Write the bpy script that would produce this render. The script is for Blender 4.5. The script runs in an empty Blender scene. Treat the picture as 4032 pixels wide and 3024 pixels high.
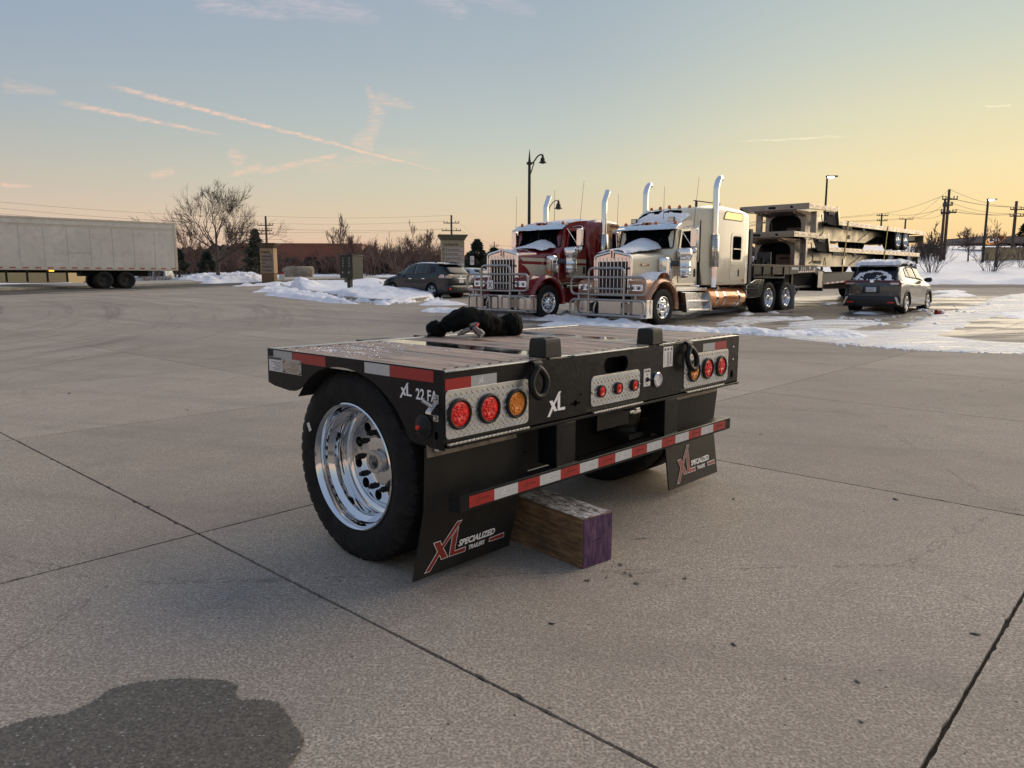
import bpy, math, random
import numpy as np
from mathutils import Vector, Matrix, noise
random.seed(7)
sc = bpy.context.scene
COL = sc.collection
R = math.radians

# ------------------------------------------------------------------ camera
CAM_H, CAM_PITCH, CAM_ROLL, CAM_F = 1.3652, 0.1443, 0.002, 2950.7
cam_d = bpy.data.cameras.new('camera')
cam_d.sensor_width = 36.0
cam_d.lens = CAM_F / 4032 * 36
cam_d.clip_start = 0.05
cam_d.clip_end = 4000
cam = bpy.data.objects.new('camera', cam_d)
COL.objects.link(cam)
cam.matrix_world = (Matrix.Translation((0, 0, CAM_H)) @ Matrix.Rotation(math.pi / 2 - CAM_PITCH, 4, 'X')
                    @ Matrix.Rotation(CAM_ROLL, 4, 'Z'))
sc.camera = cam
sc.view_settings.view_transform = 'Standard'
sc.view_settings.look = 'None'
sc.view_settings.exposure = 0.08
sc.view_settings.gamma = 1.0
sc.view_settings.use_curve_mapping = False
sc.cycles.max_bounces = 7
sc.cycles.use_denoising = True


def lin(c):
    return tuple((v / 12.92 if v <= 0.04045 else ((v + 0.055) / 1.055) ** 2.4) for v in c)


def rgb(r, g, b):
    return lin((r / 255, g / 255, b / 255))


class NT:
    """small node-tree writer"""
    def __init__(s, tree):
        s.t = tree; s.t.nodes.clear()
    def n(s, typ, **kw):
        nd = s.t.nodes.new(typ)
        for k, v in kw.items():
            if k == 'ins':
                for i, val in v.items(): s.put(nd, i, val)
            else:
                setattr(nd, k, v)
        return nd
    def put(s, nd, i, val):
        sock = nd.inputs[i]
        if isinstance(val, bpy.types.NodeSocket): s.t.links.new(val, sock)
        elif isinstance(val, bpy.types.Node): s.t.links.new(val.outputs[0], sock)
        else:
            if isinstance(val, (tuple, list)) and len(val) == 3 and sock.type == 'RGBA': val = tuple(val) + (1,)
            sock.default_value = val
    def m(s, op, a, b=0.0, c=0.0, clamp=False):
        nd = s.n('ShaderNodeMath', operation=op, use_clamp=clamp)
        s.put(nd, 0, a)
        if op not in ('ABSOLUTE', 'SQRT', 'SINE', 'COSINE', 'FRACT', 'FLOOR'): s.put(nd, 1, b)
        if op in ('MULTIPLY_ADD', 'SMOOTH_MIN', 'SMOOTH_MAX', 'COMPARE'): s.put(nd, 2, c)
        return nd.outputs[0]
    def ramp(s, x, a, b, lo=0.0, hi=1.0, smooth=True):
        nd = s.n('ShaderNodeMapRange', interpolation_type='SMOOTHSTEP' if smooth else 'LINEAR')
        for i, v in enumerate((x, a, b, lo, hi)): s.put(nd, i, v)
        return nd.outputs[0]
    def mix(s, f, a, b, mode='MIX'):
        nd = s.n('ShaderNodeMix', data_type='RGBA', blend_type=mode)
        s.put(nd, 0, f); s.put(nd, 6, a); s.put(nd, 7, b)
        return nd.outputs[2]
    def noise(s, vec, scale, detail=3.0, rough=0.55, dist=0.0):
        nd = s.n('ShaderNodeTexNoise')
        if vec is not None: s.put(nd, 'Vector', vec)
        s.put(nd, 'Scale', scale); s.put(nd, 'Detail', detail); s.put(nd, 'Roughness', rough); s.put(nd, 'Distortion', dist)
        return nd.outputs[0]
    def mapping(s, vec, scale=(1, 1, 1), rot=(0, 0, 0), loc=(0, 0, 0)):
        nd = s.n('ShaderNodeMapping')
        s.put(nd, 0, vec); s.put(nd, 1, loc); s.put(nd, 2, rot); s.put(nd, 3, scale)
        return nd.outputs[0]
    def colramp(s, x, stops, interp='LINEAR'):
        nd = s.n('ShaderNodeValToRGB'); s.put(nd, 0, x)
        cr = nd.color_ramp; cr.interpolation = interp
        while len(cr.elements) < len(stops): cr.elements.new(0.5)
        for e, (p, c) in zip(cr.elements, stops):
            e.position = p; e.color = tuple(c) + (1,)
        return nd.outputs[0]


# ------------------------------------------------------------------ sky (dusk gradient, sun just below the right horizon) and soft glow light
SUN_AZ = R(52)     # measured from +Y towards +X
world = bpy.data.worlds.new('World')
sc.world = world
world.use_nodes = True
w = NT(world.node_tree)
tc = w.n('ShaderNodeTexCoord')
sep = w.n('ShaderNodeSeparateXYZ', ins={0: tc.outputs['Generated']})
X, Y, Z = sep.outputs
hyp = w.m('SQRT', w.m('ADD', w.m('MULTIPLY', X, X), w.m('MULTIPLY', Y, Y)))
elev = w.m('MULTIPLY', w.m('ARCTAN2', Z, hyp), 180 / math.pi)
az = w.m('MULTIPLY', w.m('ARCTAN2', X, Y), 180 / math.pi)
cosa = w.m('DIVIDE', w.m('ADD', w.m('MULTIPLY', X, math.sin(SUN_AZ)), w.m('MULTIPLY', Y, math.cos(SUN_AZ))), w.m('MAXIMUM', hyp, 1e-4))
# stops: elevation 0..90 mapped by sqrt-like so the low sky is resolved
pos = w.m('POWER', w.m('DIVIDE', w.m('MAXIMUM', elev, 0.0), 90.0), 0.5)


def P_(e):
    return math.sqrt(e / 90)


left = w.colramp(pos, [(0, rgb(204, 164, 150)), (P_(1.5), rgb(218, 182, 164)), (P_(4), rgb(210, 188, 168)), (P_(7), rgb(187, 184, 174)),
                       (P_(10.5), rgb(167, 176, 180)), (P_(15), rgb(153, 167, 182)), (P_(20), rgb(145, 160, 180)), (P_(35), rgb(138, 156, 182)), (1, rgb(128, 146, 178))])
midl = w.colramp(pos, [(0, rgb(216, 172, 148)), (P_(1.5), rgb(224, 188, 158)), (P_(4), rgb(220, 200, 168)), (P_(7), rgb(206, 203, 180)),
                       (P_(10.5), rgb(186, 194, 188)), (P_(15), rgb(168, 180, 186)), (P_(20), rgb(156, 171, 184)), (P_(35), rgb(144, 162, 184)), (1, rgb(128, 146, 178))])
rght = w.colramp(pos, [(0, rgb(234, 178, 132)), (P_(1.5), rgb(245, 200, 146)), (P_(4), rgb(250, 219, 158)), (P_(7), rgb(242, 223, 174)),
                       (P_(10.5), rgb(225, 218, 182)), (P_(15), rgb(200, 206, 191)), (P_(20), rgb(180, 193, 192)), (P_(35), rgb(158, 175, 188)), (1, rgb(128, 146, 178))])
# azimuth blend: cosa ~0.05 at the left edge of the frame, ~0.62 straight ahead, ~0.96 at the right edge
f1 = w.ramp(cosa, 0.05, 0.62, smooth=False)
f2 = w.ramp(cosa, 0.62, 0.99, smooth=True)
sky = w.mix(f2, w.mix(f1, left, midl), rght)
# thin cirrus and contrails, given by their directions in the sky
u = w.m('DIVIDE', X, w.m('MAXIMUM', Y, 0.02))
v = w.m('DIVIDE', Z, w.m('MAXIMUM', Y, 0.02))
uv = w.n('ShaderNodeCombineXYZ', ins={0: u, 1: v}).outputs[0]
wob = w.m('SUBTRACT', w.noise(uv, 110, 4, 0.65), 0.5)
wob2 = w.m('SUBTRACT', w.noise(uv, 14, 2), 0.5)
un = w.m('ADD', u, w.m('MULTIPLY', wob, 0.0035))
vn = w.m('ADD', v, w.m('ADD', w.m('MULTIPLY', wob, 0.0055), w.m('MULTIPLY', wob2, 0.006)))


def ray(sx, sy):
    X_, Y_ = sx - 2016, sy - 1512
    cr, sr = math.cos(-CAM_ROLL), math.sin(-CAM_ROLL)
    X_, Y_ = X_ * cr - Y_ * sr, X_ * sr + Y_ * cr
    a, b = X_ / CAM_F, -Y_ / CAM_F
    c, s = math.cos(CAM_PITCH), math.sin(CAM_PITCH)
    return Vector((a, c + b * s, -s + b * c))


def sky_uv(sx, sy):
    r = ray(sx, sy)
    return r.x / r.y, r.z / r.y


def streak(p0, p1, w0, w1, strength, fray=0.5):
    """soft line of cloud from p0 to p1 with half widths w0, w1"""
    (a0, b0), (a1, b1) = sky_uv(*p0), sky_uv(*p1)
    dx, dy = a1 - a0, b1 - b0
    L = math.hypot(dx, dy); dx /= L; dy /= L
    pu = w.m('SUBTRACT', un, a0); pv = w.m('SUBTRACT', vn, b0)
    t = w.m('DIVIDE', w.m('ADD', w.m('MULTIPLY', pu, dx), w.m('MULTIPLY', pv, dy)), L)
    d = w.m('ABSOLUTE', w.m('SUBTRACT', w.m('MULTIPLY', pv, dx), w.m('MULTIPLY', pu, dy)))
    wid = w.m('MULTIPLY_ADD', t, w1 - w0, w0)
    body = w.m('SUBTRACT', 1.0, w.m('DIVIDE', d, w.m('MAXIMUM', wid, 1e-5)), clamp=True)
    ends = w.m('MULTIPLY', w.ramp(t, -0.02, 0.12), w.ramp(t, 1.02, 0.8))
    return w.m('MULTIPLY', w.m('MULTIPLY', w.m('POWER', body, 0.8), ends), strength)


fray = w.ramp(w.noise(w.mapping(uv, (0.45, 2.4, 1), (0, 0, R(9))), 95, 5, 0.72, 0.6), 0.40, 0.60)
clouds = None
for a in [((415, 333), (1790, 690), 0.0048, 0.0012, 0.9), ((225, 398), (900, 540), 0.005, 0.0024, 0.7),
          ((1445, 335), (1500, 470), 0.004, 0.016, 0.40), ((1480, 385), (1640, 424), 0.012, 0.005, 0.45), ((1500, 420), (1440, 575), 0.014, 0.010, 0.40),
          ((1470, 548), (1380, 562), 0.02, 0.008, 0.5), ((900, 592), (960, 650), 0.006, 0.016, 0.45), ((1035, 655), (890, 690), 0.008, 0.003, 0.55),
          ((1345, 608), (1010, 682), 0.004, 0.006, 0.6), ((690, 672), (585, 694), 0.007, 0.006, 0.5), ((0, 728), (130, 738), 0.0035, 0.002, 0.6),
          ((2900, 560), (3350, 533), 0.0012, 0.0022, 0.75), ((3870, 418), (3990, 414), 0.0015, 0.002, 0.75), ((0, 335), (240, 368), 0.012, 0.004, 0.28),
          ((760, 0), (1160, 72), 0.016, 0.005, 0.55), ((1000, -30), (1520, 78), 0.03, 0.010, 0.5), ((1650, -60), (1850, 70), 0.025, 0.010, 0.5), ((1800, -60), (2130, 58), 0.02, 0.008, 0.4),
          ((1200, 660), (1700, 600), 0.014, 0.008, 0.22)]:
    s_ = streak(*a)
    clouds = s_ if clouds is None else w.m('MAXIMUM', clouds, s_)
clouds = w.m('MULTIPLY', clouds, w.m('MULTIPLY_ADD', fray, 0.75, 0.25))
clouds = w.m('MULTIPLY', clouds, w.ramp(Y, 0.02, 0.1))
ccol = w.mix(w.ramp(elev, 10, 19), rgb(250, 205, 178), rgb(200, 192, 200))
ccol = w.mix(w.ramp(az, 8, 20), ccol, rgb(250, 240, 205))
sky = w.mix(clouds, sky, ccol)
nish = w.n('ShaderNodeTexSky', sky_type='NISHITA', sun_disc=False, sun_elevation=R(1.0), sun_rotation=SUN_AZ, altitude=200)
# below the horizon: dim ground tone
sky = w.mix(w.ramp(elev, -0.6, 0.0), rgb(150, 130, 120), sky)
bg1 = w.n('ShaderNodeBackground', ins={0: sky, 1: 1.0})
bg2 = w.n('ShaderNodeBackground', ins={0: nish, 1: 0.004})
add = w.n('ShaderNodeAddShader', ins={0: bg1, 1: bg2})
w.n('ShaderNodeOutputWorld', ins={0: add})

sun_d = bpy.data.lights.new('sun', 'SUN')
sun_d.energy = 2.8
sun_d.angle = R(70)
sun_d.color = (1.0, 0.82, 0.60)
sun = bpy.data.objects.new('sun', sun_d)
COL.objects.link(sun)
sd = Vector((math.sin(SUN_AZ) * math.cos(R(22)), math.cos(SUN_AZ) * math.cos(R(22)), math.sin(R(22))))
sun.rotation_euler = sd.to_track_quat('Z', 'Y').to_euler()
sun.location = sd * 60

# ------------------------------------------------------------------ helpers: tagging
def tag(o, label=None, cat=None, group=None, kind=None):
    if label: o['label'] = label
    if cat: o['category'] = cat
    if group: o['group'] = group
    if kind: o['kind'] = kind
    return o


def thing(name, label, cat, loc=(0, 0, 0), rotz=0.0, group=None):
    o = bpy.data.objects.new(name, None)
    o.empty_display_size = 0.3
    COL.objects.link(o)
    o.location = loc; o.rotation_euler = (0, 0, rotz)
    return tag(o, label, cat, group)


def dup(root, loc=None, rotz=None, label=None):
    r = root.copy(); COL.objects.link(r)
    if loc is not None: r.location = loc
    if rotz is not None: r.rotation_euler = (0, 0, rotz)
    if label: r['label'] = label
    for ch in root.children:
        c = ch.copy(); COL.objects.link(c); c.parent = r
        for g in ch.children:
            d = g.copy(); COL.objects.link(d); d.parent = c
    return r


def smooth01(x):
    x = np.clip(x, 0, 1)
    return x * x * (3 - 2 * x)


# ------------------------------------------------------------------ helpers: value noise on arrays
_rng = np.random.RandomState(11)
_tab = _rng.rand(256, 256)


def vnoise(x, y):
    xi = np.floor(x).astype(int); yi = np.floor(y).astype(int)
    fx = x - xi; fy = y - yi
    fx = fx * fx * (3 - 2 * fx); fy = fy * fy * (3 - 2 * fy)
    a = _tab[xi & 255, yi & 255]; b = _tab[(xi + 1) & 255, yi & 255]
    c = _tab[xi & 255, (yi + 1) & 255]; d = _tab[(xi + 1) & 255, (yi + 1) & 255]
    return (a * (1 - fx) + b * fx) * (1 - fy) + (c * (1 - fx) + d * fx) * fy


def fbm(x, y, octs=4, seed=0):
    x = np.asarray(x, float) + seed * 17.3; y = np.asarray(y, float) + seed * 9.1
    s = np.zeros_like(x); a = 0.5
    for i in range(octs):
        s = s + a * vnoise(x, y); x = x * 2.03 + 5.2; y = y * 2.03 + 1.7; a *= 0.5
    return s


# ------------------------------------------------------------------ terrain height
def gz(x, y):
    x = np.asarray(x, float); y = np.asarray(y, float)
    z = 0.03 * np.clip(y - 19.5, 0, 7) + 0.009 * np.clip(y - 26.5, 0, 24) + 0.021 * np.clip(y - 50.5, 0, 60) + 0.006 * np.clip(y - 110.5, 0, 400)
    z = z + 0.12 * smooth01((x - 6) / 8) * smooth01((y - 24) / 10)
    z = z - 0.004 * np.minimum(x, 0) * np.clip((y - 15) / 12, 0, 1) * np.clip(1.0 - (y - 60) / 60, 0, 1)
    azm = np.degrees(np.arctan2(x, np.maximum(y, 0.1)))
    e = smooth01((azm - 12) / 10) * (0.052 * np.clip(y - 47, 0, 90))
    return z + e


def gzf(x, y):
    return float(gz(x, y))


def G(sx, sy, dz=0.0):
    """where the sight line through a photo pixel meets the ground (+dz)"""
    r = ray(sx, sy); o = Vector((0, 0, CAM_H))
    t0, t = 0.5, 0.5
    f0 = 1
    while t < 400:
        p = o + r * t
        f = p.z - gzf(p.x, p.y) - dz
        if f < 0:
            lo, hi = t0, t
            for _ in range(30):
                mdl = (lo + hi) / 2; p = o + r * mdl
                if p.z - gzf(p.x, p.y) - dz < 0: hi = mdl
                else: lo = mdl
            return o + r * hi
        t0 = t; t *= 1.02
    return o + r * 400


def at(sx, sy, Yd):
    r = ray(sx, sy)
    return Vector((0, 0, CAM_H)) + r * (Yd / r.y)


# ------------------------------------------------------------------ helpers: mesh builder
class MB:
    def __init__(s):
        s.v = []; s.f = []
    def add(s, vs, fs, M=None):
        k = len(s.v)
        s.v += [tuple(M @ Vector(p)) if M is not None else tuple(p) for p in vs]
        s.f += [tuple(i + k for i in f) for f in fs]
        return s
    def box(s, x0, x1, y0, y1, z0, z1, M=None):
        vs = [(x0, y0, z0), (x1, y0, z0), (x1, y1, z0), (x0, y1, z0), (x0, y0, z1), (x1, y0, z1), (x1, y1, z1), (x0, y1, z1)]
        return s.add(vs, [(0, 3, 2, 1), (4, 5, 6, 7), (0, 1, 5, 4), (1, 2, 6, 5), (2, 3, 7, 6), (3, 0, 4, 7)], M)
    def tube(s, path, r, n=8, closed=False, caps=True, M=None):
        P = [Vector(p) for p in path]; m = len(P)
        rs = r if isinstance(r, (list, tuple)) else [r] * m
        vs = []; up = None
        for i, p in enumerate(P):
            if closed: d = (P[(i + 1) % m] - P[i - 1])
            else: d = P[min(i + 1, m - 1)] - P[max(i - 1, 0)]
            d.normalize()
            if up is None:
                up = Vector((0, 0, 1)) if abs(d.z) < 0.9 else Vector((1, 0, 0))
            a = d.cross(up)
            if a.length < 1e-6: a = d.orthogonal()
            a.normalize(); b = a.cross(d); up = b
            for k in range(n):
                t = 2 * math.pi * k / n
                vs.append(p + (a * math.cos(t) + b * math.sin(t)) * rs[i])
        fs = []
        for i in range(m if closed else m - 1):
            for k in range(n):
                i2 = (i + 1) % m
                fs.append((i * n + k, i * n + (k + 1) % n, i2 * n + (k + 1) % n, i2 * n + k))
        if caps and not closed:
            fs.append(tuple(range(n - 1, -1, -1))); fs.append(tuple((m - 1) * n + k for k in range(n)))
        return s.add(vs, fs, M)
    def cyl(s, p0, p1, r, n=16, r2=None, M=None):
        return s.tube([p0, p1], [r, r if r2 is None else r2], n, M=M)
    def lathe(s, prof, n=32, axis='Y', o=(0, 0, 0), closed=True, M=None, rfun=None):
        """prof: (radius, height along axis); closed joins last to first"""
        vs = []; m = len(prof)
        for k in range(n):
            t = 2 * math.pi * k / n; c, sn = math.cos(t), math.sin(t)
            for j, (r, h) in enumerate(prof):
                if rfun: r = rfun(k, j, r)
                if axis == 'Y': q = (r * c, h, r * sn)
                elif axis == 'X': q = (h, r * c, r * sn)
                else: q = (r * c, r * sn, h)
                vs.append((q[0] + o[0], q[1] + o[1], q[2] + o[2]))
        fs = []
        for k in range(n):
            k2 = (k + 1) % n
            for j in range(m if closed else m - 1):
                j2 = (j + 1) % m
                q = (k * m + j, k2 * m + j, k2 * m + j2, k * m + j2)
                if prof[j][0] < 1e-6: q = (q[0], q[2], q[3])
                elif prof[j2][0] < 1e-6: q = (q[0], q[1], q[2])
                fs.append(q)
        return s.add(vs, fs, M)
    def prism(s, pts, o=(0, 0, 0), ex=(1, 0, 0), ey=(0, 0, 1), ez=(0, 1, 0), t=0.01, M=None):
        """2-D outline pts in the plane o+ex,ey ; thickness t along ez"""
        o = Vector(o); ex = Vector(ex); ey = Vector(ey); ez = Vector(ez)
        a = [o + ex * p[0] + ey * p[1] for p in pts]; b = [p + ez * t for p in a]
        n = len(pts)
        fs = [tuple(range(n)), tuple(range(2 * n - 1, n - 1, -1))]
        fs += [(i, n + i, n + (i + 1) % n, (i + 1) % n) for i in range(n)]
        return s.add(a + b, fs, M)
    def loft(s, rings, closed_ring=True, cap=True, M=None):
        n = len(rings[0]); vs = [p for r_ in rings for p in r_]
        fs = []
        for i in range(len(rings) - 1):
            for k in range(n if closed_ring else n - 1):
                k2 = (k + 1) % n
                fs.append((i * n + k, i * n + k2, (i + 1) * n + k2, (i + 1) * n + k))
        if cap and closed_ring:
            fs.append(tuple(range(n - 1, -1, -1))); fs.append(tuple((len(rings) - 1) * n + k for k in range(n)))
        return s.add(vs, fs, M)
    def mesh(s, name):
        me = bpy.data.meshes.new(name)
        me.from_pydata([tuple(p) for p in s.v], [], s.f)
        me.validate(); me.update()
        return me
    def build(s, name, mat=None, parent=None, smooth=None, bevel=0.0, seg=2, cut=None, loc=None, fix=True, subsurf=0):
        me = s.mesh(name)
        if fix:
            import bmesh
            bm = bmesh.new(); bm.from_mesh(me)
            bmesh.ops.recalc_face_normals(bm, faces=bm.faces)
            bm.to_mesh(me); bm.free()
        o = bpy.data.objects.new(name, me); COL.objects.link(o)
        if subsurf:
            md = o.modifiers.new('sub', 'SUBSURF'); md.levels = subsurf; md.render_levels = subsurf
        if cut: me = boolean(o, cut)
        if mat: me.materials.clear(); me.materials.append(mat)
        if bevel:
            md = o.modifiers.new('bevel', 'BEVEL'); md.width = bevel; md.segments = seg; md.limit_method = 'ANGLE'; md.angle_limit = R(35)
            md.harden_normals = False
        if smooth is not None or bevel or subsurf:
            me.polygons.foreach_set('use_smooth', [True] * len(me.polygons))
            me.set_sharp_from_angle(angle=R(smooth if smooth is not None else 40))
        if parent: o.parent = parent
        if loc is not None: o.location = loc
        return o


def boolean(o, cutters):
    tmp = []
    for c in cutters:
        co = c.build('cutter') if isinstance(c, MB) else c
        tmp.append(co)
        md = o.modifiers.new('b', 'BOOLEAN'); md.operation = 'DIFFERENCE'; md.solver = 'EXACT'; md.object = co
    dg = bpy.context.evaluated_depsgraph_get(); dg.update()
    me = bpy.data.meshes.new_from_object(o.evaluated_get(dg))
    o.modifiers.clear(); o.data = me
    for co in tmp:
        m_ = co.data; bpy.data.objects.remove(co); bpy.data.meshes.remove(m_)
    return me


def inst(me, name, parent=None, loc=(0, 0, 0), rot=(0, 0, 0), scale=(1, 1, 1)):
    o = bpy.data.objects.new(name, me); COL.objects.link(o)
    if parent: o.parent = parent
    o.location = loc; o.rotation_euler = rot; o.scale = scale
    return o


def text(body, size, mat, M, parent=None, name='lettering', depth=0.002, sx=1.0, shear=0.0, align='LEFT', bold=0.0, spacing=1.0):
    cu = bpy.data.curves.new(name, 'FONT')
    cu.body = body; cu.size = size; cu.extrude = depth; cu.shear = shear; cu.align_x = align; cu.offset = bold; cu.space_character = spacing
    cu.resolution_u = 3
    o = bpy.data.objects.new(name, cu); COL.objects.link(o)
    dg = bpy.context.evaluated_depsgraph_get(); dg.update()
    me = bpy.data.meshes.new_from_object(o.evaluated_get(dg))
    bpy.data.objects.remove(o); bpy.data.curves.remove(cu)
    me.transform(M @ Matrix.Diagonal((sx, 1, 1, 1)))
    me.materials.clear(); me.materials.append(mat)
    o = bpy.data.objects.new(name, me); COL.objects.link(o)
    if parent: o.parent = parent
    return o


def frame(o, ex, ey):
    ex = Vector(ex).normalized(); ey = Vector(ey).normalized(); ez = ex.cross(ey)
    M = Matrix.Identity(4)
    for i in range(3):
        M[i][0] = ex[i]; M[i][1] = ey[i]; M[i][2] = ez[i]; M[i][3] = o[i]
    return M


def rounded(w_, h_, r, n=4, cx=0.0, cy=0.0):
    pts = []
    for (qx, qy, a0) in ((w_ / 2 - r, h_ / 2 - r, 0), (-w_ / 2 + r, h_ / 2 - r, 90), (-w_ / 2 + r, -h_ / 2 + r, 180), (w_ / 2 - r, -h_ / 2 + r, 270)):
        for k in range(n + 1):
            a = R(a0 + 90 * k / n); pts.append((cx + qx + r * math.cos(a), cy + qy + r * math.sin(a)))
    return pts


# ------------------------------------------------------------------ materials
def material(name):
    m = bpy.data.materials.new(name); m.use_nodes = True
    return m, NT(m.node_tree)


def bsdf(nt, **kw):
    b = nt.n('ShaderNodeBsdfPrincipled')
    for k, v in kw.items():
        nt.put(b, k.replace('_', ' '), v)
    nt.n('ShaderNodeOutputMaterial', ins={0: b})
    return b


def simple(name, col, rough=0.5, metal=0.0, var=0.0, vscale=6.0, bump=0.0, bscale=60.0, coat=0.0, emit=0.0, spec=0.5, rvar=0.0, stretch=(1, 1, 1), ior=None, dirt=0.0):
    m, nt = material(name)
    t = nt.n('ShaderNodeTexCoord').outputs['Object']
    t = nt.mapping(t, stretch)
    c = col; r_ = rough
    if var:
        nz = nt.noise(t, vscale, 4)
        k = nt.ramp(nz, 0.3, 0.7, 1 - var, 1 + var, smooth=False)
        c = nt.mix(1.0, tuple(col), nt.n('ShaderNodeCombineXYZ', ins={0: k, 1: k, 2: k}).outputs[0], 'MULTIPLY')
    if dirt:
        dz = nt.noise(t, vscale * 0.6 + 2.3, 5, 0.65)
        c = nt.mix(nt.m('MULTIPLY', nt.ramp(dz, 0.45, 0.75), dirt), c, (0.16, 0.14, 0.12))
    if rvar:
        r_ = nt.ramp(nt.noise(t, vscale * 1.7, 4), 0.3, 0.7, max(rough - rvar, 0.02), min(rough + rvar, 1), smooth=False)
    b = bsdf(nt, Base_Color=c, Roughness=r_, Metallic=metal)
    nt.put(b, 'Coat Weight', coat); nt.put(b, 'Coat Roughness', 0.05); nt.put(b, 'Specular IOR Level', spec)
    if bump:
        bn = nt.n('ShaderNodeBump', ins={'Strength': bump, 'Distance': 0.01, 'Height': nt.noise(t, bscale, 4)})
        nt.put(b, 'Normal', bn)
    if emit:
        nt.put(b, 'Emission Color', tuple(col) + (1,)); nt.put(b, 'Emission Strength', emit)
    return m


M = {}
M['black'] = simple('black_steel_paint', (0.009, 0.009, 0.0095), 0.36, var=0.25, vscale=9, rvar=0.1, bump=0.15, bscale=35, spec=0.22)
M['blackflat'] = simple('black_flat', (0.010, 0.010, 0.010), 0.7, var=0.2)
M['dark'] = simple('dark_underbody', (0.008, 0.008, 0.008), 0.85)
M['rubber'] = simple('tyre_rubber', (0.0105, 0.0105, 0.011), 0.72, var=0.4, vscale=14, bump=0.35, bscale=90, dirt=0.09, spec=0.25)
M['rubber_far'] = simple('tyre_rubber_dusty', (0.03, 0.028, 0.027), 0.85, var=0.3, vscale=8, dirt=0.3)
M['flap'] = simple('mud_flap_rubber', (0.016, 0.015, 0.0135), 0.5, var=0.3, vscale=5, bump=0.1, bscale=20, dirt=0.05, spec=0.3)
M['block'] = simple('moulded_rubber', (0.017, 0.017, 0.0155), 0.5, var=0.2, bump=0.2, bscale=120, spec=0.3)
M['chrome'] = simple('chrome', (0.86, 0.86, 0.87), 0.045, 1.0)
M['wheelalu'] = simple('polished_aluminium', (0.80, 0.80, 0.81), 0.05, 1.0, rvar=0.03, vscale=20)
M['alu'] = simple('mill_aluminium', (0.27, 0.25, 0.235), 0.34, 1.0, var=0.12, vscale=3, rvar=0.1)
M['tread'] = simple('tread_plate_aluminium', (0.60, 0.60, 0.59), 0.36, 0.85, var=0.1, vscale=12)
M['galv'] = simple('galvanised_steel', (0.58, 0.57, 0.54), 0.3, 0.9, var=0.1, vscale=8, rvar=0.12)
M['bullbar'] = simple('bead_blasted_steel_tube', (0.42, 0.40, 0.38), 0.38, 0.9, var=0.1, vscale=6)
M['bolt'] = simple('zinc_bolt', (0.5, 0.5, 0.48), 0.35, 0.9)
M['redlens'] = simple('red_lamp_lens', (0.85, 0.012, 0.008), 0.18, var=0.35, vscale=55, coat=0.3, bump=0.8, bscale=70)
M['amberlens'] = simple('amber_lamp_lens', (0.80, 0.24, 0.012), 0.18, var=0.3, vscale=55, coat=0.3, bump=0.6, bscale=60)
M['white'] = simple('white_print', (0.90, 0.88, 0.87), 0.5)
M['logored'] = simple('logo_red', (0.26, 0.025, 0.015), 0.45)
M['logored2'] = simple('logo_red_faded', (0.30, 0.07, 0.055), 0.45)
M['label'] = simple('paper_label', (0.72, 0.68, 0.66), 0.5, var=0.05)
M['print'] = simple('dark_print', (0.09, 0.09, 0.09), 0.6)
M['faint'] = simple('faint_print', (0.72, 0.70, 0.68), 0.5)
M['wire'] = simple('power_cable', (0.22, 0.18, 0.15), 0.9)
M['polewood'] = simple('utility_pole_wood', (0.075, 0.055, 0.04), 0.9, var=0.3, vscale=4)
M['blackpole'] = simple('black_lamp_post_paint', (0.012, 0.011, 0.010), 0.5)
M['glassdark'] = simple('dark_car_glass', (0.010, 0.013, 0.015), 0.03, spec=0.9, coat=0.5)
M['amber'] = simple('amber_marker_lens', (0.62, 0.16, 0.02), 0.2, coat=0.5)
M['brake'] = simple('dark_red_lamp', (0.16, 0.008, 0.008), 0.12, coat=0.6)


def tape_mat(name, col, k=0.6):
    m, nt = material(name)
    t = nt.n('ShaderNodeTexCoord').outputs['Object']
    vr = nt.n('ShaderNodeTexVoronoi', distance='CHEBYCHEV'); nt.put(vr, 'Vector', t); nt.put(vr, 'Scale', 130.0); nt.put(vr, 'Randomness', 0.35)
    c = nt.mix(nt.ramp(vr.outputs[0], 0.1, 0.6, 0, 0.35), col, tuple(x * k for x in col))
    b = bsdf(nt, Base_Color=c, Roughness=0.28, Metallic=0.0)
    nt.put(b, 'Coat Weight', 0.4)
    bn = nt.n('ShaderNodeBump', ins={'Strength': 0.3, 'Distance': 0.002, 'Height': vr.outputs[0]}); nt.put(b, 'Normal', bn)
    return m


M['tapered'] = tape_mat('reflective_tape_red', (0.40, 0.012, 0.010))
M['tapewhite'] = tape_mat('reflective_tape_white', (0.58, 0.58, 0.57), 0.75)
M['tapewhite2'] = tape_mat('reflective_tape_silver', (0.46, 0.46, 0.45), 0.6)


def snow_mat(name, col, rough=0.6, dirtk=0.5, bump=0.4, scale=8.0):
    m, nt = material(name)
    t = nt.n('ShaderNodeTexCoord').outputs['Object']
    d = nt.noise(t, 0.5, 6, 0.7)
    d2 = nt.noise(t, 3.5, 5, 0.65)
    c = nt.mix(nt.m('MULTIPLY', nt.ramp(d2, 0.52, 0.72), nt.m('MULTIPLY', nt.ramp(d, 0.42, 0.62), dirtk)), col, (0.17, 0.15, 0.13))
    b = bsdf(nt, Base_Color=c, Roughness=rough)
    nt.put(b, 'Subsurface Weight', 0.0)
    bn = nt.n('ShaderNodeBump', ins={'Strength': bump, 'Distance': 0.05, 'Height': nt.m('ADD', nt.noise(t, scale, 6, 0.6), nt.m('MULTIPLY', nt.noise(t, scale * 6, 3), 0.3))})
    nt.put(b, 'Normal', bn)
    return m


M['snow'] = snow_mat('snow', (0.88, 0.86, 0.90), 0.55, 0.8)
M['snowclean'] = snow_mat('fresh_snow', (0.90, 0.89, 0.92), 0.55, 0.12, 0.5, 14)


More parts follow.
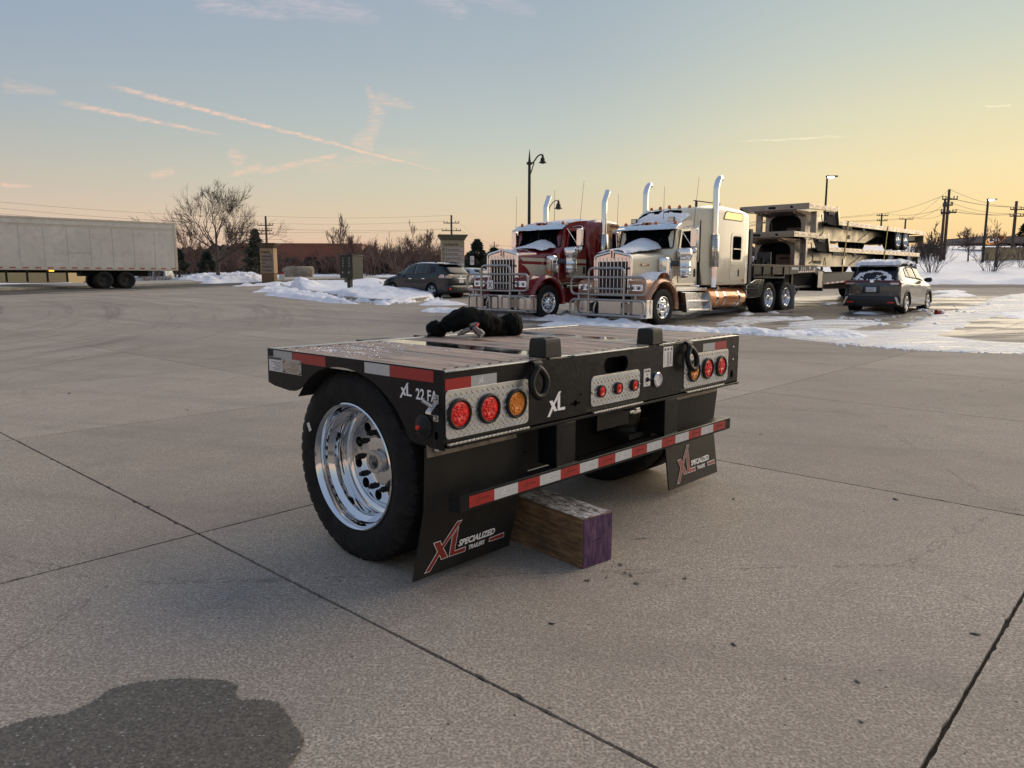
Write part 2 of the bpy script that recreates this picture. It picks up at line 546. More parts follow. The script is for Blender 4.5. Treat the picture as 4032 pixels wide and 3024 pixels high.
def concrete_mat():
    m, nt = material('broom_concrete')
    t = nt.n('ShaderNodeNewGeometry').outputs['Position']
    grain = nt.noise(t, 95, 2, 0.6)
    grain2 = nt.noise(t, 38, 3, 0.6)
    pit = nt.noise(t, 60, 1, 0.5)
    big = nt.noise(t, 0.55, 5, 0.6)
    mid = nt.noise(nt.mapping(t, (1, 1, 1), (0, 0, R(35))), 2.4, 4, 0.6)
    c = nt.mix(nt.ramp(grain, 0.34, 0.66), (0.240, 0.196, 0.156), (0.645, 0.545, 0.450))
    c = nt.mix(nt.ramp(grain2, 0.40, 0.60), nt.mix(0.45, c, (0.26, 0.214, 0.172)), c)
    c = nt.mix(nt.ramp(nt.noise(t, 13, 4, 0.7), 0.42, 0.62, 0.20, 0.0), c, (0.215, 0.176, 0.142))
    c = nt.mix(nt.ramp(big, 0.35, 0.68, 0.0, 0.40), c, (0.25, 0.206, 0.168))
    c = nt.mix(nt.ramp(mid, 0.45, 0.75, 0.0, 0.30), c, (0.215, 0.182, 0.155))
    # pinkish tint here and there
    c = nt.mix(nt.ramp(nt.noise(t, 0.9, 3), 0.5, 0.7, 0, 0.25), c, (0.37, 0.285, 0.27))
    # every slab was poured on its own day: small differences in tone
    rnd = nt.n('ShaderNodeObjectInfo').outputs['Random']
    kk = nt.ramp(rnd, 0, 1, 0.90, 1.10, smooth=False)
    c = nt.mix(1.0, c, nt.n('ShaderNodeCombineXYZ', ins={0: kk, 1: kk, 2: kk}).outputs[0], 'MULTIPLY')
    # hairline cracks
    vc = nt.n('ShaderNodeTexVoronoi', feature='DISTANCE_TO_EDGE'); nt.put(vc, 'Vector', nt.mapping(t, (1, 1, 1), loc=(3.3, 1.2, 0))); nt.put(vc, 'Scale', 0.16)
    wv = nt.m('ADD', vc.outputs[0], nt.m('MULTIPLY', nt.m('SUBTRACT', nt.noise(t, 3.0, 5, 0.7), 0.5), 0.035))
    c = nt.mix(nt.ramp(nt.m('ABSOLUTE', wv), 0.0004, 0.0012, 0.35, 0.0), c, (0.06, 0.05, 0.04))
    # dark pits and pale stones
    c = nt.mix(nt.ramp(pit, 0.735, 0.77), c, (0.05, 0.045, 0.04))
    vor = nt.n('ShaderNodeTexVoronoi'); nt.put(vor, 'Vector', t); nt.put(vor, 'Scale', 26.0)
    c = nt.mix(nt.ramp(vor.outputs[0], 0.10, 0.06, 0, 0.6), c, (0.62, 0.58, 0.54))
    vor2 = nt.n('ShaderNodeTexVoronoi'); nt.put(vor2, 'Vector', t); nt.put(vor2, 'Scale', 7.0)
    c = nt.mix(nt.ramp(vor2.outputs[0], 0.055, 0.03, 0, 0.85), c, (0.04, 0.036, 0.032))
    # tyre tracks: long soft dark arcs
    sp = nt.n('ShaderNodeSeparateXYZ', ins={0: t})
    rr = nt.n('ShaderNodeVectorMath', operation='DISTANCE', ins={0: t, 1: (-32.0, 14.0, 0.0)}).outputs['Value']
    rn = nt.noise(nt.n('ShaderNodeCombineXYZ', ins={0: rr, 1: nt.m('MULTIPLY', sp.outputs[1], 0.05)}).outputs[0], 1.9, 4, 0.7)
    mask = nt.m('MULTIPLY', nt.ramp(sp.outputs[0], -3, -8), nt.ramp(sp.outputs[1], 7, 14))
    c = nt.mix(nt.m('MULTIPLY', nt.ramp(rn, 0.50, 0.68, 0.0, 0.55), mask), c, (0.15, 0.13, 0.115))
    r2 = nt.n('ShaderNodeVectorMath', operation='DISTANCE', ins={0: t, 1: (14.0, 60.0, 0.0)}).outputs['Value']
    rn2 = nt.noise(nt.n('ShaderNodeCombineXYZ', ins={0: r2, 1: nt.m('MULTIPLY', sp.outputs[0], 0.06)}).outputs[0], 1.3, 4, 0.6)
    c = nt.mix(nt.ramp(rn2, 0.50, 0.72, 0.0, 0.35), c, (0.16, 0.14, 0.125))
    # wet, icy zone around the parked trucks
    wet = nt.m('MULTIPLY', nt.ramp(sp.outputs[1], 14.5, 18.5), nt.ramp(nt.m('SUBTRACT', sp.outputs[0], nt.m('MULTIPLY', sp.outputs[1], 0.02)), -2.0, 1.0))
    wet = nt.m('MULTIPLY', wet, nt.ramp(sp.outputs[1], 42, 34))
    wn = nt.noise(nt.mapping(t, (0.35, 1.2, 1), (0, 0, R(-12))), 1.1, 5, 0.62)
    wetm = nt.m('MULTIPLY', wet, nt.ramp(wn, 0.40, 0.54))
    c = nt.mix(nt.m('MULTIPLY', wetm, 0.70), c, (0.055, 0.050, 0.042))
    rough = nt.m('SUBTRACT', 0.86, nt.m('MULTIPLY', wetm, 0.50))
    b = bsdf(nt, Base_Color=c, Roughness=rough)
    nt.put(b, 'Specular IOR Level', 0.35)
    hgt = nt.m('ADD', nt.m('MULTIPLY', grain, 1.0), nt.m('MULTIPLY', grain2, 0.8))
    bn = nt.n('ShaderNodeBump', ins={'Strength': nt.m('SUBTRACT', 0.55, nt.m('MULTIPLY', wetm, 0.5)), 'Distance': 0.004, 'Height': hgt}); nt.put(b, 'Normal', bn)
    return m


M['concrete'] = concrete_mat()
# ================================================================== GROUND
LOT = [(-24.5, -16), (-23.6, 20), (-23.1, 34), (-22.4, 45.2), (-19.8, 50.5), (-17.6, 54), (-15, 56), (-8, 55.5), (0, 54), (28, 51.2), (34.6, 51.4), (62, 53), (62, -16)]
ROAD = [(-28.5, -30), (-28.2, 5), (-27.6, 25), (-26.2, 38), (-24.4, 48), (-21.0, 58), (-15, 68), (-6, 74.5), (8, 79), (30, 82)]
ROAD_W = 2.6


def poly_sd(px, py, poly, closed=True):
    """distance to the outline, positive inside (closed) ; plain distance for open lines"""
    P = np.array(poly, float); n = len(P)
    d = np.full(np.shape(px), 1e9); inside = np.zeros(np.shape(px), bool)
    for i in range(n if closed else n - 1):
        a = P[i]; b = P[(i + 1) % n]
        ex, ey = b - a
        t = np.clip(((px - a[0]) * ex + (py - a[1]) * ey) / (ex * ex + ey * ey), 0, 1)
        d = np.minimum(d, np.hypot(px - a[0] - t * ex, py - a[1] - t * ey))
        if closed:
            c = ((a[1] > py) != (b[1] > py))
            with np.errstate(divide='ignore', invalid='ignore'):
                xi = a[0] + (py - a[1]) * ex / (ey if ey != 0 else 1e-9)
            inside ^= c & (px < xi)
    return np.where(inside, d, -d) if closed else d


def grid_mesh(name, xs, ys, zs, keep=None, mat=None, kind=None, parent=None, smooth=True):
    """xs, ys, zs: 2-D arrays; keep: bool per cell"""
    h_, w_ = xs.shape
    idx = np.arange(h_ * w_).reshape(h_, w_)
    q = np.stack([idx[:-1, :-1], idx[:-1, 1:], idx[1:, 1:], idx[1:, :-1]], -1).reshape(-1, 4)
    if keep is not None: q = q[keep.reshape(-1)]
    used = np.unique(q); mp = np.full(h_ * w_, -1); mp[used] = np.arange(len(used))
    co = np.stack([xs, ys, zs], -1).reshape(-1, 3)[used]
    q = mp[q]
    # upward facing
    me = bpy.data.meshes.new(name)
    a = co[q[0]]
    nrm = np.cross(a[1] - a[0], a[2] - a[0])
    if nrm[2] < 0: q = q[:, ::-1]
    me.vertices.add(len(co)); me.vertices.foreach_set('co', co.ravel())
    me.loops.add(q.size); me.loops.foreach_set('vertex_index', q.ravel().astype(np.int32))
    me.polygons.add(len(q)); me.polygons.foreach_set('loop_start', np.arange(0, q.size, 4, dtype=np.int32))
    me.polygons.foreach_set('loop_total', np.full(len(q), 4, np.int32))
    me.update(calc_edges=True); me.validate()
    if smooth: me.polygons.foreach_set('use_smooth', [True] * len(q))
    if mat: me.materials.append(mat)
    o = bpy.data.objects.new(name, me); COL.objects.link(o)
    if kind: o['kind'] = kind
    if parent: o.parent = parent
    return o


# snowy terrain round the lot, reaching the horizon
ang = np.radians(np.concatenate([np.arange(-180, -42, 3), np.arange(-42, 42, 0.22), np.arange(42, 181, 3)]))
rad = np.concatenate([[0.01, 3, 6, 9, 12, 15, 18, 21, 24, 27], 30 * 1.014 ** np.arange(0, 195)])
A_, R_ = np.meshgrid(ang, rad)
gx = R_ * np.sin(A_); gy = R_ * np.cos(A_)
zt = gz(gx, gy)
sd = poly_sd(gx, gy, LOT); rd = poly_sd(gx, gy, ROAD, False) - ROAD_W
ncl = fbm(gx * 0.35, gy * 0.35, 5, 1) - 0.48
lump = fbm(gx * 1.4, gy * 1.4, 4, 2) - 0.48
out = np.minimum(-sd, rd)                       # metres outside lot and road
f = smooth01((out + (lump * 0.8)) / 0.9)
bank = np.exp(-((out - 1.3) / 1.0) ** 2) * (0.22 + 0.5 * np.clip(ncl, -0.2, 0.5))      # ploughed bank along the edges
field = 0.07 + ncl * 0.30 + lump * 0.10
zt = zt - 0.10 * (1 - f) + f * (field * np.clip(0.35 + gy / 60, 0.3, 2) * 0.6 + bank * 0.8)
dip = smooth01((gy - 55.5) / 3) * smooth01((72 - gy) / 3) * smooth01((-24.5 - gx - (gy - 58) * -0.05) / 1.5) * smooth01((gx + 48) / 4)
zt = zt - 0.85 * dip
M['snowfield'] = None


def snowfield_mat():
    m, nt = material('snowfield')
    t = nt.n('ShaderNodeNewGeometry').outputs['Position']
    d = nt.noise(t, 0.16, 6, 0.7); d2 = nt.noise(nt.mapping(t, (0.5, 1.6, 1)), 1.0, 5, 0.65)
    dm = nt.m('MULTIPLY', nt.ramp(d, 0.50, 0.68), nt.ramp(d2, 0.46, 0.66))
    c = nt.mix(nt.m('MULTIPLY', dm, 0.65), (0.86, 0.84, 0.88), (0.14, 0.115, 0.08))
    c = nt.mix(nt.ramp(nt.noise(t, 0.05, 4), 0.45, 0.6, 0, 0.25), c, (0.6, 0.58, 0.6))
    b = bsdf(nt, Base_Color=c, Roughness=0.6)
    nt.put(b, 'Normal', nt.n('ShaderNodeBump', ins={'Strength': 0.5, 'Distance': 0.12, 'Height': nt.noise(t, 2.2, 6, 0.6)}))
    return m


M['snowfield'] = snowfield_mat()
grid_mesh('snowy_ground', gx, gy, zt, mat=M['snowfield'], kind='structure')

# parking lot: dark bed seen in the joints, and one slab object per concrete panel
bx, by = np.meshgrid(np.arange(-25, 62.1, 1.5), np.arange(-16, 57, 1.5))
M['jointfill'] = simple('joint_dirt', (0.022, 0.017, 0.012), 0.95, var=0.4, vscale=30, bump=0.8, bscale=80)
lot = grid_mesh('parking_lot', bx, by, gz(bx, by) - 0.014, keep=(poly_sd(bx[:-1, :-1] + .75, by[:-1, :-1] + .75, LOT) > -1.2), mat=M['jointfill'], kind='structure')

YAW = 0.8269
Ux, Uy = math.cos(YAW), math.sin(YAW)
Tx, Ty = Ux * 0 + Uy, -Ux
S_ = 3.37
cells = []
for i in range(-12, 26):
    for j in range(-22, 24):
        n0 = 1.69 + S_ * i; t0 = -0.455 + S_ * j
        cx = (n0 + S_ / 2) * Ux + (t0 + S_ / 2) * Tx; cy = (n0 + S_ / 2) * Uy + (t0 + S_ / 2) * Ty
        if cy < -14: continue
        sdv = float(poly_sd(np.array([cx]), np.array([cy]), LOT)[0])
        if sdv > -2.2: cells.append((math.hypot(cx, cy) + (0 if cy > 0 and abs(cx) < 0.75 * cy + 4 else 200), n0, t0, cx, cy))
cells.sort()
rest = MB()
rs = random.Random(3)


def slab_geo(mb, n0, t0, near):
    g0 = 0.006
    def W(n_, t_, z=None):
        x = n_ * Ux + t_ * Tx; y = n_ * Uy + t_ * Ty
        return (x, y, gzf(x, y) if z is None else z)
    if near:
        ring = []
        K = 110
        for side in range(4):
            for k in range(K):
                f_ = k / K
                jit = g0 + abs(rs.gauss(0, 0.0016)) + (0.010 * rs.random() ** 2 if rs.random() < 0.10 else 0)
                L = S_
                if side == 0: p = (n0 + jit, t0 + g0 + f_ * (L - 2 * g0))
                elif side == 1: p = (n0 + g0 + f_ * (L - 2 * g0), t0 + L - jit)
                elif side == 2: p = (n0 + L - jit, t0 + L - g0 - f_ * (L - 2 * g0))
                else: p = (n0 + L - g0 - f_ * (L - 2 * g0), t0 + jit)
                ring.append(p)
        top = [W(*p) for p in ring]; bot = [(x, y, z - 0.013) for (x, y, z) in top]
        n = len(top)
        mb.add(top + bot, [tuple(range(n))] + [(i, n + i, n + (i + 1) % n, (i + 1) % n) for i in range(n)])
    else:
        q = 3; vs = []
        for a in range(q + 1):
            for b in range(q + 1):
                vs.append(W(n0 + g0 + (S_ - 2 * g0) * a / q, t0 + g0 + (S_ - 2 * g0) * b / q))
        fs = [(a * (q + 1) + b, a * (q + 1) + b + 1, (a + 1) * (q + 1) + b + 1, (a + 1) * (q + 1) + b) for a in range(q) for b in range(q)]
        border = [(0, b) for b in range(q)] + [(a, q) for a in range(q)] + [(q, q - b) for b in range(q)] + [(q - a, 0) for a in range(q)]
        bi = [a * (q + 1) + b for a, b in border]
        k0 = len(vs); vs += [(vs[i][0], vs[i][1], vs[i][2] - 0.013) for i in bi]
        fs += [(bi[i], bi[(i + 1) % len(bi)], k0 + (i + 1) % len(bi), k0 + i) for i in range(len(bi))]
        mb.add(vs, fs)


for k, (dd, n0, t0, cx, cy) in enumerate(cells):
    if k < 290:
        mb = MB(); slab_geo(mb, n0, t0, dd < 9)
        mb.build('concrete_slab', M['concrete'], lot)
    else:
        slab_geo(rest, n0, t0, False)
o = rest.build('concrete_slab_rest', M['concrete'], lot); o['kind'] = 'stuff'

# asphalt road and its far kerb
M['asphalt'] = simple('worn_asphalt', (0.075, 0.066, 0.058), 0.85, var=0.3, vscale=1.5, bump=0.4, bscale=60, dirt=0.3)


def ribbon(line, off0, off1, dz0, dz1, name, mat, kind='structure', step=1.0, jit=0.0, skirt=0.0):
    P = [Vector(p) for p in line]; pts = []
    for a, b in zip(P[:-1], P[1:]):
        n = max(2, int((b - a).length / step))
        for k in range(n): pts.append(a.lerp(b, k / n))
    pts.append(P[-1])
    # smooth
    for _ in range(8):
        pts = [pts[0]] + [(pts[i - 1] + pts[i] * 2 + pts[i + 1]) / 4 for i in range(1, len(pts) - 1)] + [pts[-1]]
    rows = []
    for i, p in enumerate(pts):
        d = (pts[min(i + 1, len(pts) - 1)] - pts[max(i - 1, 0)]).normalized(); nn = Vector((-d.y, d.x))
        row = []
        for k in range(4):
            q = p + nn * (off0 + (off1 - off0) * k / 3 + (rs.uniform(-jit, jit) if k in (0, 3) else 0))
            row.append((q.x, q.y, gzf(q.x, q.y) + dz0 + (dz1 - dz0) * k / 3))
        if skirt: row = [(row[0][0], row[0][1], row[0][2] - skirt)] + row + [(row[-1][0], row[-1][1], row[-1][2] - skirt)]
        rows.append(row)
    mb = MB(); mb.loft(rows, closed_ring=False, cap=False)
    o = mb.build(name, mat, fix=False); o['kind'] = kind
    me = o.data
    if me.polygons[0].normal.z < 0: me.flip_normals()
    return o


ribbon(ROAD, -ROAD_W, ROAD_W, 0.012, 0.012, 'asphalt_road', M['asphalt'])
M['dirtysnow'] = snow_mat('dirty_snow', (0.42, 0.38, 0.34), 0.8, 1.0, 1.0, 5)
M['kerb'] = simple('kerb_concrete', (0.30, 0.27, 0.22), 0.85, var=0.25, vscale=3, bump=0.3, dirt=0.4)
ribbon(ROAD[3:], ROAD_W - 0.05, ROAD_W + 0.18, 0.13, 0.14, 'road_kerb', M['kerb'], step=0.5, skirt=0.2)
ribbon(ROAD[3:8], ROAD_W + 0.1, ROAD_W + 1.3, 0.14, 0.30, 'dirty_snow_verge', M['dirtysnow'], kind='stuff', step=0.5, jit=0.1, skirt=0.1)
ribbon(ROAD[3:6], -ROAD_W - 0.9, -ROAD_W - 0.02, 0.02, 0.02, 'road_gutter', M['kerb'], step=0.5, jit=0.02)
# gutter line of the lot on the right
ribbon([(24, 50.8), (34.6, 51.0), (60, 52.6)], -1.9, -0.1, 0.012, 0.015, 'lot_gutter', simple('gutter_grime', (0.11, 0.09, 0.075), 0.8, var=0.3, vscale=1), step=0.5, jit=0.08)


# ------------------------------------------------------------------ heaps and sheets of snow and ice on the ground
def snow_patch(name, polys, holes, res, hfun, mat, amp=0.35, nsc=1.3, kind='stuff', seed=0, base=0.0, edge=0.0):
    allp = np.concatenate([np.array(p) for p in polys])
    x0, y0 = allp.min(0) - 0.5; x1, y1 = allp.max(0) + 0.5
    xs, ys = np.meshgrid(np.arange(x0, x1, res), np.arange(y0, y1, res))
    d = np.full(xs.shape, -1e9)
    for p in polys: d = np.maximum(d, poly_sd(xs, ys, p))
    for p in holes: d = np.minimum(d, -poly_sd(xs, ys, p))
    d = d + (fbm(xs * nsc, ys * nsc, 4, seed) - 0.47) * 2 * amp
    h = hfun(xs, ys, d)
    ok = (h > 0)
    keep = ok[:-1, :-1] | ok[1:, :-1] | ok[:-1, 1:] | ok[1:, 1:]
    z = gz(xs, ys) + base + np.where(ok, h, -0.012)
    return grid_mesh(name, xs, ys, z, keep, mat, kind)


def ice_mat():
    m, nt = material('packed_ice_and_snow')
    t = nt.n('ShaderNodeNewGeometry').outputs['Position']
    r1 = nt.mapping(t, (0.28, 2.2, 1), (0, 0, R(-50)))
    r1b = nt.mapping(t, (0.35, 1.8, 1), (0, 0, R(14)))
    a = nt.noise(r1, 1.6, 6, 0.68); b_ = nt.noise(r1b, 1.4, 6, 0.68)
    sp = nt.n('ShaderNodeSeparateXYZ', ins={0: t})
    k = nt.ramp(sp.outputs[1], 16.0, 19.0)
    s = nt.mix(k, b_, a)
    fine = nt.noise(t, 9, 5, 0.7)
    s = nt.m('ADD', s, nt.m('MULTIPLY', nt.m('SUBTRACT', fine, 0.5), 0.30))
    c = nt.colramp(s, [(0.32, (0.13, 0.12, 0.105)), (0.41, (0.34, 0.33, 0.33)), (0.49, (0.60, 0.60, 0.61)), (0.60, (0.88, 0.86, 0.88))])
    rough = nt.ramp(s, 0.36, 0.52, 0.24, 0.65)
    b = bsdf(nt, Base_Color=c, Roughness=rough)
    nt.put(b, 'Normal', nt.n('ShaderNodeBump', ins={'Strength': 0.55, 'Distance': 0.03, 'Height': nt.m('ADD', s, nt.m('MULTIPLY', fine, 0.5))}))
    return m


M['ice'] = ice_mat()


def GP(pts, f):
    out_ = []
    for p in pts:
        q = G(*f(*p)); out_.append((q.x, q.y))
    return out_


def zc(ox, oy, s):
    return lambda x, y: (ox + x / s, oy + y / s)


z1 = zc(1000, 1200, 1.443); z2 = zc(1700, 1200, 1.4423); z3 = zc(1800, 600, 2.37); z4 = zc(2200, 650, 2.212); z5 = zc(2900, 700, 2.765)
z6 = zc(3300, 750, 2.552); z7 = zc(900, 800, 2.212); z8 = zc(0, 650, 2.011)

# great icy sweep at the right
ice_poly = GP([(-700, 1440), (0, 1545), (300, 1570), (600, 1592), (1000, 1612), (1300, 1622), (1868, 1640), (2500, 1660), (2500, 1545),
               (1868, 1532), (1450, 1512), (1150, 1480), (1060, 1455), (1150, 1400), (1300, 1330), (1560, 1270), (1868, 1230), (2400, 1190), (2400, 985), (1868, 1030),
               (1600, 1072), (1480, 1125), (1400, 1155), (1200, 1212), (1100, 1225), (960, 1265), (860, 1300), (600, 1350), (300, 1300), (0, 1290), (-500, 1330)], z6)
ice_holes = [GP([(60, 1400), (300, 1365), (620, 1350), (700, 1365), (560, 1395), (250, 1410)], z6)]
snow_patch('icy_snow_sweep', [ice_poly], ice_holes, 0.11,
           lambda x, y, d: np.where(d > 0, np.minimum(d * 0.12, 0.028) + 0.03 * (fbm(x * 2.2, y * 2.2, 4, 5) - 0.45) * smooth01(d / 0.6), -1), M['ice'], amp=0.4, nsc=0.9, seed=3)
# ridge of snow left by the plough in front of the trucks
rid = GP([(-150, 1480), (60, 1488), (200, 1500), (390, 1530), (700, 1548), (1000, 1560), (1300, 1590), (1659, 1625)], z3)
rid2 = GP([(0, 1392), (350, 1418), (700, 1428), (900, 1440), (1100, 1462), (1350, 1455), (1600, 1460), (1900, 1475), (2212, 1478), (2500, 1500)], z4)


def ridge_h(line, wid, hh, seed):
    def fn(x, y, d_):
        d = poly_sd(x, y, line, False)
        n_ = fbm(x * 2.0, y * 2.0, 4, seed); n2 = fbm(x * 6, y * 6, 3, seed + 1)
        w_ = wid * (0.45 + 1.1 * fbm(x * 0.7, y * 0.7, 3, seed + 2))
        return hh * (0.35 + 1.4 * n_) * (1 - (d / w_) ** 2) + (n2 - 0.5) * 0.09 + (fbm(x * 14, y * 14, 3, seed + 5) - 0.45) * 0.04 - 0.012
    return fn


def line_box(line, m_):
    a = np.array(line); x0, y0 = a.min(0) - m_; x1, y1 = a.max(0) + m_
    return [(x0, y0), (x1, y0), (x1, y1), (x0, y1)]


snow_patch('ploughed_snow_ridge', [line_box(rid, 1)], [], 0.045, ridge_h(rid, 0.62, 0.14, 4), M['snowclean'], amp=0)
snow_patch('ploughed_snow_ridge', [line_box(rid2, 1)], [], 0.045, ridge_h(rid2, 0.60, 0.125, 9), M['snowclean'], amp=0)


def flat_h(hh, soft=0.3, seed=0):
    return lambda x, y, d: np.where(d > 0, hh * smooth01(d / soft) * (0.3 + 1.3 * fbm(x * 2.5, y * 2.5, 4, seed)), -1)


# slush round the wheels and between the trucks
for k, (f_, pts) in enumerate([(z4, [(0, 1330), (120, 1290), (220, 1330), (400, 1345), (560, 1350), (760, 1370), (700, 1390), (300, 1370), (0, 1385)]),
                               (z4, [(1000, 1330), (1500, 1230), (1630, 1235), (1620, 1260), (1250, 1300), (1100, 1330), (1010, 1345)]),
                               (z4, [(1340, 1385), (1500, 1330), (1600, 1325), (1900, 1325), (2212, 1330), (2200, 1345), (1800, 1365), (1500, 1395), (1380, 1398)]),
                               (z4, [(1560, 1300), (1640, 1285), (1700, 1295), (1640, 1312)]),
                               (z5, [(1200, 1452), (1320, 1440), (1500, 1455), (1700, 1475), (1500, 1490), (1250, 1480)]),
                               (z5, [(1960, 1430), (2080, 1405), (2120, 1415), (2050, 1440), (1970, 1452)]),
                               (z5, [(910, 1370), (1100, 1355), (1160, 1362), (1000, 1385), (920, 1382)]),
                               (z5, [(0, 1600), (250, 1530), (560, 1520), (650, 1530), (300, 1570), (60, 1620)]),
                               (z5, [(350, 1470), (380, 1455), (470, 1465), (440, 1475)]),
                               (z3, [(160, 1480), (450, 1450), (700, 1480), (700, 1500), (400, 1520), (180, 1500)]),
                               (z3, [(930, 1500), (1040, 1470), (1120, 1480), (1100, 1530), (960, 1545)]),
                               (z6, [(930, 1060), (1100, 1035), (1290, 1035), (1400, 1065), (1150, 1072), (950, 1070)]),
                               (z6, [(940, 1015), (1200, 1005), (1300, 1020), (1180, 1030), (960, 1028)]),
                               (z6, [(1560, 1225), (1700, 1235), (1868, 1225), (2050, 1250), (1868, 1290), (1700, 1280)])]):
    pl = GP(pts, f_)
    snow_patch('slush_patch', [pl], [], 0.05 if k < 11 else 0.12, flat_h(0.06 if k not in (9, 10) else 0.12, 0.25, k), M['ice'] if k in (2, 7, 9) else M['snow'], amp=0.22, nsc=2.2, seed=k + 20)

# raised island with mailbox: kerb, lawn snow, spill over the kerb
isl = GP([(440, 720), (470, 738), (600, 768), (760, 795), (880, 812), (970, 835), (1130, 858), (1400, 872), (1650, 862), (1760, 842), (1800, 826), (1650, 800), (1500, 770), (1420, 752), (1360, 735), (1330, 715), (1330, 690), (900, 690), (560, 690)], z7)
cen = np.mean(np.array(isl), 0)
ring = [Vector((p[0], p[1])) for p in isl]
mb = MB()
prof = [(0.0, 0.0), (0.0, 0.14), (0.17, 0.155), (0.17, 0.05)]
loops = []
n_r = len(ring)
fine_ring = []
for i in range(n_r):
    for k in range(6): fine_ring.append(ring[i].lerp(ring[(i + 1) % n_r], k / 6))
for _ in range(6): fine_ring = [(fine_ring[i - 1] + fine_ring[i] * 2 + fine_ring[(i + 1) % len(fine_ring)]) / 4 for i in range(len(fine_ring))]
isl_f = [(p.x, p.y) for p in fine_ring]
area = sum(isl_f[i][0] * isl_f[(i + 1) % len(isl_f)][1] - isl_f[(i + 1) % len(isl_f)][0] * isl_f[i][1] for i in range(len(isl_f)))
sgn = 1 if area > 0 else -1
rows = []
for i, p in enumerate(fine_ring):
    d = (fine_ring[(i + 1) % len(fine_ring)] - fine_ring[i - 1]).normalized(); nn = Vector((-d.y, d.x)) * sgn
    rows.append([(p.x + nn.x * a, p.y + nn.y * a, gzf(p.x, p.y) + b) for a, b in prof])
rows.append(rows[0])
mb.loft(rows, closed_ring=False, cap=False)
kerb = mb.build('island_kerb', M['kerb']); kerb['kind'] = 'structure'
mb_h = poly_sd


def isl_h(x, y, d):
    mail = (-7.9, 38.2)
    dm = np.hypot(x - (-6.2), (y - 35.0)); dl = np.hypot(x + 13.0, y - 44.5)
    body = 0.14 + 0.10 * fbm(x, y, 4, 31) + 0.09 * fbm(x * 3, y * 3, 4, 32) - 0.06
    heap = 0.42 * np.exp(-(dm / 2.2) ** 2) * (0.6 + 0.8 * fbm(x * 1.5, y * 1.5, 4, 33)) + 0.75 * np.exp(-(dl / 1.5) ** 2) * (0.5 + 1.0 * fbm(x * 1.4, y * 1.4, 4, 34))
    return np.where(d > 0.02, (body + heap) * smooth01(d / 0.25 + 0.25), -1)


snow_patch('island_snow', [isl], [], 0.09, isl_h, M['snow'], amp=0.28, nsc=1.2, seed=41)
spill = GP([(220, 776), (440, 700), (480, 740), (620, 775), (860, 815), (960, 835), (900, 850), (1110, 866), (1140, 880), (850, 868), (500, 822), (310, 802), (420, 775)], z7)
snow_patch('spilled_snow', [spill], [], 0.08, flat_h(0.20, 0.4, 50), M['snow'], amp=0.25, nsc=1.5, seed=42)
snow_patch('spilled_snow', [GP([(1280, 885), (1300, 865), (1380, 858), (1430, 878), (1400, 888)], z7)], [], 0.06, flat_h(0.12, 0.3, 51), M['snow'], amp=0.15, nsc=2, seed=43)
snow_patch('spilled_snow', [GP([(1660, 890), (1740, 850), (1800, 838), (1900, 862), (2000, 875), (2100, 885), (1900, 892)], z7)], [], 0.08, flat_h(0.10, 0.3, 52), M['snow'], amp=0.25, nsc=1.5, seed=44)
# snow heap behind the road by the tree
snow_patch('snow_heap', [GP([(1300, 940), (1500, 905), (1640, 870), (1740, 905), (1830, 868), (1960, 880), (2150, 905), (2150, 925), (1700, 940)], z8)], [], 0.12, flat_h(0.55, 1.6, 60), M['snow'], amp=0.3, nsc=0.8, seed=45)
snow_patch('snow_heap', [GP([(0, 625), (100, 625), (190, 650), (200, 690), (0, 695)], z7)], [], 0.12, flat_h(0.5, 1.2, 61), M['snow'], amp=0.3, nsc=0.8, seed=46)


# lumps and crumbs of broken snow along the banks
ico = MB()
rk_ = random.Random(8)
def lump(mb, x, y, s):
    n_ = 6; z = gzf(x, y)
    top = (x + rk_.uniform(-.3, .3) * s, y + rk_.uniform(-.3, .3) * s, z + s * rk_.uniform(0.5, 1.0))
    a = [(x + math.cos(k * 1.047) * s * rk_.uniform(.7, 1.2), y + math.sin(k * 1.047) * s * rk_.uniform(.7, 1.2), z - 0.01) for k in range(n_)]
    b = [(x + (p[0] - x) * rk_.uniform(.7, 1), y + (p[1] - y) * rk_.uniform(.7, 1), z + s * rk_.uniform(.3, .7)) for p in a]
    mb.add(a + b + [top], [(i, (i + 1) % 6, 6 + (i + 1) % 6, 6 + i) for i in range(6)] + [(6 + i, 6 + (i + 1) % 6, 12) for i in range(6)])
def along(line, n, wid, smin, smax):
    L = [Vector(p) for p in line]
    for k in range(n):
        i = rk_.randrange(len(L) - 1); p = L[i].lerp(L[i + 1], rk_.random()); lump(ico, p.x + rk_.gauss(0, wid), p.y + rk_.gauss(0, wid), smin + (smax - smin) * rk_.random() ** 3)
along(rid, 160, 0.35, 0.02, 0.11); along(rid2, 220, 0.33, 0.02, 0.11)
along(isl[:14], 260, 0.45, 0.03, 0.14); along(ice_poly[1:7], 150, 0.18, 0.012, 0.05); along(ice_poly[20:30], 120, 0.5, 0.02, 0.10)
o = ico.build('snow_crumbs', M['snowclean'], fix=False, smooth=60); o['kind'] = 'stuff'


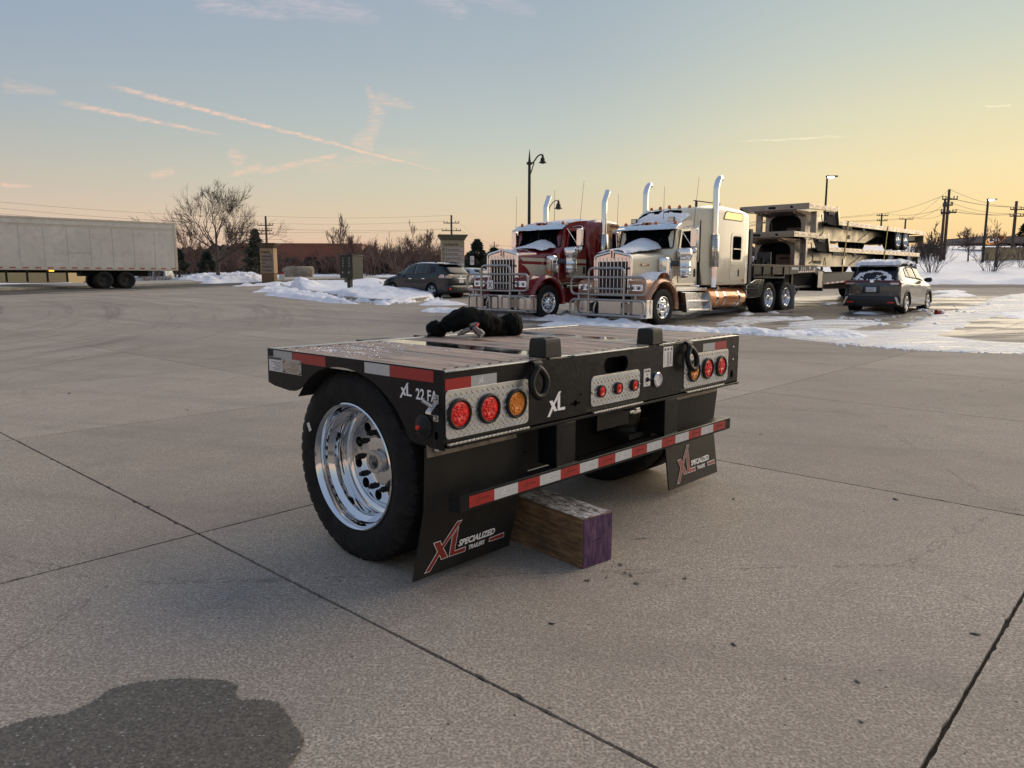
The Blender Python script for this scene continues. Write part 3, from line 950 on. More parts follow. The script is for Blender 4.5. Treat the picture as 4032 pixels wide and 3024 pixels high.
# wet stain at the lower left and small marks on the concrete
def sheet(name, pts, mat, jag=0.012, dz=0.004, steps=14, kind='stuff'):
    out_ = []
    n = len(pts)
    for i in range(n):
        a = Vector(pts[i][:2]); b = Vector(pts[(i + 1) % n][:2]); d = b - a
        nn = Vector((-d.y, d.x)).normalized()
        for k in range(steps):
            p = a.lerp(b, k / steps); e = (rs.random() - 0.5) * 2 * jag * (1 if rs.random() > 0.15 else 2)
            p = p + nn * e
            out_.append((p.x, p.y, gzf(p.x, p.y) + dz))
    me = bpy.data.meshes.new(name); me.from_pydata(out_, [], [tuple(range(len(out_)))]); me.update()
    if me.polygons[0].normal.z < 0: me.flip_normals()
    me.materials.append(mat)
    o = bpy.data.objects.new(name, me); COL.objects.link(o); o['kind'] = kind
    return o


def wet_mat():
    m, nt = material('wet_concrete')
    t = nt.n('ShaderNodeNewGeometry').outputs['Position']
    g1 = nt.noise(t, 95, 2); g2 = nt.noise(t, 18, 4)
    c = nt.mix(nt.ramp(g1, 0.3, 0.7), (0.066, 0.053, 0.040), (0.180, 0.150, 0.115))
    c = nt.mix(nt.ramp(g2, 0.35, 0.7, 0, 0.5), c, (0.088, 0.073, 0.056))
    for s_, a, b_ in ((30.0, 0.16, 0.10), (55.0, 0.14, 0.09), (13.0, 0.09, 0.06)):
        vor = nt.n('ShaderNodeTexVoronoi'); nt.put(vor, 'Vector', nt.mapping(t, (1, 1.5, 1), (0, 0, 0.6))); nt.put(vor, 'Scale', s_)
        c = nt.mix(nt.ramp(vor.outputs[0], a, b_, 0, 0.75), c, (0.40, 0.38, 0.35))
    b = bsdf(nt, Base_Color=c, Roughness=0.55)
    nt.put(b, 'Normal', nt.n('ShaderNodeBump', ins={'Strength': 0.5, 'Distance': 0.004, 'Height': g1}))
    return m


D = lambda x, y: (x / .5486, y / .5486)
stain = GP([(-200, 1640), (0, 1575), (60, 1555), (140, 1545), (200, 1520), (240, 1490), (300, 1475), (400, 1467), (480, 1470), (515, 1483), (505, 1500), (520, 1515), (560, 1513), (600, 1517), (615, 1540), (640, 1570), (655, 1595), (650, 1620), (625, 1660), (600, 1700), (-200, 1700)], D)
sheet('wet_patch', stain, wet_mat(), jag=0.006, steps=26)
M['stain'] = simple('oil_stain', (0.10, 0.088, 0.07), 0.7, var=0.4, vscale=25)
for (x, y, a, b_) in [(1340, 1221, 12, 7), (1362, 1243, 8, 10), (1376, 1262, 14, 9), (1270, 1255, 16, 4), (1350, 1238, 5, 5), (1480, 1250, 10, 5), (1310, 1248, 8, 3), (405, 885, 8, 2), (1440, 1268, 7, 3)]:
    c_ = G(*D(x, y)); rx = a * 1.8 / 2950 * c_.y * 0.6; ry = b_ * 1.8 / 2950 * c_.y * c_.y / 1.4 * 0.6
    pts = [(c_.x + rx * math.cos(k * 0.7) * rs.uniform(0.4, 1.1), c_.y + ry * math.sin(k * 0.7) * rs.uniform(0.4, 1.1)) for k in range(9)]
    sheet('dark_stain', pts, M['stain'], jag=0.004, steps=5)
# little black rubber crumbs and a scrap of leaf
M['crumb'] = simple('rubber_crumb', (0.02, 0.02, 0.022), 0.6)
for i, (x, y, s_) in enumerate([(1457, 924, .03), (1192, 1348, .018), (1585, 1393, .02), (1852, 1473, .018), (2106, 1370, .024), (1642, 938, .02), (1935, 1079, .03), (320, 1095, .02), (640, 660, .02), (1585, 1078, .02), (150, 850, .03), (1860, 1560, 0.012)]):
    c_ = G(*D(x, y)); mb = MB()
    s_ *= 0.55
    mb.lathe([(0.001, 0), (s_, 0.003), (s_ * 0.8, s_ * 0.35), (0.001, s_ * 0.45)], 7, axis='Z', closed=False)
    mb.v = [(v_[0] * 1.5 * rs.uniform(.8, 1.2), v_[1] * 0.8 * rs.uniform(.8, 1.2), v_[2]) for v_ in mb.v]
    o = mb.build('rubber_crumb', M['crumb'], smooth=50, loc=(c_.x, c_.y, gzf(c_.x, c_.y)))
    o.rotation_euler = (0, 0, rs.uniform(0, 3))
    where = ['right of the trailer by the long joint', 'front centre below the timber', 'front right of centre', 'right foreground beside a brown stain', 'right foreground beside the slab joint', 'right of the right mud flap',
             'right of the flap near the far joint', 'left middle distance', 'far left beyond the trailer', 'below the right mud flap', 'far left edge by the joint', 'bottom right'][i]
    tag(o, 'small black rubber crumb on the concrete, ' + where, 'debris', 'rubber crumbs on the concrete')
c_ = G(*D(1381, 1164))
mb = MB(); mb.prism([(0, 0), (0.02, 0.012), (0.05, 0.016), (0.075, 0.008), (0.06, -0.004), (0.035, 0.002), (0.012, -0.006)], ex=(1, 0, 0), ey=(0.2, 1, 0.25), ez=(0, 0, 1), t=0.0015)
o = mb.build('leaf_scrap', simple('dry_leaf', (0.42, 0.36, 0.32), 0.8, var=0.3, vscale=60), loc=(c_.x - 0.02, c_.y, gzf(c_.x, c_.y) + 0.008))
tag(o, 'pale dry scrap of leaf lying right of the wooden block', 'leaf')
# ================================================================== WHEELS
def tyre_mesh(Ro, Ri, w, n=96, lugs=True, name='tyre'):
    """outer face at y=0, body towards +y (axis Y)"""
    mb = MB()
    p = [(Ri, 0.018), (Ri + 0.012, 0.010), (Ri + 0.03, 0.004), (Ri + (Ro - Ri) * 0.35, -0.004), (Ri + (Ro - Ri) * 0.6, -0.004), (Ro - 0.045, 0.004), (Ro - 0.018, 0.014), (Ro - 0.004, 0.026), (Ro, 0.042)]
    k = 4; gw = 0.008
    span = w - 0.084
    for i in range(1, k + 1):
        c = 0.042 + span * i / (k + 1)
        p += [(Ro, c - gw / 2 - 0.001), (Ro - 0.013, c - gw / 2 + 0.001), (Ro - 0.013, c + gw / 2 - 0.001), (Ro, c + gw / 2 + 0.001)]
    q = [(r_, w - h_) for r_, h_ in reversed(p[:9])]
    prof = p + q
    def rf(kk, j, r_):
        if lugs and (kk % 4 == 0) and (j in (6, 7, 8) or j in (len(prof) - 7, len(prof) - 8, len(prof) - 9)): return r_ - 0.010
        return r_
    mb.lathe(prof, n, rfun=rf)
    me = mb.build(name, M['rubber'], smooth=35)
    m_ = me.data; bpy.data.objects.remove(me); return m_


def mesh_only(mb, name, mat, smooth=40, cut=None, bevel=0):
    o = mb.build(name, mat, smooth=smooth, cut=cut)
    if bevel:
        md = o.modifiers.new('b', 'BEVEL'); md.width = bevel; md.segments = 2
        dg = bpy.context.evaluated_depsgraph_get(); dg.update()
        me = bpy.data.meshes.new_from_object(o.evaluated_get(dg))
    else: me = o.data
    bpy.data.objects.remove(o); return me


# deep-dish polished rim (outer wheel of a dual pair)
dish = [(0.290, 0.030), (0.305, 0.012), (0.311, 0.016), (0.309, 0.004), (0.303, 0.000), (0.297, 0.006), (0.290, 0.020), (0.284, 0.040), (0.281, 0.062), (0.270, 0.075), (0.258, 0.085), (0.254, 0.100), (0.254, 0.128), (0.262, 0.140), (0.268, 0.150),
        (0.266, 0.166), (0.246, 0.172), (0.238, 0.178), (0.236, 0.188)]
mb = MB(); mb.lathe(dish, 128, closed=False)
RIM_DISH = mesh_only(mb, 'rim', M['wheelalu'], 30)
mb = MB(); mb.lathe([(0.240, 0.184), (0.228, 0.176), (0.205, 0.172), (0.150, 0.176), (0.122, 0.172), (0.118, 0.168), (0.05, 0.168), (0.05, 0.186), (0.12, 0.188), (0.228, 0.192), (0.240, 0.196)], 96)
holes = []
for k in range(10):
    a = 2 * math.pi * (k + 0.35) / 10
    c = MB(); c.cyl((0.178 * math.cos(a), 0.10, 0.178 * math.sin(a)), (0.178 * math.cos(a), 0.26, 0.178 * math.sin(a)), 0.027, 24)
    holes.append(c)
DISC_DISH = mesh_only(mb, 'disc', M['wheelalu'], 30, cut=holes)
mb = MB(); mb.lathe([(0.0001, 0.052), (0.018, 0.052), (0.024, 0.058), (0.045, 0.060), (0.047, 0.055), (0.071, 0.055), (0.074, 0.060), (0.074, 0.07), (0.062, 0.075), (0.062, 0.15), (0.095, 0.155), (0.098, 0.17), (0.001, 0.17)], 48, closed=False)
HUB_CAP = mesh_only(mb, 'hub', simple('cast_hub_aluminium', (0.62, 0.60, 0.58), 0.30, 0.8, var=0.1, vscale=20), 30)
mb = MB(); mb.lathe([(0.0001, 0.048), (0.018, 0.049), (0.026, 0.054), (0.042, 0.057)], 32, closed=False)
HUB_WINDOW = mesh_only(mb, 'oil_window', M['glassdark'], 30)
mb = MB()
mb.cyl((0, 0.006, 0), (0, 0.04, 0), 0.0155, 6); mb.cyl((0, -0.008, 0), (0, 0.006, 0), 0.010, 12)
NUT_BLACK = mesh_only(mb, 'wheel_nut', M['blackflat'], 30)
mb = MB(); mb.cyl((0, 0, 0), (0, 0.035, 0), 0.017, 6); mb.cyl((0, -0.02, 0), (0, 0, 0), 0.013, 10, 0.015)
NUT_CHROME = mesh_only(mb, 'wheel_nut', M['chrome'], 30)
# convex steer rim
steer = [(0.275, 0.05), (0.298, 0.030), (0.305, 0.014), (0.303, 0.002), (0.297, 0.000), (0.290, 0.008), (0.284, 0.030), (0.276, 0.040), (0.262, 0.036), (0.240, 0.026), (0.200, 0.016), (0.155, 0.012), (0.130, 0.016), (0.05, 0.018),
         (0.05, 0.035), (0.13, 0.035), (0.24, 0.055), (0.275, 0.08)]
mb = MB(); mb.lathe(steer, 72)
hs = []
for k in range(10):
    a = 2 * math.pi * (k + 0.5) / 10
    c = MB(); c.cyl((0.205 * math.cos(a), -0.1, 0.205 * math.sin(a)), (0.205 * math.cos(a), 0.2, 0.205 * math.sin(a)), 0.027, 20); hs.append(c)
RIM_STEER = mesh_only(mb, 'rim', M['wheelalu'], 30, cut=hs)
mb = MB(); mb.lathe(steer, 72)
hs = []
for k in range(5):
    a = 2 * math.pi * (k + 0.3) / 5
    ca, sa = math.cos(a), math.sin(a)
    c = MB(); c.prism(rounded(0.13, 0.06, 0.028, 5), o=(0.215 * ca, -0.1, 0.215 * sa), ex=(-sa, 0, ca), ey=(ca, 0, sa), ez=(0, 1, 0), t=0.3); hs.append(c)
RIM_STEER5 = mesh_only(mb, 'rim', M['wheelalu'], 30, cut=hs)
mb = MB(); mb.lathe([(0.0001, -0.06), (0.04, -0.058), (0.062, -0.045), (0.075, -0.02), (0.105, 0.0), (0.11, 0.018)], 40, closed=False)
STEER_CAP = mesh_only(mb, 'hub_cap', M['chrome'], 30)
mb = MB(); mb.lathe([(0.0001, 0.0), (0.05, 0.002), (0.085, 0.03), (0.095, 0.10), (0.10, 0.17)], 40, closed=False)
DRIVE_CAP = mesh_only(mb, 'hub_cap', M['chrome'], 30)
mb = MB(); mb.lathe([(0.0001, 0.18), (0.3, 0.18), (0.3, 0.26), (0.0001, 0.26)], 40, closed=False)
DARK_DISC = mesh_only(mb, 'inner_drum', M['dark'], 30)
TYRE_T = tyre_mesh(0.465, 0.300, 0.245, 200)
TYRE_255 = TYRE_T
TYRE_BIG = tyre_mesh(0.515, 0.300, 0.28, 96)
TYRE_DRIVE = tyre_mesh(0.520, 0.300, 0.27, 104)


def truck_wheel(parent, x, y, z, side=1, kind='dish', tyre=None, name='wheel', nuts=True, dual=True):
    """side=1: outer face looks towards -y ; side=-1: mirrored (rotated 180 deg)"""
    wv = thing(name, None, None, (x, y, z), 0 if side == 1 else math.pi)
    wv.parent = parent
    inst(tyre, 'tyre', wv)
    if kind == 'dish':
        inst(RIM_DISH, 'rim', wv); inst(DISC_DISH, 'disc', wv); inst(DARK_DISC, 'brake_drum', wv, (0, 0.03, 0))
    elif kind == 'steer': inst(RIM_STEER, 'rim', wv); inst(STEER_CAP, 'hub_cap', wv); inst(DARK_DISC, 'brake_drum', wv, (0, -0.08, 0))
    elif kind == 'steer5': inst(RIM_STEER5, 'rim', wv); inst(STEER_CAP, 'hub_cap', wv); inst(DARK_DISC, 'brake_drum', wv, (0, -0.08, 0))
    if kind == 'drive':
        inst(RIM_DISH, 'rim', wv); inst(DISC_DISH, 'disc', wv); inst(DRIVE_CAP, 'hub_cap', wv); inst(DARK_DISC, 'brake_drum', wv, (0, 0.03, 0))
    if nuts:
        yy = 0.145 if kind in ('dish', 'drive') else -0.02
        rr_ = 0.142 if kind in ('dish', 'drive') else 0.142
        me = NUT_BLACK if kind == 'dish' else NUT_CHROME
        for k in range(10):
            a = 2 * math.pi * k / 10
            inst(me, 'wheel_nut', wv, (rr_ * math.cos(a), yy, rr_ * math.sin(a)))
    if dual:
        t2 = inst(tyre, 'inner_tyre', wv, (0, 0.30, 0))
    return wv


# ================================================================== FOREGROUND FLIP-AXLE TRAILER   local x: right along the rear, y: forward, z up
TR = thing('flip_axle_trailer', 'short black flip axle trailer with wooden deck and red tail lamps in the foreground', 'trailer', (-0.2765, 2.9626, 0), YAW)
W_ = 2.59; ZT = 0.985
# side plates
prof_side = [(1.352, 0.988), (1.356, 0.81), (1.30, 0.797), (1.155, 0.785), (1.10, 0.789), (1.06, 0.803), (1.014, 0.832), (0.975, 0.862), (0.941, 0.883), (0.89, 0.908), (0.833, 0.926), (0.775, 0.937), (0.717, 0.941), (0.66, 0.941),
             (0.608, 0.936), (0.553, 0.926), (0.503, 0.911), (0.45, 0.892), (0.404, 0.868), (0.355, 0.838), (0.308, 0.800), (0.278, 0.768), (0.251, 0.732), (0.232, 0.70), (0.218, 0.682), (0.20, 0.670), (0.17, 0.664), (0.083, 0.662), (0.0, 0.658), (0.0, 0.988)]
cutL = []
for (yy, zz) in ((0.044, 0.716),):
    c = MB(); c.prism([(p[0] + yy, p[1] + zz) for p in rounded(0.020, 0.034, 0.0099, 5)], o=(-0.05, 0, 0), ex=(0, 1, 0), ey=(0, 0, 1), ez=(1, 0, 0), t=0.1); cutL.append(c)
mb = MB(); mb.prism(prof_side, o=(0, 0, 0), ex=(0, 1, 0), ey=(0, 0, 1), ez=(1, 0, 0), t=0.010)
mb.build('side_plate', M['black'], TR, bevel=0.0015, cut=cutL)
mb = MB(); mb.prism(prof_side, o=(W_ - 0.010, 0, 0), ex=(0, 1, 0), ey=(0, 0, 1), ez=(1, 0, 0), t=0.010)
mb.build('side_plate', M['black'], TR, bevel=0.0015)
# rear plate, recessed between the side plates, with the oval slot and keyhole
cu = []
c = MB(); c.prism(rounded(0.215, 0.082, 0.040, 8, 1.204, 0.909), o=(0, -0.1, 0), t=0.3); cu.append(c)
c = MB(); c.prism(rounded(0.030, 0.030, 0.0149, 6, 0.864, 0.748), o=(0, -0.1, 0), t=0.3); cu.append(c)
c = MB(); c.prism(rounded(0.080, 0.0075, 0.003, 2, 0.864, 0.747), o=(0, -0.1, 0), t=0.3); cu.append(c)
c = MB(); c.prism(rounded(0.012, 0.012, 0.0059, 5, 0.905, 0.786), o=(0, -0.1, 0), t=0.3); cu.append(c)
c = MB(); c.prism(rounded(0.034, 0.050, 0.0169, 6, 2.505, 0.735), o=(0, -0.1, 0), t=0.3); cu.append(c)
mb = MB(); mb.box(0.010, W_ - 0.010, 0.0, 0.012, 0.686, 0.978)
mb.build('rear_plate', M['black'], TR, cut=cu, bevel=0.001)
# lower flange of the rear plate, top angle, inner box behind the slot
mb = MB(); mb.box(0.010, W_ - 0.010, -0.018, 0.10, 0.668, 0.680); mb.build('bottom_flange', M['black'], TR, bevel=0.0015)
mb = MB(); pass
for (a, b_) in ((0.010, 0.57), (0.85, 1.50), (1.98, 2.58)):
    mb = MB(); mb.box(a, b_, -0.004, 0.030, 0.9785, 0.9835); mb.build('top_edge_angle', M['galv'], TR, bevel=0.001)
mb = MB(); mb.box(0.02, 2.57, 0.10, 0.12, 0.69, 0.94); mb.build('inner_bulkhead', M['dark'], TR)
# worn silver paint along the flange lip
for (a, b_) in ((0.01, 0.50), (0.985, 1.43), (1.90, 2.36)):
    me_ = MB(); n_ = int((b_ - a) / 0.0245)
    for k in range(n_):
        x0 = a + (b_ - a) * k / n_; me_.box(x0 + 0.0012, x0 + (b_ - a) / n_ - 0.0012, -0.026, -0.008, 0.6815, 0.6900)
    o = me_.build('tread_lip', M['galv'], TR, bevel=0.001); o['kind'] = 'stuff'


def tread_plate(x0, x1, z0, z1, r=0.018):
    w_, h_ = x1 - x0, z1 - z0
    mb = MB(); mb.prism(rounded(w_, h_, r, 5, (x0 + x1) / 2, (z0 + z1) / 2), o=(0, -0.0042, 0), t=0.0042)
    pl = mb.build('tread_plate', M['tread'], TR, bevel=0.0006)
    mb = MB(); s = 0.0155; i = 0
    z = z0 + 0.010; row = 0
    while z < z1 - 0.008:
        x = x0 + 0.010 + (row % 2) * s; k = 0
        while x < x1 - 0.008:
            a = R(38 if (k + row) % 2 == 0 else -38) if False else R(50 if row % 2 == 0 else -50)
            dx, dz = math.cos(a) * 0.0105, math.sin(a) * 0.0105; nx, nz = -math.sin(a) * 0.0032, math.cos(a) * 0.0032
            cx, cz = x, z
            vs = [(cx - dx, -0.0042, cz - dz), (cx - nx, -0.0042, cz - nz), (cx + dx, -0.0042, cz + dz), (cx + nx, -0.0042, cz + nz),
                  (cx - dx * 0.55, -0.0074, cz - dz * 0.55), (cx + dx * 0.55, -0.0074, cz + dz * 0.55)]
            mb.add(vs, [(0, 1, 4), (1, 5, 4), (1, 2, 5), (2, 3, 5), (3, 4, 5), (3, 0, 4)])
            x += s * 2; k += 1
        z += s; row += 1
    o = mb.build('tread_pattern', M['tread'], pl); o['kind'] = 'stuff'
    return pl


tread_plate(0.011, 0.514, 0.7035, 0.905, 0.02)
tread_plate(0.986, 1.424, 0.713, 0.866, 0.028)
tread_plate(1.893, 2.440, 0.7055, 0.905, 0.02)


def lamp(x, z, r, mat, name='tail_lamp', deep=0.016):
    e = thing(name, None, None, (x, 0, z)); e.parent = TR
    mb = MB(); mb.lathe([(r * 1.02, -0.004), (r * 1.19, -0.004), (r * 1.24, -0.010), (r * 1.20, -0.018), (r * 1.08, -0.022), (r * 0.99, -0.018), (r * 0.97, -0.010)], 48)
    mb.build('grommet', M['block'], e, smooth=40)
    mb = MB()
    mb.lathe([(0.0001, -deep - 0.004), (r * 0.22, -deep - 0.004), (r * 0.25, -deep - 0.001), (r * 0.45, -deep - 0.003), (r * 0.5, -deep), (r * 0.75, -deep - 0.001), (r * 0.80, -deep + 0.002), (r * 0.96, -deep + 0.002), (r, -0.006)], 48, closed=False)
    mb.build('lens', mat, e, smooth=50)
    mb = MB()
    import itertools
    if r > 0.04:
        for k in range(6):
            a = 2 * math.pi * k / 6; mb.lathe([(0.0001, -deep - 0.0055), (0.006, -deep - 0.005), (0.0085, -deep)], 10, closed=False, o=(r * 0.55 * math.cos(a), 0, r * 0.55 * math.sin(a)))
        o = mb.build('lens_optics', mat, e, smooth=50)
    return e


for (x, m_) in ((0.081, 'redlens'), (0.254, 'redlens'), (0.426, 'amberlens'), (1.998, 'amberlens'), (2.165, 'redlens'), (2.335, 'redlens')):
    lamp(x, 0.803, 0.0535, M[m_])
for x in (1.063, 1.211, 1.359): lamp(x, 0.786, 0.0262, M['redlens'], 'marker_lamp', 0.020)
# bolts
mbb = MB(); mbb.lathe([(0.0001, -0.012), (0.006, -0.011), (0.0085, -0.006), (0.0085, -0.004)], 12, closed=False)
BOLT = mesh_only(mbb, 'bolt', M['bolt'], 40)
for (x, z) in ((0.500, 0.800), (0.995, 0.786), (1.412, 0.786), (1.905, 0.80), (2.425, 0.80)): inst(BOLT, 'bolt', TR, (x, 0.0, z))
for (x, z) in ((2.51, 0.91), (2.51, 0.83)): inst(BOLT, 'bolt', TR, (x, 0.006, z))


# tapes
def tape(x0, x1, z0, z1, mat, y=-0.0012, plane='rear', name='reflective_tape'):
    mb = MB()
    if plane == 'rear': mb.box(x0, x1, y, y + 0.0012, z0, z1)
    else: mb.box(y, y + 0.0012, x0, x1, z0, z1)
    return mb.build(name, mat, TR)


# XL letterforms measured from the mud flap emblem (unit: emblem height 1, origin lower left)
SX = 5.185


LO_A = Vector((-0.2765, 2.9626, 0)); LO_U = Vector((math.cos(YAW), math.sin(YAW), 0)); LO_V = Vector((-math.sin(YAW), math.cos(YAW), 0))


def plane_hit(sx, sy, y0, z0, tilt):
    """sight line of a photo pixel with the leaning plane y = y0 + tilt*(z - z0) of the trailer; returns x and distance up the plane"""
    r = ray(sx, sy); O = Vector((0, 0, CAM_H)) - LO_A
    t = (y0 + tilt * (O.z - z0) - O.dot(LO_V)) / (r.dot(LO_V) - tilt * r.z)
    P = O + r * t
    return (P.dot(LO_U), (P.z - z0) * math.sqrt(1 + tilt * tilt))


FL = (0.1995, 0.045, -0.245)      # left flap lower part: y0, z0, tilt
FRP = (0.104, 0.052, 0.139)       # right flap lower part


def flapuv(x, y):
    return plane_hit(1640 + x / SX, 1980 + y / SX, *FL)


Xpts = [flapuv(*p) for p in [(150, 1445), (412, 1000), (335, 822), (482, 766), (512, 852), (826, 372), (930, 340), (545, 915), (635, 1105), (492, 1160), (455, 1072), (268, 1395)]]
Lpts = [flapuv(*p) for p in [(718, 680), (862, 468), (852, 520), (775, 970), (1000, 882), (985, 985), (650, 1100)]]
barp = [flapuv(*p) for p in [(1478, 712), (1780, 595), (1772, 690), (1468, 795)]]
zx0 = min(p[0] for p in Xpts); zz0 = min(p[1] for p in Xpts); zH = max(p[1] for p in Xpts) - zz0
XN = [((p[0] - zx0) / zH, (p[1] - zz0) / zH) for p in Xpts]; LN = [((p[0] - zx0) / zH, (p[1] - zz0) / zH) for p in Lpts]; BN = [((p[0] - zx0) / zH, (p[1] - zz0) / zH) for p in barp]


def shrink(pts, d):
    """inset polygon by d"""
    n = len(pts); A2 = sum(pts[i][0] * pts[(i + 1) % n][1] - pts[(i + 1) % n][0] * pts[i][1] for i in range(n)); s = 1 if A2 > 0 else -1
    out_ = []
    for i in range(n):
        p0, p1, p2 = Vector(pts[i - 1]), Vector(pts[i]), Vector(pts[(i + 1) % n])
        d1 = (p1 - p0).normalized(); d2 = (p2 - p1).normalized()
        n1 = Vector((-d1.y, d1.x)) * s; n2 = Vector((-d2.y, d2.x)) * s
        b = n1 + n2
        if b.length < 1e-4: b = n1
        b = b / max(b.dot(n1), 0.35)
        out_.append(tuple(p1 + b * d))
    return out_


def emblem(o, ex, ey, ez, hgt, mat, parent, red=None, t=0.0012, name='emblem'):
    mb = MB()
    if not red: ex = Vector(ex) * (1.16 / max(p[0] for p in LN))
    for P in (XN, LN): mb.prism([(p[0] * hgt, p[1] * hgt) for p in P], o=o, ex=ex, ey=ey, ez=ez, t=t)
    ob = mb.build(name, mat, parent)
    if red:
        mb = MB(); o2 = Vector(o) - Vector(ez) * 0.0009
        for P in (XN, LN): mb.prism([(p[0] * hgt, p[1] * hgt) for p in shrink(P, 0.014)], o=o2, ex=ex, ey=ey, ez=ez, t=0.0009)
        mb.build(name + '_fill', red, parent)
    return ob


tape(0.012, 0.157, 0.9045, 0.951, M['tapered']); tape(0.157, 0.310, 0.9045, 0.951, M['tapewhite2'])
tape(2.113, 2.262, 0.909, 0.956, M['tapewhite2']); tape(2.262, 2.415, 0.909, 0.956, M['tapered'])
emblem((0.198, -0.0013, 0.912), (1, 0, 0), (0, 0, 1), (0, -1, 0), 0.033, M['faint'], TR, t=0.0004)
for (a, b_, m_) in ((1.291, 1.115, 'tapewhite2'), (1.11, 0.822, 'tapered'), (0.516, 0.338, 'tapewhite'), (0.336, 0.055, 'tapered')):
    tape(b_, a, 0.9335, 0.982, M[m_], -0.0012, 'side')
# white emblem and model lettering
emblem((0.652, -0.0014, 0.708), (1, 0, 0), (0, 0, 1), (0, 1, 0), 0.113, M['white'], TR)
emblem((-0.0014, 0.272, 0.849), (0, -1, 0), (0, 0, 1), (1, 0, 0), 0.068, M['white'], TR)
text('22 FA', 0.064, M['white'], frame((-0.0016, 0.166, 0.856), (0, -1, 0), (0, 0, 1)), TR, bold=0.0012, sx=0.86, depth=0.0006)
# plates on the side
mb = MB(); mb.box(-0.0018, 0, 1.212, 1.338, 0.873, 0.948); mb.build('inspection_sticker', M['label'], TR)
mb = MB(); mb.box(-0.0024, -0.0018, 1.214, 1.336, 0.934, 0.947)
for k in range(6): mb.box(-0.0022, -0.0018, 1.22, 1.22 + 0.05 + 0.05 * rs.random(), 0.881 + k * 0.008, 0.8835 + k * 0.008)
mb.build('sticker_print', M['print'], TR)
mb = MB(); mb.box(-0.003, 0, 1.032, 1.208, 0.872, 0.946); mb.build('data_plate', simple('anodised_data_plate', (0.50, 0.45, 0.40), 0.35, 0.7, var=0.1, vscale=40), TR, bevel=0.001)
mb = MB()
for k in range(9): mb.box(-0.0034, -0.003, 1.05, 1.05 + 0.07 + 0.06 * rs.random(), 0.880 + k * 0.0062, 0.8815 + k * 0.0062)
mb.build('plate_print', M['print'], TR)
for (y_, z_) in ((1.046, 0.934), (1.194, 0.934), (1.046, 0.884), (1.194, 0.884)):
    o = inst(BOLT, 'rivet', TR, (0.0, y_, z_), (0, 0, -math.pi / 2)); o.rotation_euler = (0, 0, -math.pi / 2)
# latch bracket on the side near the corner
st = simple('stainless_bracket', (0.62, 0.60, 0.58), 0.28, 0.95)
mb = MB(); mb.box(-0.004, 0, 0.024, 0.056, 0.848, 0.886); mb.box(-0.004, 0, 0.026, 0.056, 0.776, 0.802)
prof_b = [(-0.004, 0.850), (-0.036, 0.822), (-0.038, 0.812), (-0.004, 0.800)]
rows = []
for (xx, zz) in prof_b: rows.append([(xx, 0.030, zz), (xx, 0.062, zz), (xx - 0.003, 0.062, zz - 0.001), (xx - 0.003, 0.030, zz - 0.001)])
mb.loft(rows)
mb.build('latch_bracket', st, TR, bevel=0.0008)
mb = MB(); mb.cyl((-0.018, 0.045, 0.838), (-0.052, 0.066, 0.866), 0.0085, 16); mb.build('latch_pin', M['galv'], TR, bevel=0.001)
inst(BOLT, 'bolt', TR, (-0.002, 0.040, 0.872), (0, 0, -math.pi / 2)); inst(BOLT, 'bolt', TR, (-0.002, 0.041, 0.789), (0, 0, -math.pi / 2))
# round side marker
mb = MB(); mb.lathe([(0.052, 0.0), (0.051, -0.006), (0.040, -0.010), (0.036, -0.016), (0.028, -0.020), (0.024, -0.027), (0.016, -0.030), (0.014, -0.034), (0.0001, -0.034)], 40, axis='X', o=(0, 0.118, 0.745), closed=False)
mk = mb.build('side_marker', M['block'], TR, smooth=30)
mb = MB(); mb.lathe([(0.0001, -0.042), (0.008, -0.041), (0.011, -0.034)], 16, axis='X', o=(0, 0.118, 0.745), closed=False); mb.build('marker_lens', M['redlens'], mk, smooth=50)
mb = MB(); mb.lathe([(0.030, 0.0), (0.028, 0.012), (0.012, 0.026), (0.0001, 0.026)], 24, axis='X', o=(W_, 0.118, 0.86), closed=False); mb.build('side_marker', M['block'], TR, smooth=30)

# deck planks, metal strips, edges
def plank_mat(i):
    m, nt = material('deck_plank_%d' % i)
    t = nt.n('ShaderNodeTexCoord').outputs['Object']
    t2 = nt.mapping(t, (14, 1.1, 14), loc=(i * 3.1, i * 1.7, 0))
    g = nt.noise(t2, 3.0, 6, 0.65)
    g2 = nt.noise(nt.mapping(t, (60, 2.2, 60), loc=(i, 0, 0)), 3.0, 3, 0.6)
    base = [(0.42, 0.29, 0.225), (0.46, 0.325, 0.255), (0.38, 0.262, 0.205)][i % 3]
    c = nt.mix(nt.ramp(g, 0.34, 0.66), tuple(x * 0.50 for x in base), tuple(x * 1.25 for x in base))
    c = nt.mix(nt.ramp(g2, 0.35, 0.6, 0.4, 0.0), c, tuple(x * 0.40 for x in base))
    # damp blotches, pale frost dust
    d = nt.noise(nt.mapping(t, (3.0, 1.2, 3)), 2.0, 4, 0.6)
    c = nt.mix(nt.ramp(d, 0.52, 0.66, 0, 0.65), c, (0.10, 0.062, 0.058))
    fr = nt.noise(t, 9, 5, 0.75)
    c = nt.mix(nt.ramp(fr, 0.45, 0.75, 0, 0.16), c, (0.62, 0.54, 0.50))
    b = bsdf(nt, Base_Color=c, Roughness=nt.ramp(d, 0.5, 0.65, 0.62, 0.30))
    nt.put(b, 'Normal', nt.n('ShaderNodeBump', ins={'Strength': 0.5, 'Distance': 0.003, 'Height': nt.m('ADD', g2, g)}))
    return m


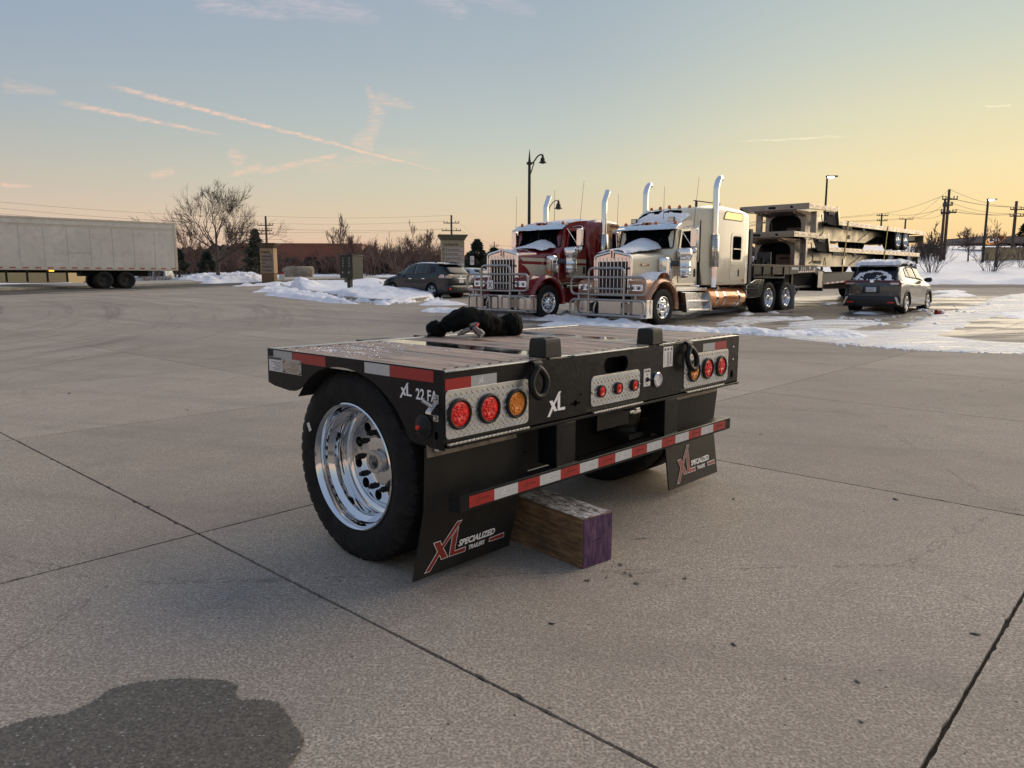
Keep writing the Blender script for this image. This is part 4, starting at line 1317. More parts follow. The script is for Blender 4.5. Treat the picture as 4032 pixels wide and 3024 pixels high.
PL = [plank_mat(i) for i in range(3)]
groups = [(0.022, 0.690, 5), (0.862, 1.648, 6), (1.828, 2.566, 6)]
scr = MB(); scr.lathe([(0.0001, -0.0035), (0.0045, -0.0035), (0.0062, 0.0006), (0.0075, 0.0009), (0.0082, 0.0002)], 10, axis='Z', closed=False)
SCREW = mesh_only(scr, 'deck_screw', simple('rusty_screw', (0.05, 0.025, 0.018), 0.7), 40)
pi_ = 0
for (a, b_, n_) in groups:
    w1 = (b_ - a) / n_
    for k in range(n_):
        x0 = a + k * w1 + 0.0015; x1 = a + (k + 1) * w1 - 0.0015
        mb = MB(); mb.box(x0, x1, 0.031, 1.300, 0.955, ZT + rs.uniform(-0.0015, 0.0012))
        pk = mb.build('plank', PL[pi_ % 3], TR, bevel=0.002, seg=1); pi_ += 1
        for yy in (0.052, 1.27):
            for q in (0.25, 0.75):
                inst(SCREW, 'deck_screw', pk, (x0 + (x1 - x0) * q, yy + rs.uniform(-.004, .004), ZT + 0.0006))
strip = simple('polished_deck_strip', (0.55, 0.56, 0.57), 0.10, 1.0, rvar=0.08, vscale=3)
for (a, b_) in ((0.692, 0.860), (1.650, 1.826)):
    mb = MB(); mb.box(a, b_, 0.020, 1.335, 0.960, ZT - 0.001); mb.build('deck_strip', strip, TR, bevel=0.001)
mb = MB(); mb.box(0.010, 2.58, 1.304, 1.352, 0.90, ZT + 0.003); mb.build('front_channel', M['galv'], TR, bevel=0.002)
mb = MB(); mb.box(0.010, 0.020, 0.03, 1.30, 0.93, ZT + 0.002); mb.box(2.568, 2.579, 0.03, 1.30, 0.93, ZT + 0.002); mb.build('side_angle', M['galv'], TR)
# front tongues that reach forward
mb = MB(); mb.box(0.66, 0.90, 1.352, 1.50, 0.80, 0.982); mb.box(1.62, 1.86, 1.352, 1.50, 0.80, 0.982); mb.build('front_lug', M['black'], TR, bevel=0.004)
# ice crystals on the plank deck
mb = MB()
for k in range(900):
    # two rough drifts near the front-left corner
    if rs.random() < 0.6: x = rs.gauss(0.30, 0.17); y = rs.gauss(1.02, 0.13)
    else: x = rs.gauss(0.62, 0.06) if rs.random() < .3 else rs.gauss(0.14, 0.1); y = rs.gauss(0.95, 0.2)
    if not (0.03 < x < 0.68 and 0.2 < y < 1.29): continue
    if fbm(np.array([x * 14]), np.array([y * 14]), 3, 9)[0] < 0.42: continue
    s = rs.uniform(0.0012, 0.0035); a = rs.uniform(0, 3.1); L = s * rs.uniform(1, 3.5)
    ca, sa = math.cos(a), math.sin(a)
    vs = [(x - ca * L, y - sa * L, ZT + .001), (x + sa * s, y - ca * s, ZT + .001), (x + ca * L, y + sa * L, ZT + .001), (x - sa * s, y + ca * s, ZT + .001), (x, y, ZT + .001 + s * 1.2)]
    mb.add(vs, [(0, 1, 4), (1, 2, 4), (2, 3, 4), (3, 0, 4)])
o = mb.build('frost_crystals', M['snowclean'], TR); o['kind'] = 'stuff'

# rubber stop blocks on the deck edge
for (x0, x1) in ((0.640, 0.765), (1.555, 1.670)):
    rows = []
    for (z, g_) in ((0.984, 0.0), (1.050, 0.003), (1.068, 0.005), (1.074, 0.010)):
        rows.append([(x0 + g_, 0.006 + g_, z), (x1 - g_, 0.006 + g_, z), (x1 - g_, 0.112 - g_, z), (x0 + g_, 0.112 - g_, z)])
    mb = MB(); mb.loft(rows)
    hh = []
    for xx in (x0 + 0.032, x1 - 0.032):
        c = MB(); c.cyl((xx, 0.060, 1.04), (xx, 0.060, 1.1), 0.017, 20); hh.append(c)
    mb.build('stop_block', M['block'], TR, cut=hh, bevel=0.006, seg=3)


# towing D-rings
def dring(x, z_top, sway):
    e = thing('tow_ring', None, None, (x, 0, 0)); e.parent = TR
    mb = MB()
    rows = []
    for (yy, zz, w_) in ((-0.002, 0.986, 0.030), (-0.022, 0.986, 0.030), (-0.034, 0.976, 0.029), (-0.036, 0.955, 0.027), (-0.032, 0.938, 0.025), (-0.012, 0.930, 0.024)):
        rows.append([(-w_, yy, zz), (w_, yy, zz), (w_, yy + 0.014 if yy < -.01 else yy, zz - 0.012), (-w_, yy + 0.014 if yy < -.01 else yy, zz - 0.012)])
    mb.loft(rows); mb.build('ring_bracket', M['black'], e, bevel=0.004)
    pts = []
    for k in range(28):
        a = 2 * math.pi * k / 28 + math.pi / 2
        rx = 0.052; rz = 0.064
        xx = rx * math.cos(a); zz = 0.888 + rz * math.sin(a)
        if math.sin(a) > 0: xx *= 1 - 0.62 * math.sin(a) ** 2
        pts.append((xx + sway * (0.94 - zz), -0.034 - 0.14 * (0.945 - zz), zz))
    mb = MB(); mb.tube(pts, 0.0165, 14, closed=True); mb.build('ring', M['black'], e, smooth=60)


dring(0.548, 0.98, -0.10); dring(1.905, 0.98, 0.12)

# strobe switch plate, gauge, paper label
mb = MB(); mb.prism(rounded(0.067, 0.096, 0.005, 3, 1.4975, 0.812), o=(0, -0.0025, 0), t=0.0025); sp_ = mb.build('switch_plate', M['label'], TR)
text('STROBE', 0.0155, M['print'], frame((1.4975, -0.0028, 0.842), (1, 0, 0), (0, 0, 1)), TR, align='CENTER', depth=0.0003, bold=0.0004)
text('ON', 0.0115, M['print'], frame((1.4975, -0.0028, 0.823), (1, 0, 0), (0, 0, 1)), TR, align='CENTER', depth=0.0003)
text('OFF', 0.0115, M['print'], frame((1.4975, -0.0028, 0.770), (1, 0, 0), (0, 0, 1)), TR, align='CENTER', depth=0.0003)
mb = MB(); mb.lathe([(0.0001, -0.014), (0.010, -0.013), (0.014, -0.003)], 20, o=(1.4975, 0, 0.801), closed=False); mb.cyl((1.4975, -0.012, 0.801), (1.512, -0.040, 0.797), 0.004, 10, 0.005); mb.build('toggle_switch', M['blackflat'], TR, smooth=40)
mb = MB(); mb.lathe([(0.0325, -0.001), (0.041, -0.001), (0.042, -0.012), (0.036, -0.017), (0.033, -0.017), (0.0325, -0.012)], 40, o=(1.597, 0, 0.792)); ga = mb.build('gauge', M['chrome'], TR, smooth=30)
mb = MB(); mb.lathe([(0.0001, -0.011), (0.0328, -0.011)], 40, o=(1.597, 0, 0.792), closed=False); mb.build('gauge_dial', M['label'], ga)
mb = MB()
for k in range(11):
    a = R(225 - 27 * k); mb.prism([(0.024 * math.cos(a) - 0.0006, 0.024 * math.sin(a)), (0.024 * math.cos(a) + 0.0006, 0.024 * math.sin(a)), (0.030 * math.cos(a) + 0.0006, 0.030 * math.sin(a)), (0.030 * math.cos(a) - 0.0006, 0.030 * math.sin(a))], o=(1.597, -0.0116, 0.792), t=0.0004)
mb.prism([(-0.0012, -0.008), (0.0012, -0.008), (0.0155, 0.020), (0.0145, 0.0205)], o=(1.597, -0.0125, 0.792), t=0.0004); mb.build('gauge_needle', M['print'], ga)
mb = MB(); mb.box(1.661, 1.762, -0.0016, 0, 0.853, 0.968); mb.build('paper_label', M['label'], TR)
mb = MB()
for k in range(14): mb.box(1.672, 1.676, -0.0019, -0.0016, 0.866 + k * 0.0052, 0.8685 + k * 0.0052); mb.box(1.700, 1.7185 + 0.004 * rs.random(), -0.0019, -0.0016, 0.866 + k * 0.0052, 0.8685 + k * 0.0052); mb.box(1.730, 1.748, -0.0019, -0.0016, 0.866 + k * 0.0052, 0.8685 + k * 0.0052)
for x in (1.67, 1.70, 1.735): mb.box(x, x + 0.018, -0.0019, -0.0016, 0.946, 0.958)
mb.box(1.705, 1.725, -0.0019, -0.0016, 0.857, 0.861)
mb.build('label_print', M['print'], TR)

# under-run bumper, its posts and tape
mb = MB(); mb.box(0.058, 2.455, -0.031, 0.035, 0.388, 0.462)
bp = mb.build('underrun_bar', M['black'], TR, bevel=0.004)
seg_x = [0.111, 0.262, 0.414, 0.565, 0.716, 0.866, 1.017, 1.168, 1.319, 1.469, 1.62, 1.771, 1.922, 2.072, 2.223, 2.383]
for k in range(15):
    m_ = M['tapered'] if k % 2 == 0 else M['tapewhite']
    mb = MB(); mb.box(seg_x[k], seg_x[k + 1], -0.0325, -0.031, 0.402, 0.451); mb.build('reflective_tape', m_, TR)
    emblem((seg_x[k] + 0.038, -0.0334, 0.410), (1, 0, 0), (0, 0, 1), (0, 1, 0), 0.034, M['faint'] if k % 2 else M['logored'], TR, t=0.0006)
    text('SPECIALIZED', 0.010, M['faint'] if k % 2 else M['logored'], frame((seg_x[k] + 0.066, -0.0334, 0.425), (1, 0, 0), (0, 0, 1)), TR, depth=0.0002)
for (a, b_) in ((0.704, 0.850), (1.672, 1.808)):
    mb = MB(); mb.box(a, b_, -0.016, 0.10, 0.4625, 0.668); mb.build('bumper_post', M['black'], TR, bevel=0.004)
    mb = MB()
    for k in range(26):
        x = a + (b_ - a) * k / 25; mb.lathe([(0.0001, 0.004), (0.005, 0.003), (0.0065, 0)], 6, axis='Z', closed=False, o=(x, -0.0175 + rs.uniform(-.001, .001), 0.463))
    mb.build('weld_bead', M['black'], TR, smooth=60)

# mud flaps with their emblem, hanger strips
def flap(x0, x1, yfun, z1, z0):
    rows = []
    n = 20
    for k in range(n + 1):
        z = z1 + (z0 - z1) * k / n; yy = yfun(k / n)
        rows.append([(x0, yy, z), (x1, yy, z), (x1, yy + 0.008, z), (x0, yy + 0.008, z)])
    mb = MB(); mb.loft(rows)
    return mb.build('mud_flap', M['flap'], TR, smooth=40)


fl = flap(-0.004, 0.606, lambda s: 0.105 + 0.013 * min(s, 0.45) / 0.45 + (0.2 - 0.118) * max(0, s - 0.45) / 0.55, 0.655, 0.045)
fr_ = flap(1.955, 2.572, lambda s: 0.125 + 0.026 * min(s, 0.45) / 0.45 - 0.046 * max(0, s - 0.45) / 0.55, 0.655, 0.052)
for (a, b_) in ((-0.002, 0.54), (1.90, 2.50)):
    mb = MB(); mb.box(a, b_, 0.092, 0.1035, 0.615, 0.668); mb.build('flap_hanger', simple('worn_steel_strip', (0.22, 0.19, 0.16), 0.5, 0.6, var=0.3, vscale=20), TR, bevel=0.001)
    for k in range(4): o = inst(BOLT, 'bolt', TR, (a + 0.04 + (b_ - a - 0.07) * k / 3, 0.094, 0.645)); o.scale = (1.6, 1.4, 1.6)


def flap_logo(u0, z0, hgt, y, tilt, parent, fill, wmat, sc=1.0):
    """emblem + words in a plane that leans by tilt (dy per dz)"""
    ey = Vector((0, -tilt, 1)).normalized(); ex = Vector((1, 0, 0)); ez = Vector((0, 1, 0))
    o = Vector((u0, y, z0))
    emblem(o, ex, ey, ez, hgt, wmat, parent, red=fill)
    mb = MB(); mb.prism([(p[0] * hgt, p[1] * hgt) for p in BN], o=o, ex=ex, ey=ey, ez=ez, t=0.0012); mb.build('emblem_bar', wmat, parent)
    mb = MB(); mb.prism([(p[0] * hgt, p[1] * hgt) for p in shrink(BN, 0.014)], o=o - Vector((0, 0.0009, 0)), ex=ex, ey=ey, ez=ez, t=0.0009); mb.build('emblem_bar_fill', fill, parent)
    k = hgt
    sw = flapuv(845, 880); se = flapuv(1800, 560)
    q = lambda p: ((p[0] - zx0) / zH * k, (p[1] - zz0) / zH * k)
    a = q(flapuv(835, 885)); b_ = q(flapuv(1765, 560))
    oo = o + ex * a[0] + ey * a[1] - Vector((0, 0.0014, 0))
    text('SPECIALIZED', 0.205 * k, wmat, frame(oo, ex, ey), parent, sx=(b_[0] - a[0]) / (0.205 * k * 7.35), bold=0.0014, depth=0.0006, shear=0.12)
    a = q(flapuv(1035, 950)); b_ = q(flapuv(1440, 805))
    oo = o + ex * a[0] + ey * a[1] - Vector((0, 0.0014, 0))
    text('TRAILERS', 0.145 * k, wmat, frame(oo, ex, ey), parent, sx=(b_[0] - a[0]) / (0.145 * k * 5.2), bold=0.0007, depth=0.0006, shear=0.1)


flap_logo(zx0, FL[1] + zz0 / math.sqrt(1 + FL[2] ** 2), zH, FL[0] + FL[2] * zz0 / math.sqrt(1 + FL[2] ** 2) - 0.003, -FL[2], TR, M['logored'], M['white'])
ro = plane_hit(*z2(1392, 1018), *FRP); rk = math.sqrt(1 + FRP[2] ** 2)
flap_logo(ro[0], FRP[1] + ro[1] / rk, zH, FRP[0] + FRP[2] * ro[1] / rk - 0.003, -FRP[2], TR, M['logored2'], M['white'])

# axle, air springs, frame members under the deck, plus added dark blackout pieces
mb = MB(); mb.box(0.70, 0.86, 0.12, 1.30, 0.70, 0.94); mb.box(1.66, 1.82, 0.12, 1.30, 0.70, 0.94); mb.build('main_beam', M['dark'], TR, bevel=0.003)
mb = MB(); mb.cyl((0.32, 0.715, 0.455), (2.27, 0.715, 0.455), 0.065, 20); mb.build('axle', M['dark'], TR, smooth=40)
mb = MB(); mb.box(0.02, 2.57, 0.30, 0.36, 0.945, 0.953); mb.box(0.02, 2.57, 0.62, 0.70, 0.945, 0.953); mb.box(0.02, 2.57, 1.0, 1.06, 0.90, 0.953); mb.build('crossmember', M['dark'], TR)
mb = MB(); mb.box(0.62, 1.90, 1.255, 1.275, 0.40, 0.945); mb.build('front_blackout', M['dark'], TR)  # added dark panel, stops bright ground showing behind the bumper
for (a, b_) in ((0.012, 0.62), (1.90, 2.578)):
    mb = MB(); mb.box(a, b_, 1.26, 1.29, 0.80, 0.953); mb.build('arch_front_blackout', M['dark'], TR)  # added dark wall, keeps the wheel arch opening black
    rows = [[(x, 0.715 + 0.49 * math.cos(t), 0.457 + 0.49 * math.sin(t)) for x in (a + .004, b_)] for t in np.linspace(R(38), R(150), 14)]
    mb = MB(); mb.loft(rows, closed_ring=False, cap=False); mb.build('arch_blackout', M['dark'], TR)  # added dark shell standing in for the deep shade inside the arch
airm = simple('air_spring_rubber', (0.035, 0.032, 0.026), 0.45, var=0.3, vscale=20, bump=0.3, bscale=60)
for x in (0.64, 1.80):
    mb = MB(); mb.lathe([(0.0001, 0.66), (0.10, 0.66), (0.128, 0.645), (0.135, 0.62), (0.128, 0.59), (0.108, 0.575), (0.110, 0.55), (0.108, 0.48), (0.095, 0.455), (0.105, 0.43), (0.0001, 0.43)], 48, axis='Z', o=(x, 0.36, 0), closed=False)
    mb.build('air_spring', airm, TR, smooth=40)
    mb = MB(); mb.box(x - 0.13, x + 0.13, 0.22, 0.50, 0.40, 0.43); mb.build('spring_seat', M['dark'], TR)
mb = MB(); mb.box(1.13, 1.42, 0.06, 0.068, 0.56, 0.668); mb.build('hanging_plate', M['black'], TR)
mb = MB(); mb.box(1.33, 1.40, -0.03, 0.02, 0.635, 0.650); mb.box(1.35, 1.385, -0.035, 0.02, 0.652, 0.664); mb.box(1.30, 1.345, -0.03, 0.15, 0.640, 0.654); mb.build('latch_hook', M['galv'], TR, bevel=0.002)
mb = MB(); mb.box(0.62, 1.97, 0.50, 0.60, 0.28, 0.66); mb.build('underside_blackout', M['dark'], TR)  # added dark box, blacks out the view through above the bumper
for a in (0.62, 1.85):
    mb = MB(); mb.box(a, a + 0.10, 0.18, 1.20, 0.33, 0.50); mb.build('blackout_arm', M['dark'], TR)  # dark arms added for the same blackness below the deck
# wheels
wl = truck_wheel(TR, 0.047, 0.715, 0.457, 1, 'dish', TYRE_T, 'wheel'); wl.rotation_euler = (0, 0, -math.pi / 2)
inst(HUB_CAP, 'hub', wl, (0, 0.080, 0), (0, 0, 0), (0.80, 1, 0.80)); inst(HUB_WINDOW, 'oil_window', wl, (0, 0.0785, 0), (0, 0, 0), (0.80, 1, 0.80))
for k in range(6):
    a = 2 * math.pi * k / 6 + 0.3; inst(BOLT, 'hub_bolt', wl, (0.0485 * math.cos(a), 0.138, 0.0485 * math.sin(a)), (0, 0, 0), (0.5, 0.5, 0.5))
mb = MB(); mb.box(-0.012, 0.012, -0.0052, -0.0045, -0.022, 0.022); 
o = mb.build('tyre_sticker', M['label'], wl); o.location = (-0.335, -0.001, 0.150); o.rotation_euler = (0, R(-28), 0)
wr = truck_wheel(TR, W_ - 0.047, 0.715, 0.457, -1, 'dish', TYRE_T, 'wheel'); wr.rotation_euler = (0, 0, math.pi / 2)

# ------------------------------------------------------------------ bundle of hoses in a black sleeve, lying across the deck
HS = thing('hose_bundle', 'bundle of air hoses in a crumpled black cloth sleeve lying across the wooden deck', 'hose', (-0.2765, 2.9626, 0), YAW)
O_ = Vector((0, 0, CAM_H)); A0 = Vector((-0.2765, 2.9626, 0)); UU = Vector((Ux, Uy, 0)); VV = Vector((-Uy, Ux, 0))


def on_v(px, py, f_, v0):
    r = ray(*f_(px, py)); t = (v0 - (O_ - A0).dot(VV)) / r.dot(VV); P = O_ + r * t - A0
    return Vector((P.dot(UU), v0, P.z))


zh = zc(1600, 1180, 3.16)
cl = [on_v(p[0], p[1], zh, p[2]) for p in [(400, 400, 1.30), (450, 335, 1.26), (530, 300, 1.22), (640, 265, 1.18), (760, 232, 1.14), (860, 262, 1.12), (960, 300, 1.10), (1060, 320, 1.08), (1150, 345, 1.07), (1240, 350, 1.06), (1320, 335, 1.05), (1385, 350, 1.04)]]
rr_ = [0.036, 0.034, 0.052, 0.066, 0.076, 0.072, 0.078, 0.074, 0.062, 0.056, 0.070, 0.048]
cloth = simple('black_cordura', (0.005, 0.0053, 0.005), 0.85, var=0.3, vscale=30, bump=0.25, bscale=60, spec=0.15)


def sleeve(cl, rad, name, parent, seed, nseg=90, nr=28, amp=0.18):
    n = len(cl); rows = []
    for i in range(nseg + 1):
        t = i / nseg * (n - 1); k = min(int(t), n - 2); f_ = t - k
        p0, p1, p2, p3 = cl[max(k - 1, 0)], cl[k], cl[k + 1], cl[min(k + 2, n - 1)]
        p = 0.5 * ((2 * p1) + (p2 - p0) * f_ + (2 * p0 - 5 * p1 + 4 * p2 - p3) * f_ ** 2 + (3 * p1 - p0 - 3 * p2 + p3) * f_ ** 3)
        d = ((p2 - p1) + 0.01 * (p3 - p0)).normalized()
        s = Vector((0, 1, 0)); a = d.cross(s).normalized(); b = a.cross(d)
        r0 = rad[k] * (1 - f_) + rad[k + 1] * f_
        row = []
        for j in range(nr):
            an = 2 * math.pi * j / nr; q = a * math.cos(an) + b * math.sin(an)
            w1 = noise.noise(Vector((p.x * 14 + seed, math.cos(an) * 1.6, math.sin(an) * 1.6)))
            w2 = math.sin(i * 0.55 + 2.2 * math.sin(an * 2 + i * 0.13) + seed) * 0.5
            w3 = noise.noise(Vector((p.x * 45 + seed, math.cos(an) * 2, math.sin(an) * 3)))
            row.append(p + q * r0 * (1 + amp * w1 * 1.5 + amp * 0.55 * w2 + amp * 0.7 * w3))
        for q_ in row: q_.z = max(q_.z, ZT + 0.003)
        rows.append([tuple(q_) for q_ in row])
    mb = MB(); mb.loft(rows)
    return mb.build(name, cloth, parent, smooth=75)


sleeve(cl, rr_, 'cloth_sleeve', HS, 3.3)
e1 = [on_v(p[0], p[1], zh, p[2]) for p in [(440, 330, 1.27), (410, 345, 1.28), (370, 385, 1.30), (330, 400, 1.31), (300, 420, 1.31)]]
sleeve(e1, [0.030, 0.052, 0.062, 0.056, 0.014], 'sleeve_end', HS, 8.1, 40, 24, 0.16)
e2 = [on_v(p[0], p[1], zh, p[2]) for p in [(1215, 350, 1.06), (1250, 320, 1.05), (1310, 330, 1.04), (1360, 345, 1.03), (1400, 360, 1.03)]]
sleeve(e2, [0.034, 0.068, 0.078, 0.068, 0.018], 'sleeve_end', HS, 5.7, 40, 24, 0.18)
pts = [on_v(p[0], p[1], zh, p[2]) for p in [(340, 400, 1.31), (290, 425, 1.31), (270, 465, 1.33), (200, 472, 1.36), (90, 462, 1.40)]]
mb = MB(); mb.tube(pts, 0.012, 10); mb.build('hose', M['blackflat'], HS, smooth=60)
# couplings poking out
gl = simple('cast_coupling', (0.20, 0.17, 0.15), 0.4, 0.7)
P0 = on_v(640, 440, zh, 1.02); P1 = on_v(780, 390, zh, 1.00); P2 = on_v(850, 380, zh, 0.98); P3 = on_v(945, 440, zh, 0.93)
for p in (P0, P1, P2, P3): p.z = max(p.z, ZT + 0.018)
P1.z += 0.01; P2.z += 0.012
mb = MB(); mb.tube([P0, P0.lerp(P1, 0.3), P0.lerp(P1, 0.32), P1], [0.006, 0.010, 0.014, 0.015], 14); mb.tube([P1 + Vector((0.01, 0, 0.02)), P1 + Vector((0.05, -0.01, 0.03))], 0.013, 12); mb.tube([P1 + Vector((0.02, -0.01, -0.0)), P1 + Vector((0.06, -0.02, 0.035))], 0.010, 12)
mb.build('air_coupling', gl, HS, smooth=40)
mb = MB(); mb.box(-0.005, 0.005, -0.004, 0.004, -0.03, 0.03, Matrix.Translation(P2 + Vector((0.006, -0.006, 0.004))) @ Matrix.Rotation(R(35), 4, 'Y')); mb.build('red_gladhand', M['redlens'], HS, bevel=0.001)
mb = MB(); d_ = (P3 - P2).normalized(); mb.tube([P2, P2.lerp(P3, 0.5), P2.lerp(P3, 0.52), P3], [0.016, 0.017, 0.022, 0.022], 20); mb.build('plug', gl, HS, smooth=40)
mb = MB(); mb.tube([P3, P3 + d_ * 0.0015], 0.0195, 20); mb.build('plug_face', M['label'], HS)
mb = MB(); a_ = d_.orthogonal().normalized(); b2 = d_.cross(a_)
for k in range(7):
    q = P3 + d_ * 0.0016 + (Vector((0, 0, 0)) if k == 6 else (a_ * math.cos(k * 1.047) + b2 * math.sin(k * 1.047)) * 0.0125)
    mb.tube([q, q + d_ * 0.001], 0.0038, 8)
mb.build('plug_sockets', M['dark'], HS)

# ------------------------------------------------------------------ wooden block under the trailer
def wood_block_mat():
    m, nt = material('timber_side')
    t = nt.n('ShaderNodeTexCoord').outputs['Object']
    g = nt.noise(nt.mapping(t, (2.0, 14, 14)), 4.0, 5, 0.6, 0.6)
    g2 = nt.noise(nt.mapping(t, (3, 60, 60)), 4.0, 3, 0.6)
    c = nt.mix(nt.ramp(g, 0.3, 0.7), (0.105, 0.060, 0.030), (0.33, 0.20, 0.098))
    c = nt.mix(nt.ramp(g2, 0.3, 0.6, 0.4, 0), c, (0.06, 0.036, 0.02))
    d = nt.noise(t, 6, 5, 0.7)
    c = nt.mix(nt.ramp(d, 0.5, 0.7, 0, 0.5), c, (0.045, 0.038, 0.03))
    b = bsdf(nt, Base_Color=c, Roughness=0.75)
    nt.put(b, 'Normal', nt.n('ShaderNodeBump', ins={'Strength': 0.5, 'Distance': 0.003, 'Height': nt.m('ADD', g2, d)}))
    return m


def purple_mat():
    m, nt = material('purple_painted_end_grain')
    t = nt.n('ShaderNodeTexCoord').outputs['Object']
    g = nt.noise(nt.mapping(t, (3, 16, 3.5), (R(12), 0, 0)), 2.6, 5, 0.6, 0.5)
    d = nt.noise(t, 11, 4, 0.6)
    c = nt.mix(nt.ramp(g, 0.40, 0.70), (0.040, 0.013, 0.066), (0.15, 0.062, 0.125))
    c = nt.mix(nt.ramp(d, 0.55, 0.75, 0, 0.5), c, (0.22, 0.14, 0.10))
    b = bsdf(nt, Base_Color=c, Roughness=0.6)
    nt.put(b, 'Normal', nt.n('ShaderNodeBump', ins={'Strength': 0.4, 'Distance': 0.002, 'Height': g}))
    return m


def frost_top_mat():
    m, nt = material('frosted_timber_top')
    t = nt.n('ShaderNodeTexCoord').outputs['Object']
    d = nt.noise(nt.mapping(t, (4, 9, 1)), 3.5, 6, 0.72, 0.5); d2 = nt.noise(t, 60, 3, 0.7)
    s = nt.m('ADD', d, nt.m('MULTIPLY', nt.m('SUBTRACT', d2, 0.5), 0.35))
    c = nt.colramp(s, [(0.38, (0.045, 0.038, 0.032)), (0.48, (0.22, 0.19, 0.175)), (0.58, (0.50, 0.47, 0.46)), (0.70, (0.72, 0.70, 0.71))])
    b = bsdf(nt, Base_Color=c, Roughness=0.7)
    nt.put(b, 'Normal', nt.n('ShaderNodeBump', ins={'Strength': 0.6, 'Distance': 0.006, 'Height': s}))
    return m


pA = G(2293, 2243); pB = G(2409, 2203); pC = G(2012, 2124)
dx_ = (pA - pC); L_blk = dx_.length; angb = math.atan2(-dx_.y, -dx_.x)     # local +x runs from the purple end away
BK = thing('timber_block', 'square timber block with a purple painted end lying under the trailer bumper', 'timber', (pA.x, pA.y, 0), angb)
wb = (pB - pA).length; hb = 0.242
mb = MB(); mb.box(0.0, 0.62, -wb, 0, 0.0, hb)
# wb is measured to the far side: decide the side
side = 1 if (Matrix.Rotation(-angb, 3, 'Z') @ (pB - pA)).y > 0 else -1
mb = MB(); mb.box(0.003, 0.64, 0 if side > 0 else -wb, wb if side > 0 else 0, 0.0, hb)
tb = mb.build('timber_body', wood_block_mat(), BK, bevel=0.007, seg=3)
mb = MB(); mb.box(0.0, 0.003, 0.003 if side > 0 else -wb + 0.003, wb - 0.003 if side > 0 else -0.003, 0.003, hb - 0.003); mb.build('painted_end', purple_mat(), BK)
xs, ys = np.meshgrid(np.linspace(0.006, 0.636, 90), np.linspace(0.004, wb - 0.004, 30)); 
if side < 0: ys = -ys
zs = hb + 0.0008 + 0.003 * np.clip(fbm(xs * 22, ys * 22, 4, 70) - 0.40, 0, 1) * 2
grid_mesh('frost_crust', xs, ys, zs, mat=frost_top_mat(), parent=BK)['kind'] = 'stuff'
mb = MB(); mb.prism([(-0.035, 0), (0, 0.003), (0.028, 0.0), (0.045, -0.008), (0.03, -0.004), (0, -0.001)], o=(-0.0006, side * wb * 0.55, hb * 0.52), ex=(0, 1, 0), ey=(0, 0, 1), ez=(1, 0, 0), t=0.001); mb.build('end_crack', M['dark'], BK)
# ================================================================== TRACTOR UNITS
# local frame: x backwards along the truck, y away from the viewer (0 = left tyre face, 2.44 = right), z up (0 = yard level)
def paint(name, col, rough=0.25, flake=0.0, metal=0.0, dirt=0.12):
    m = simple(name, col, rough, metal, var=0.04, vscale=2.0, coat=0.9, rvar=0.06, dirt=dirt)
    return m


M['pearl'] = paint('pearl_cream_paint', (0.74, 0.64, 0.46), dirt=0.06)
M['copper'] = paint('copper_paint', (0.50, 0.26, 0.15), 0.25, metal=0.35, dirt=0.05)
M['tank'] = paint('copper_tank_paint', (0.66, 0.25, 0.07), 0.2, metal=0.4, dirt=0.05)
M['maroon'] = paint('maroon_paint', (0.20, 0.007, 0.009), 0.18, dirt=0.05)
M['cream'] = paint('cream_stripe_paint', (0.60, 0.52, 0.38))
M['screen'] = simple('windscreen_glass', (0.003, 0.0045, 0.006), 0.10, spec=0.0)
M['grillemesh'] = simple('radiator_mesh', (0.03, 0.03, 0.03), 0.6, bump=1.0, bscale=160)
M['lamplens'] = simple('headlamp_lens', (0.55, 0.56, 0.56), 0.08, 0.6, coat=0.8)
M['quilt'] = simple('tool_panel', (0.40, 0.38, 0.36), 0.3, 0.8)
M['grey'] = simple('grey_plastic', (0.06, 0.06, 0.06), 0.6)
M['orangestep'] = simple('stainless_step', (0.70, 0.70, 0.70), 0.16, 1.0, rvar=0.08, vscale=5)
CY = 1.22


def sym(f):
    """call f(side) for y -> both sides; side function maps y"""
    for s in (0, 1): f((lambda y: y) if s == 0 else (lambda y: 2 * CY - y), s)


def fillet(pts, r, n=5, closed=True):
    """round the corners of a 3-D polyline"""
    P = [Vector(p) for p in pts]; out_ = []; m = len(P)
    for i in range(m):
        if not closed and i in (0, m - 1): out_.append(P[i]); continue
        a = P[i - 1]; b = P[i]; c = P[(i + 1) % m]
        d1 = (a - b); d2 = (c - b); rr = min(r, d1.length * 0.48, d2.length * 0.48)
        p0 = b + d1.normalized() * rr; p1 = b + d2.normalized() * rr
        for k in range(n + 1):
            t = k / n; out_.append((p0 * (1 - t) + b * t) * (1 - t) + (b * (1 - t) + p1 * t) * t)
    return out_


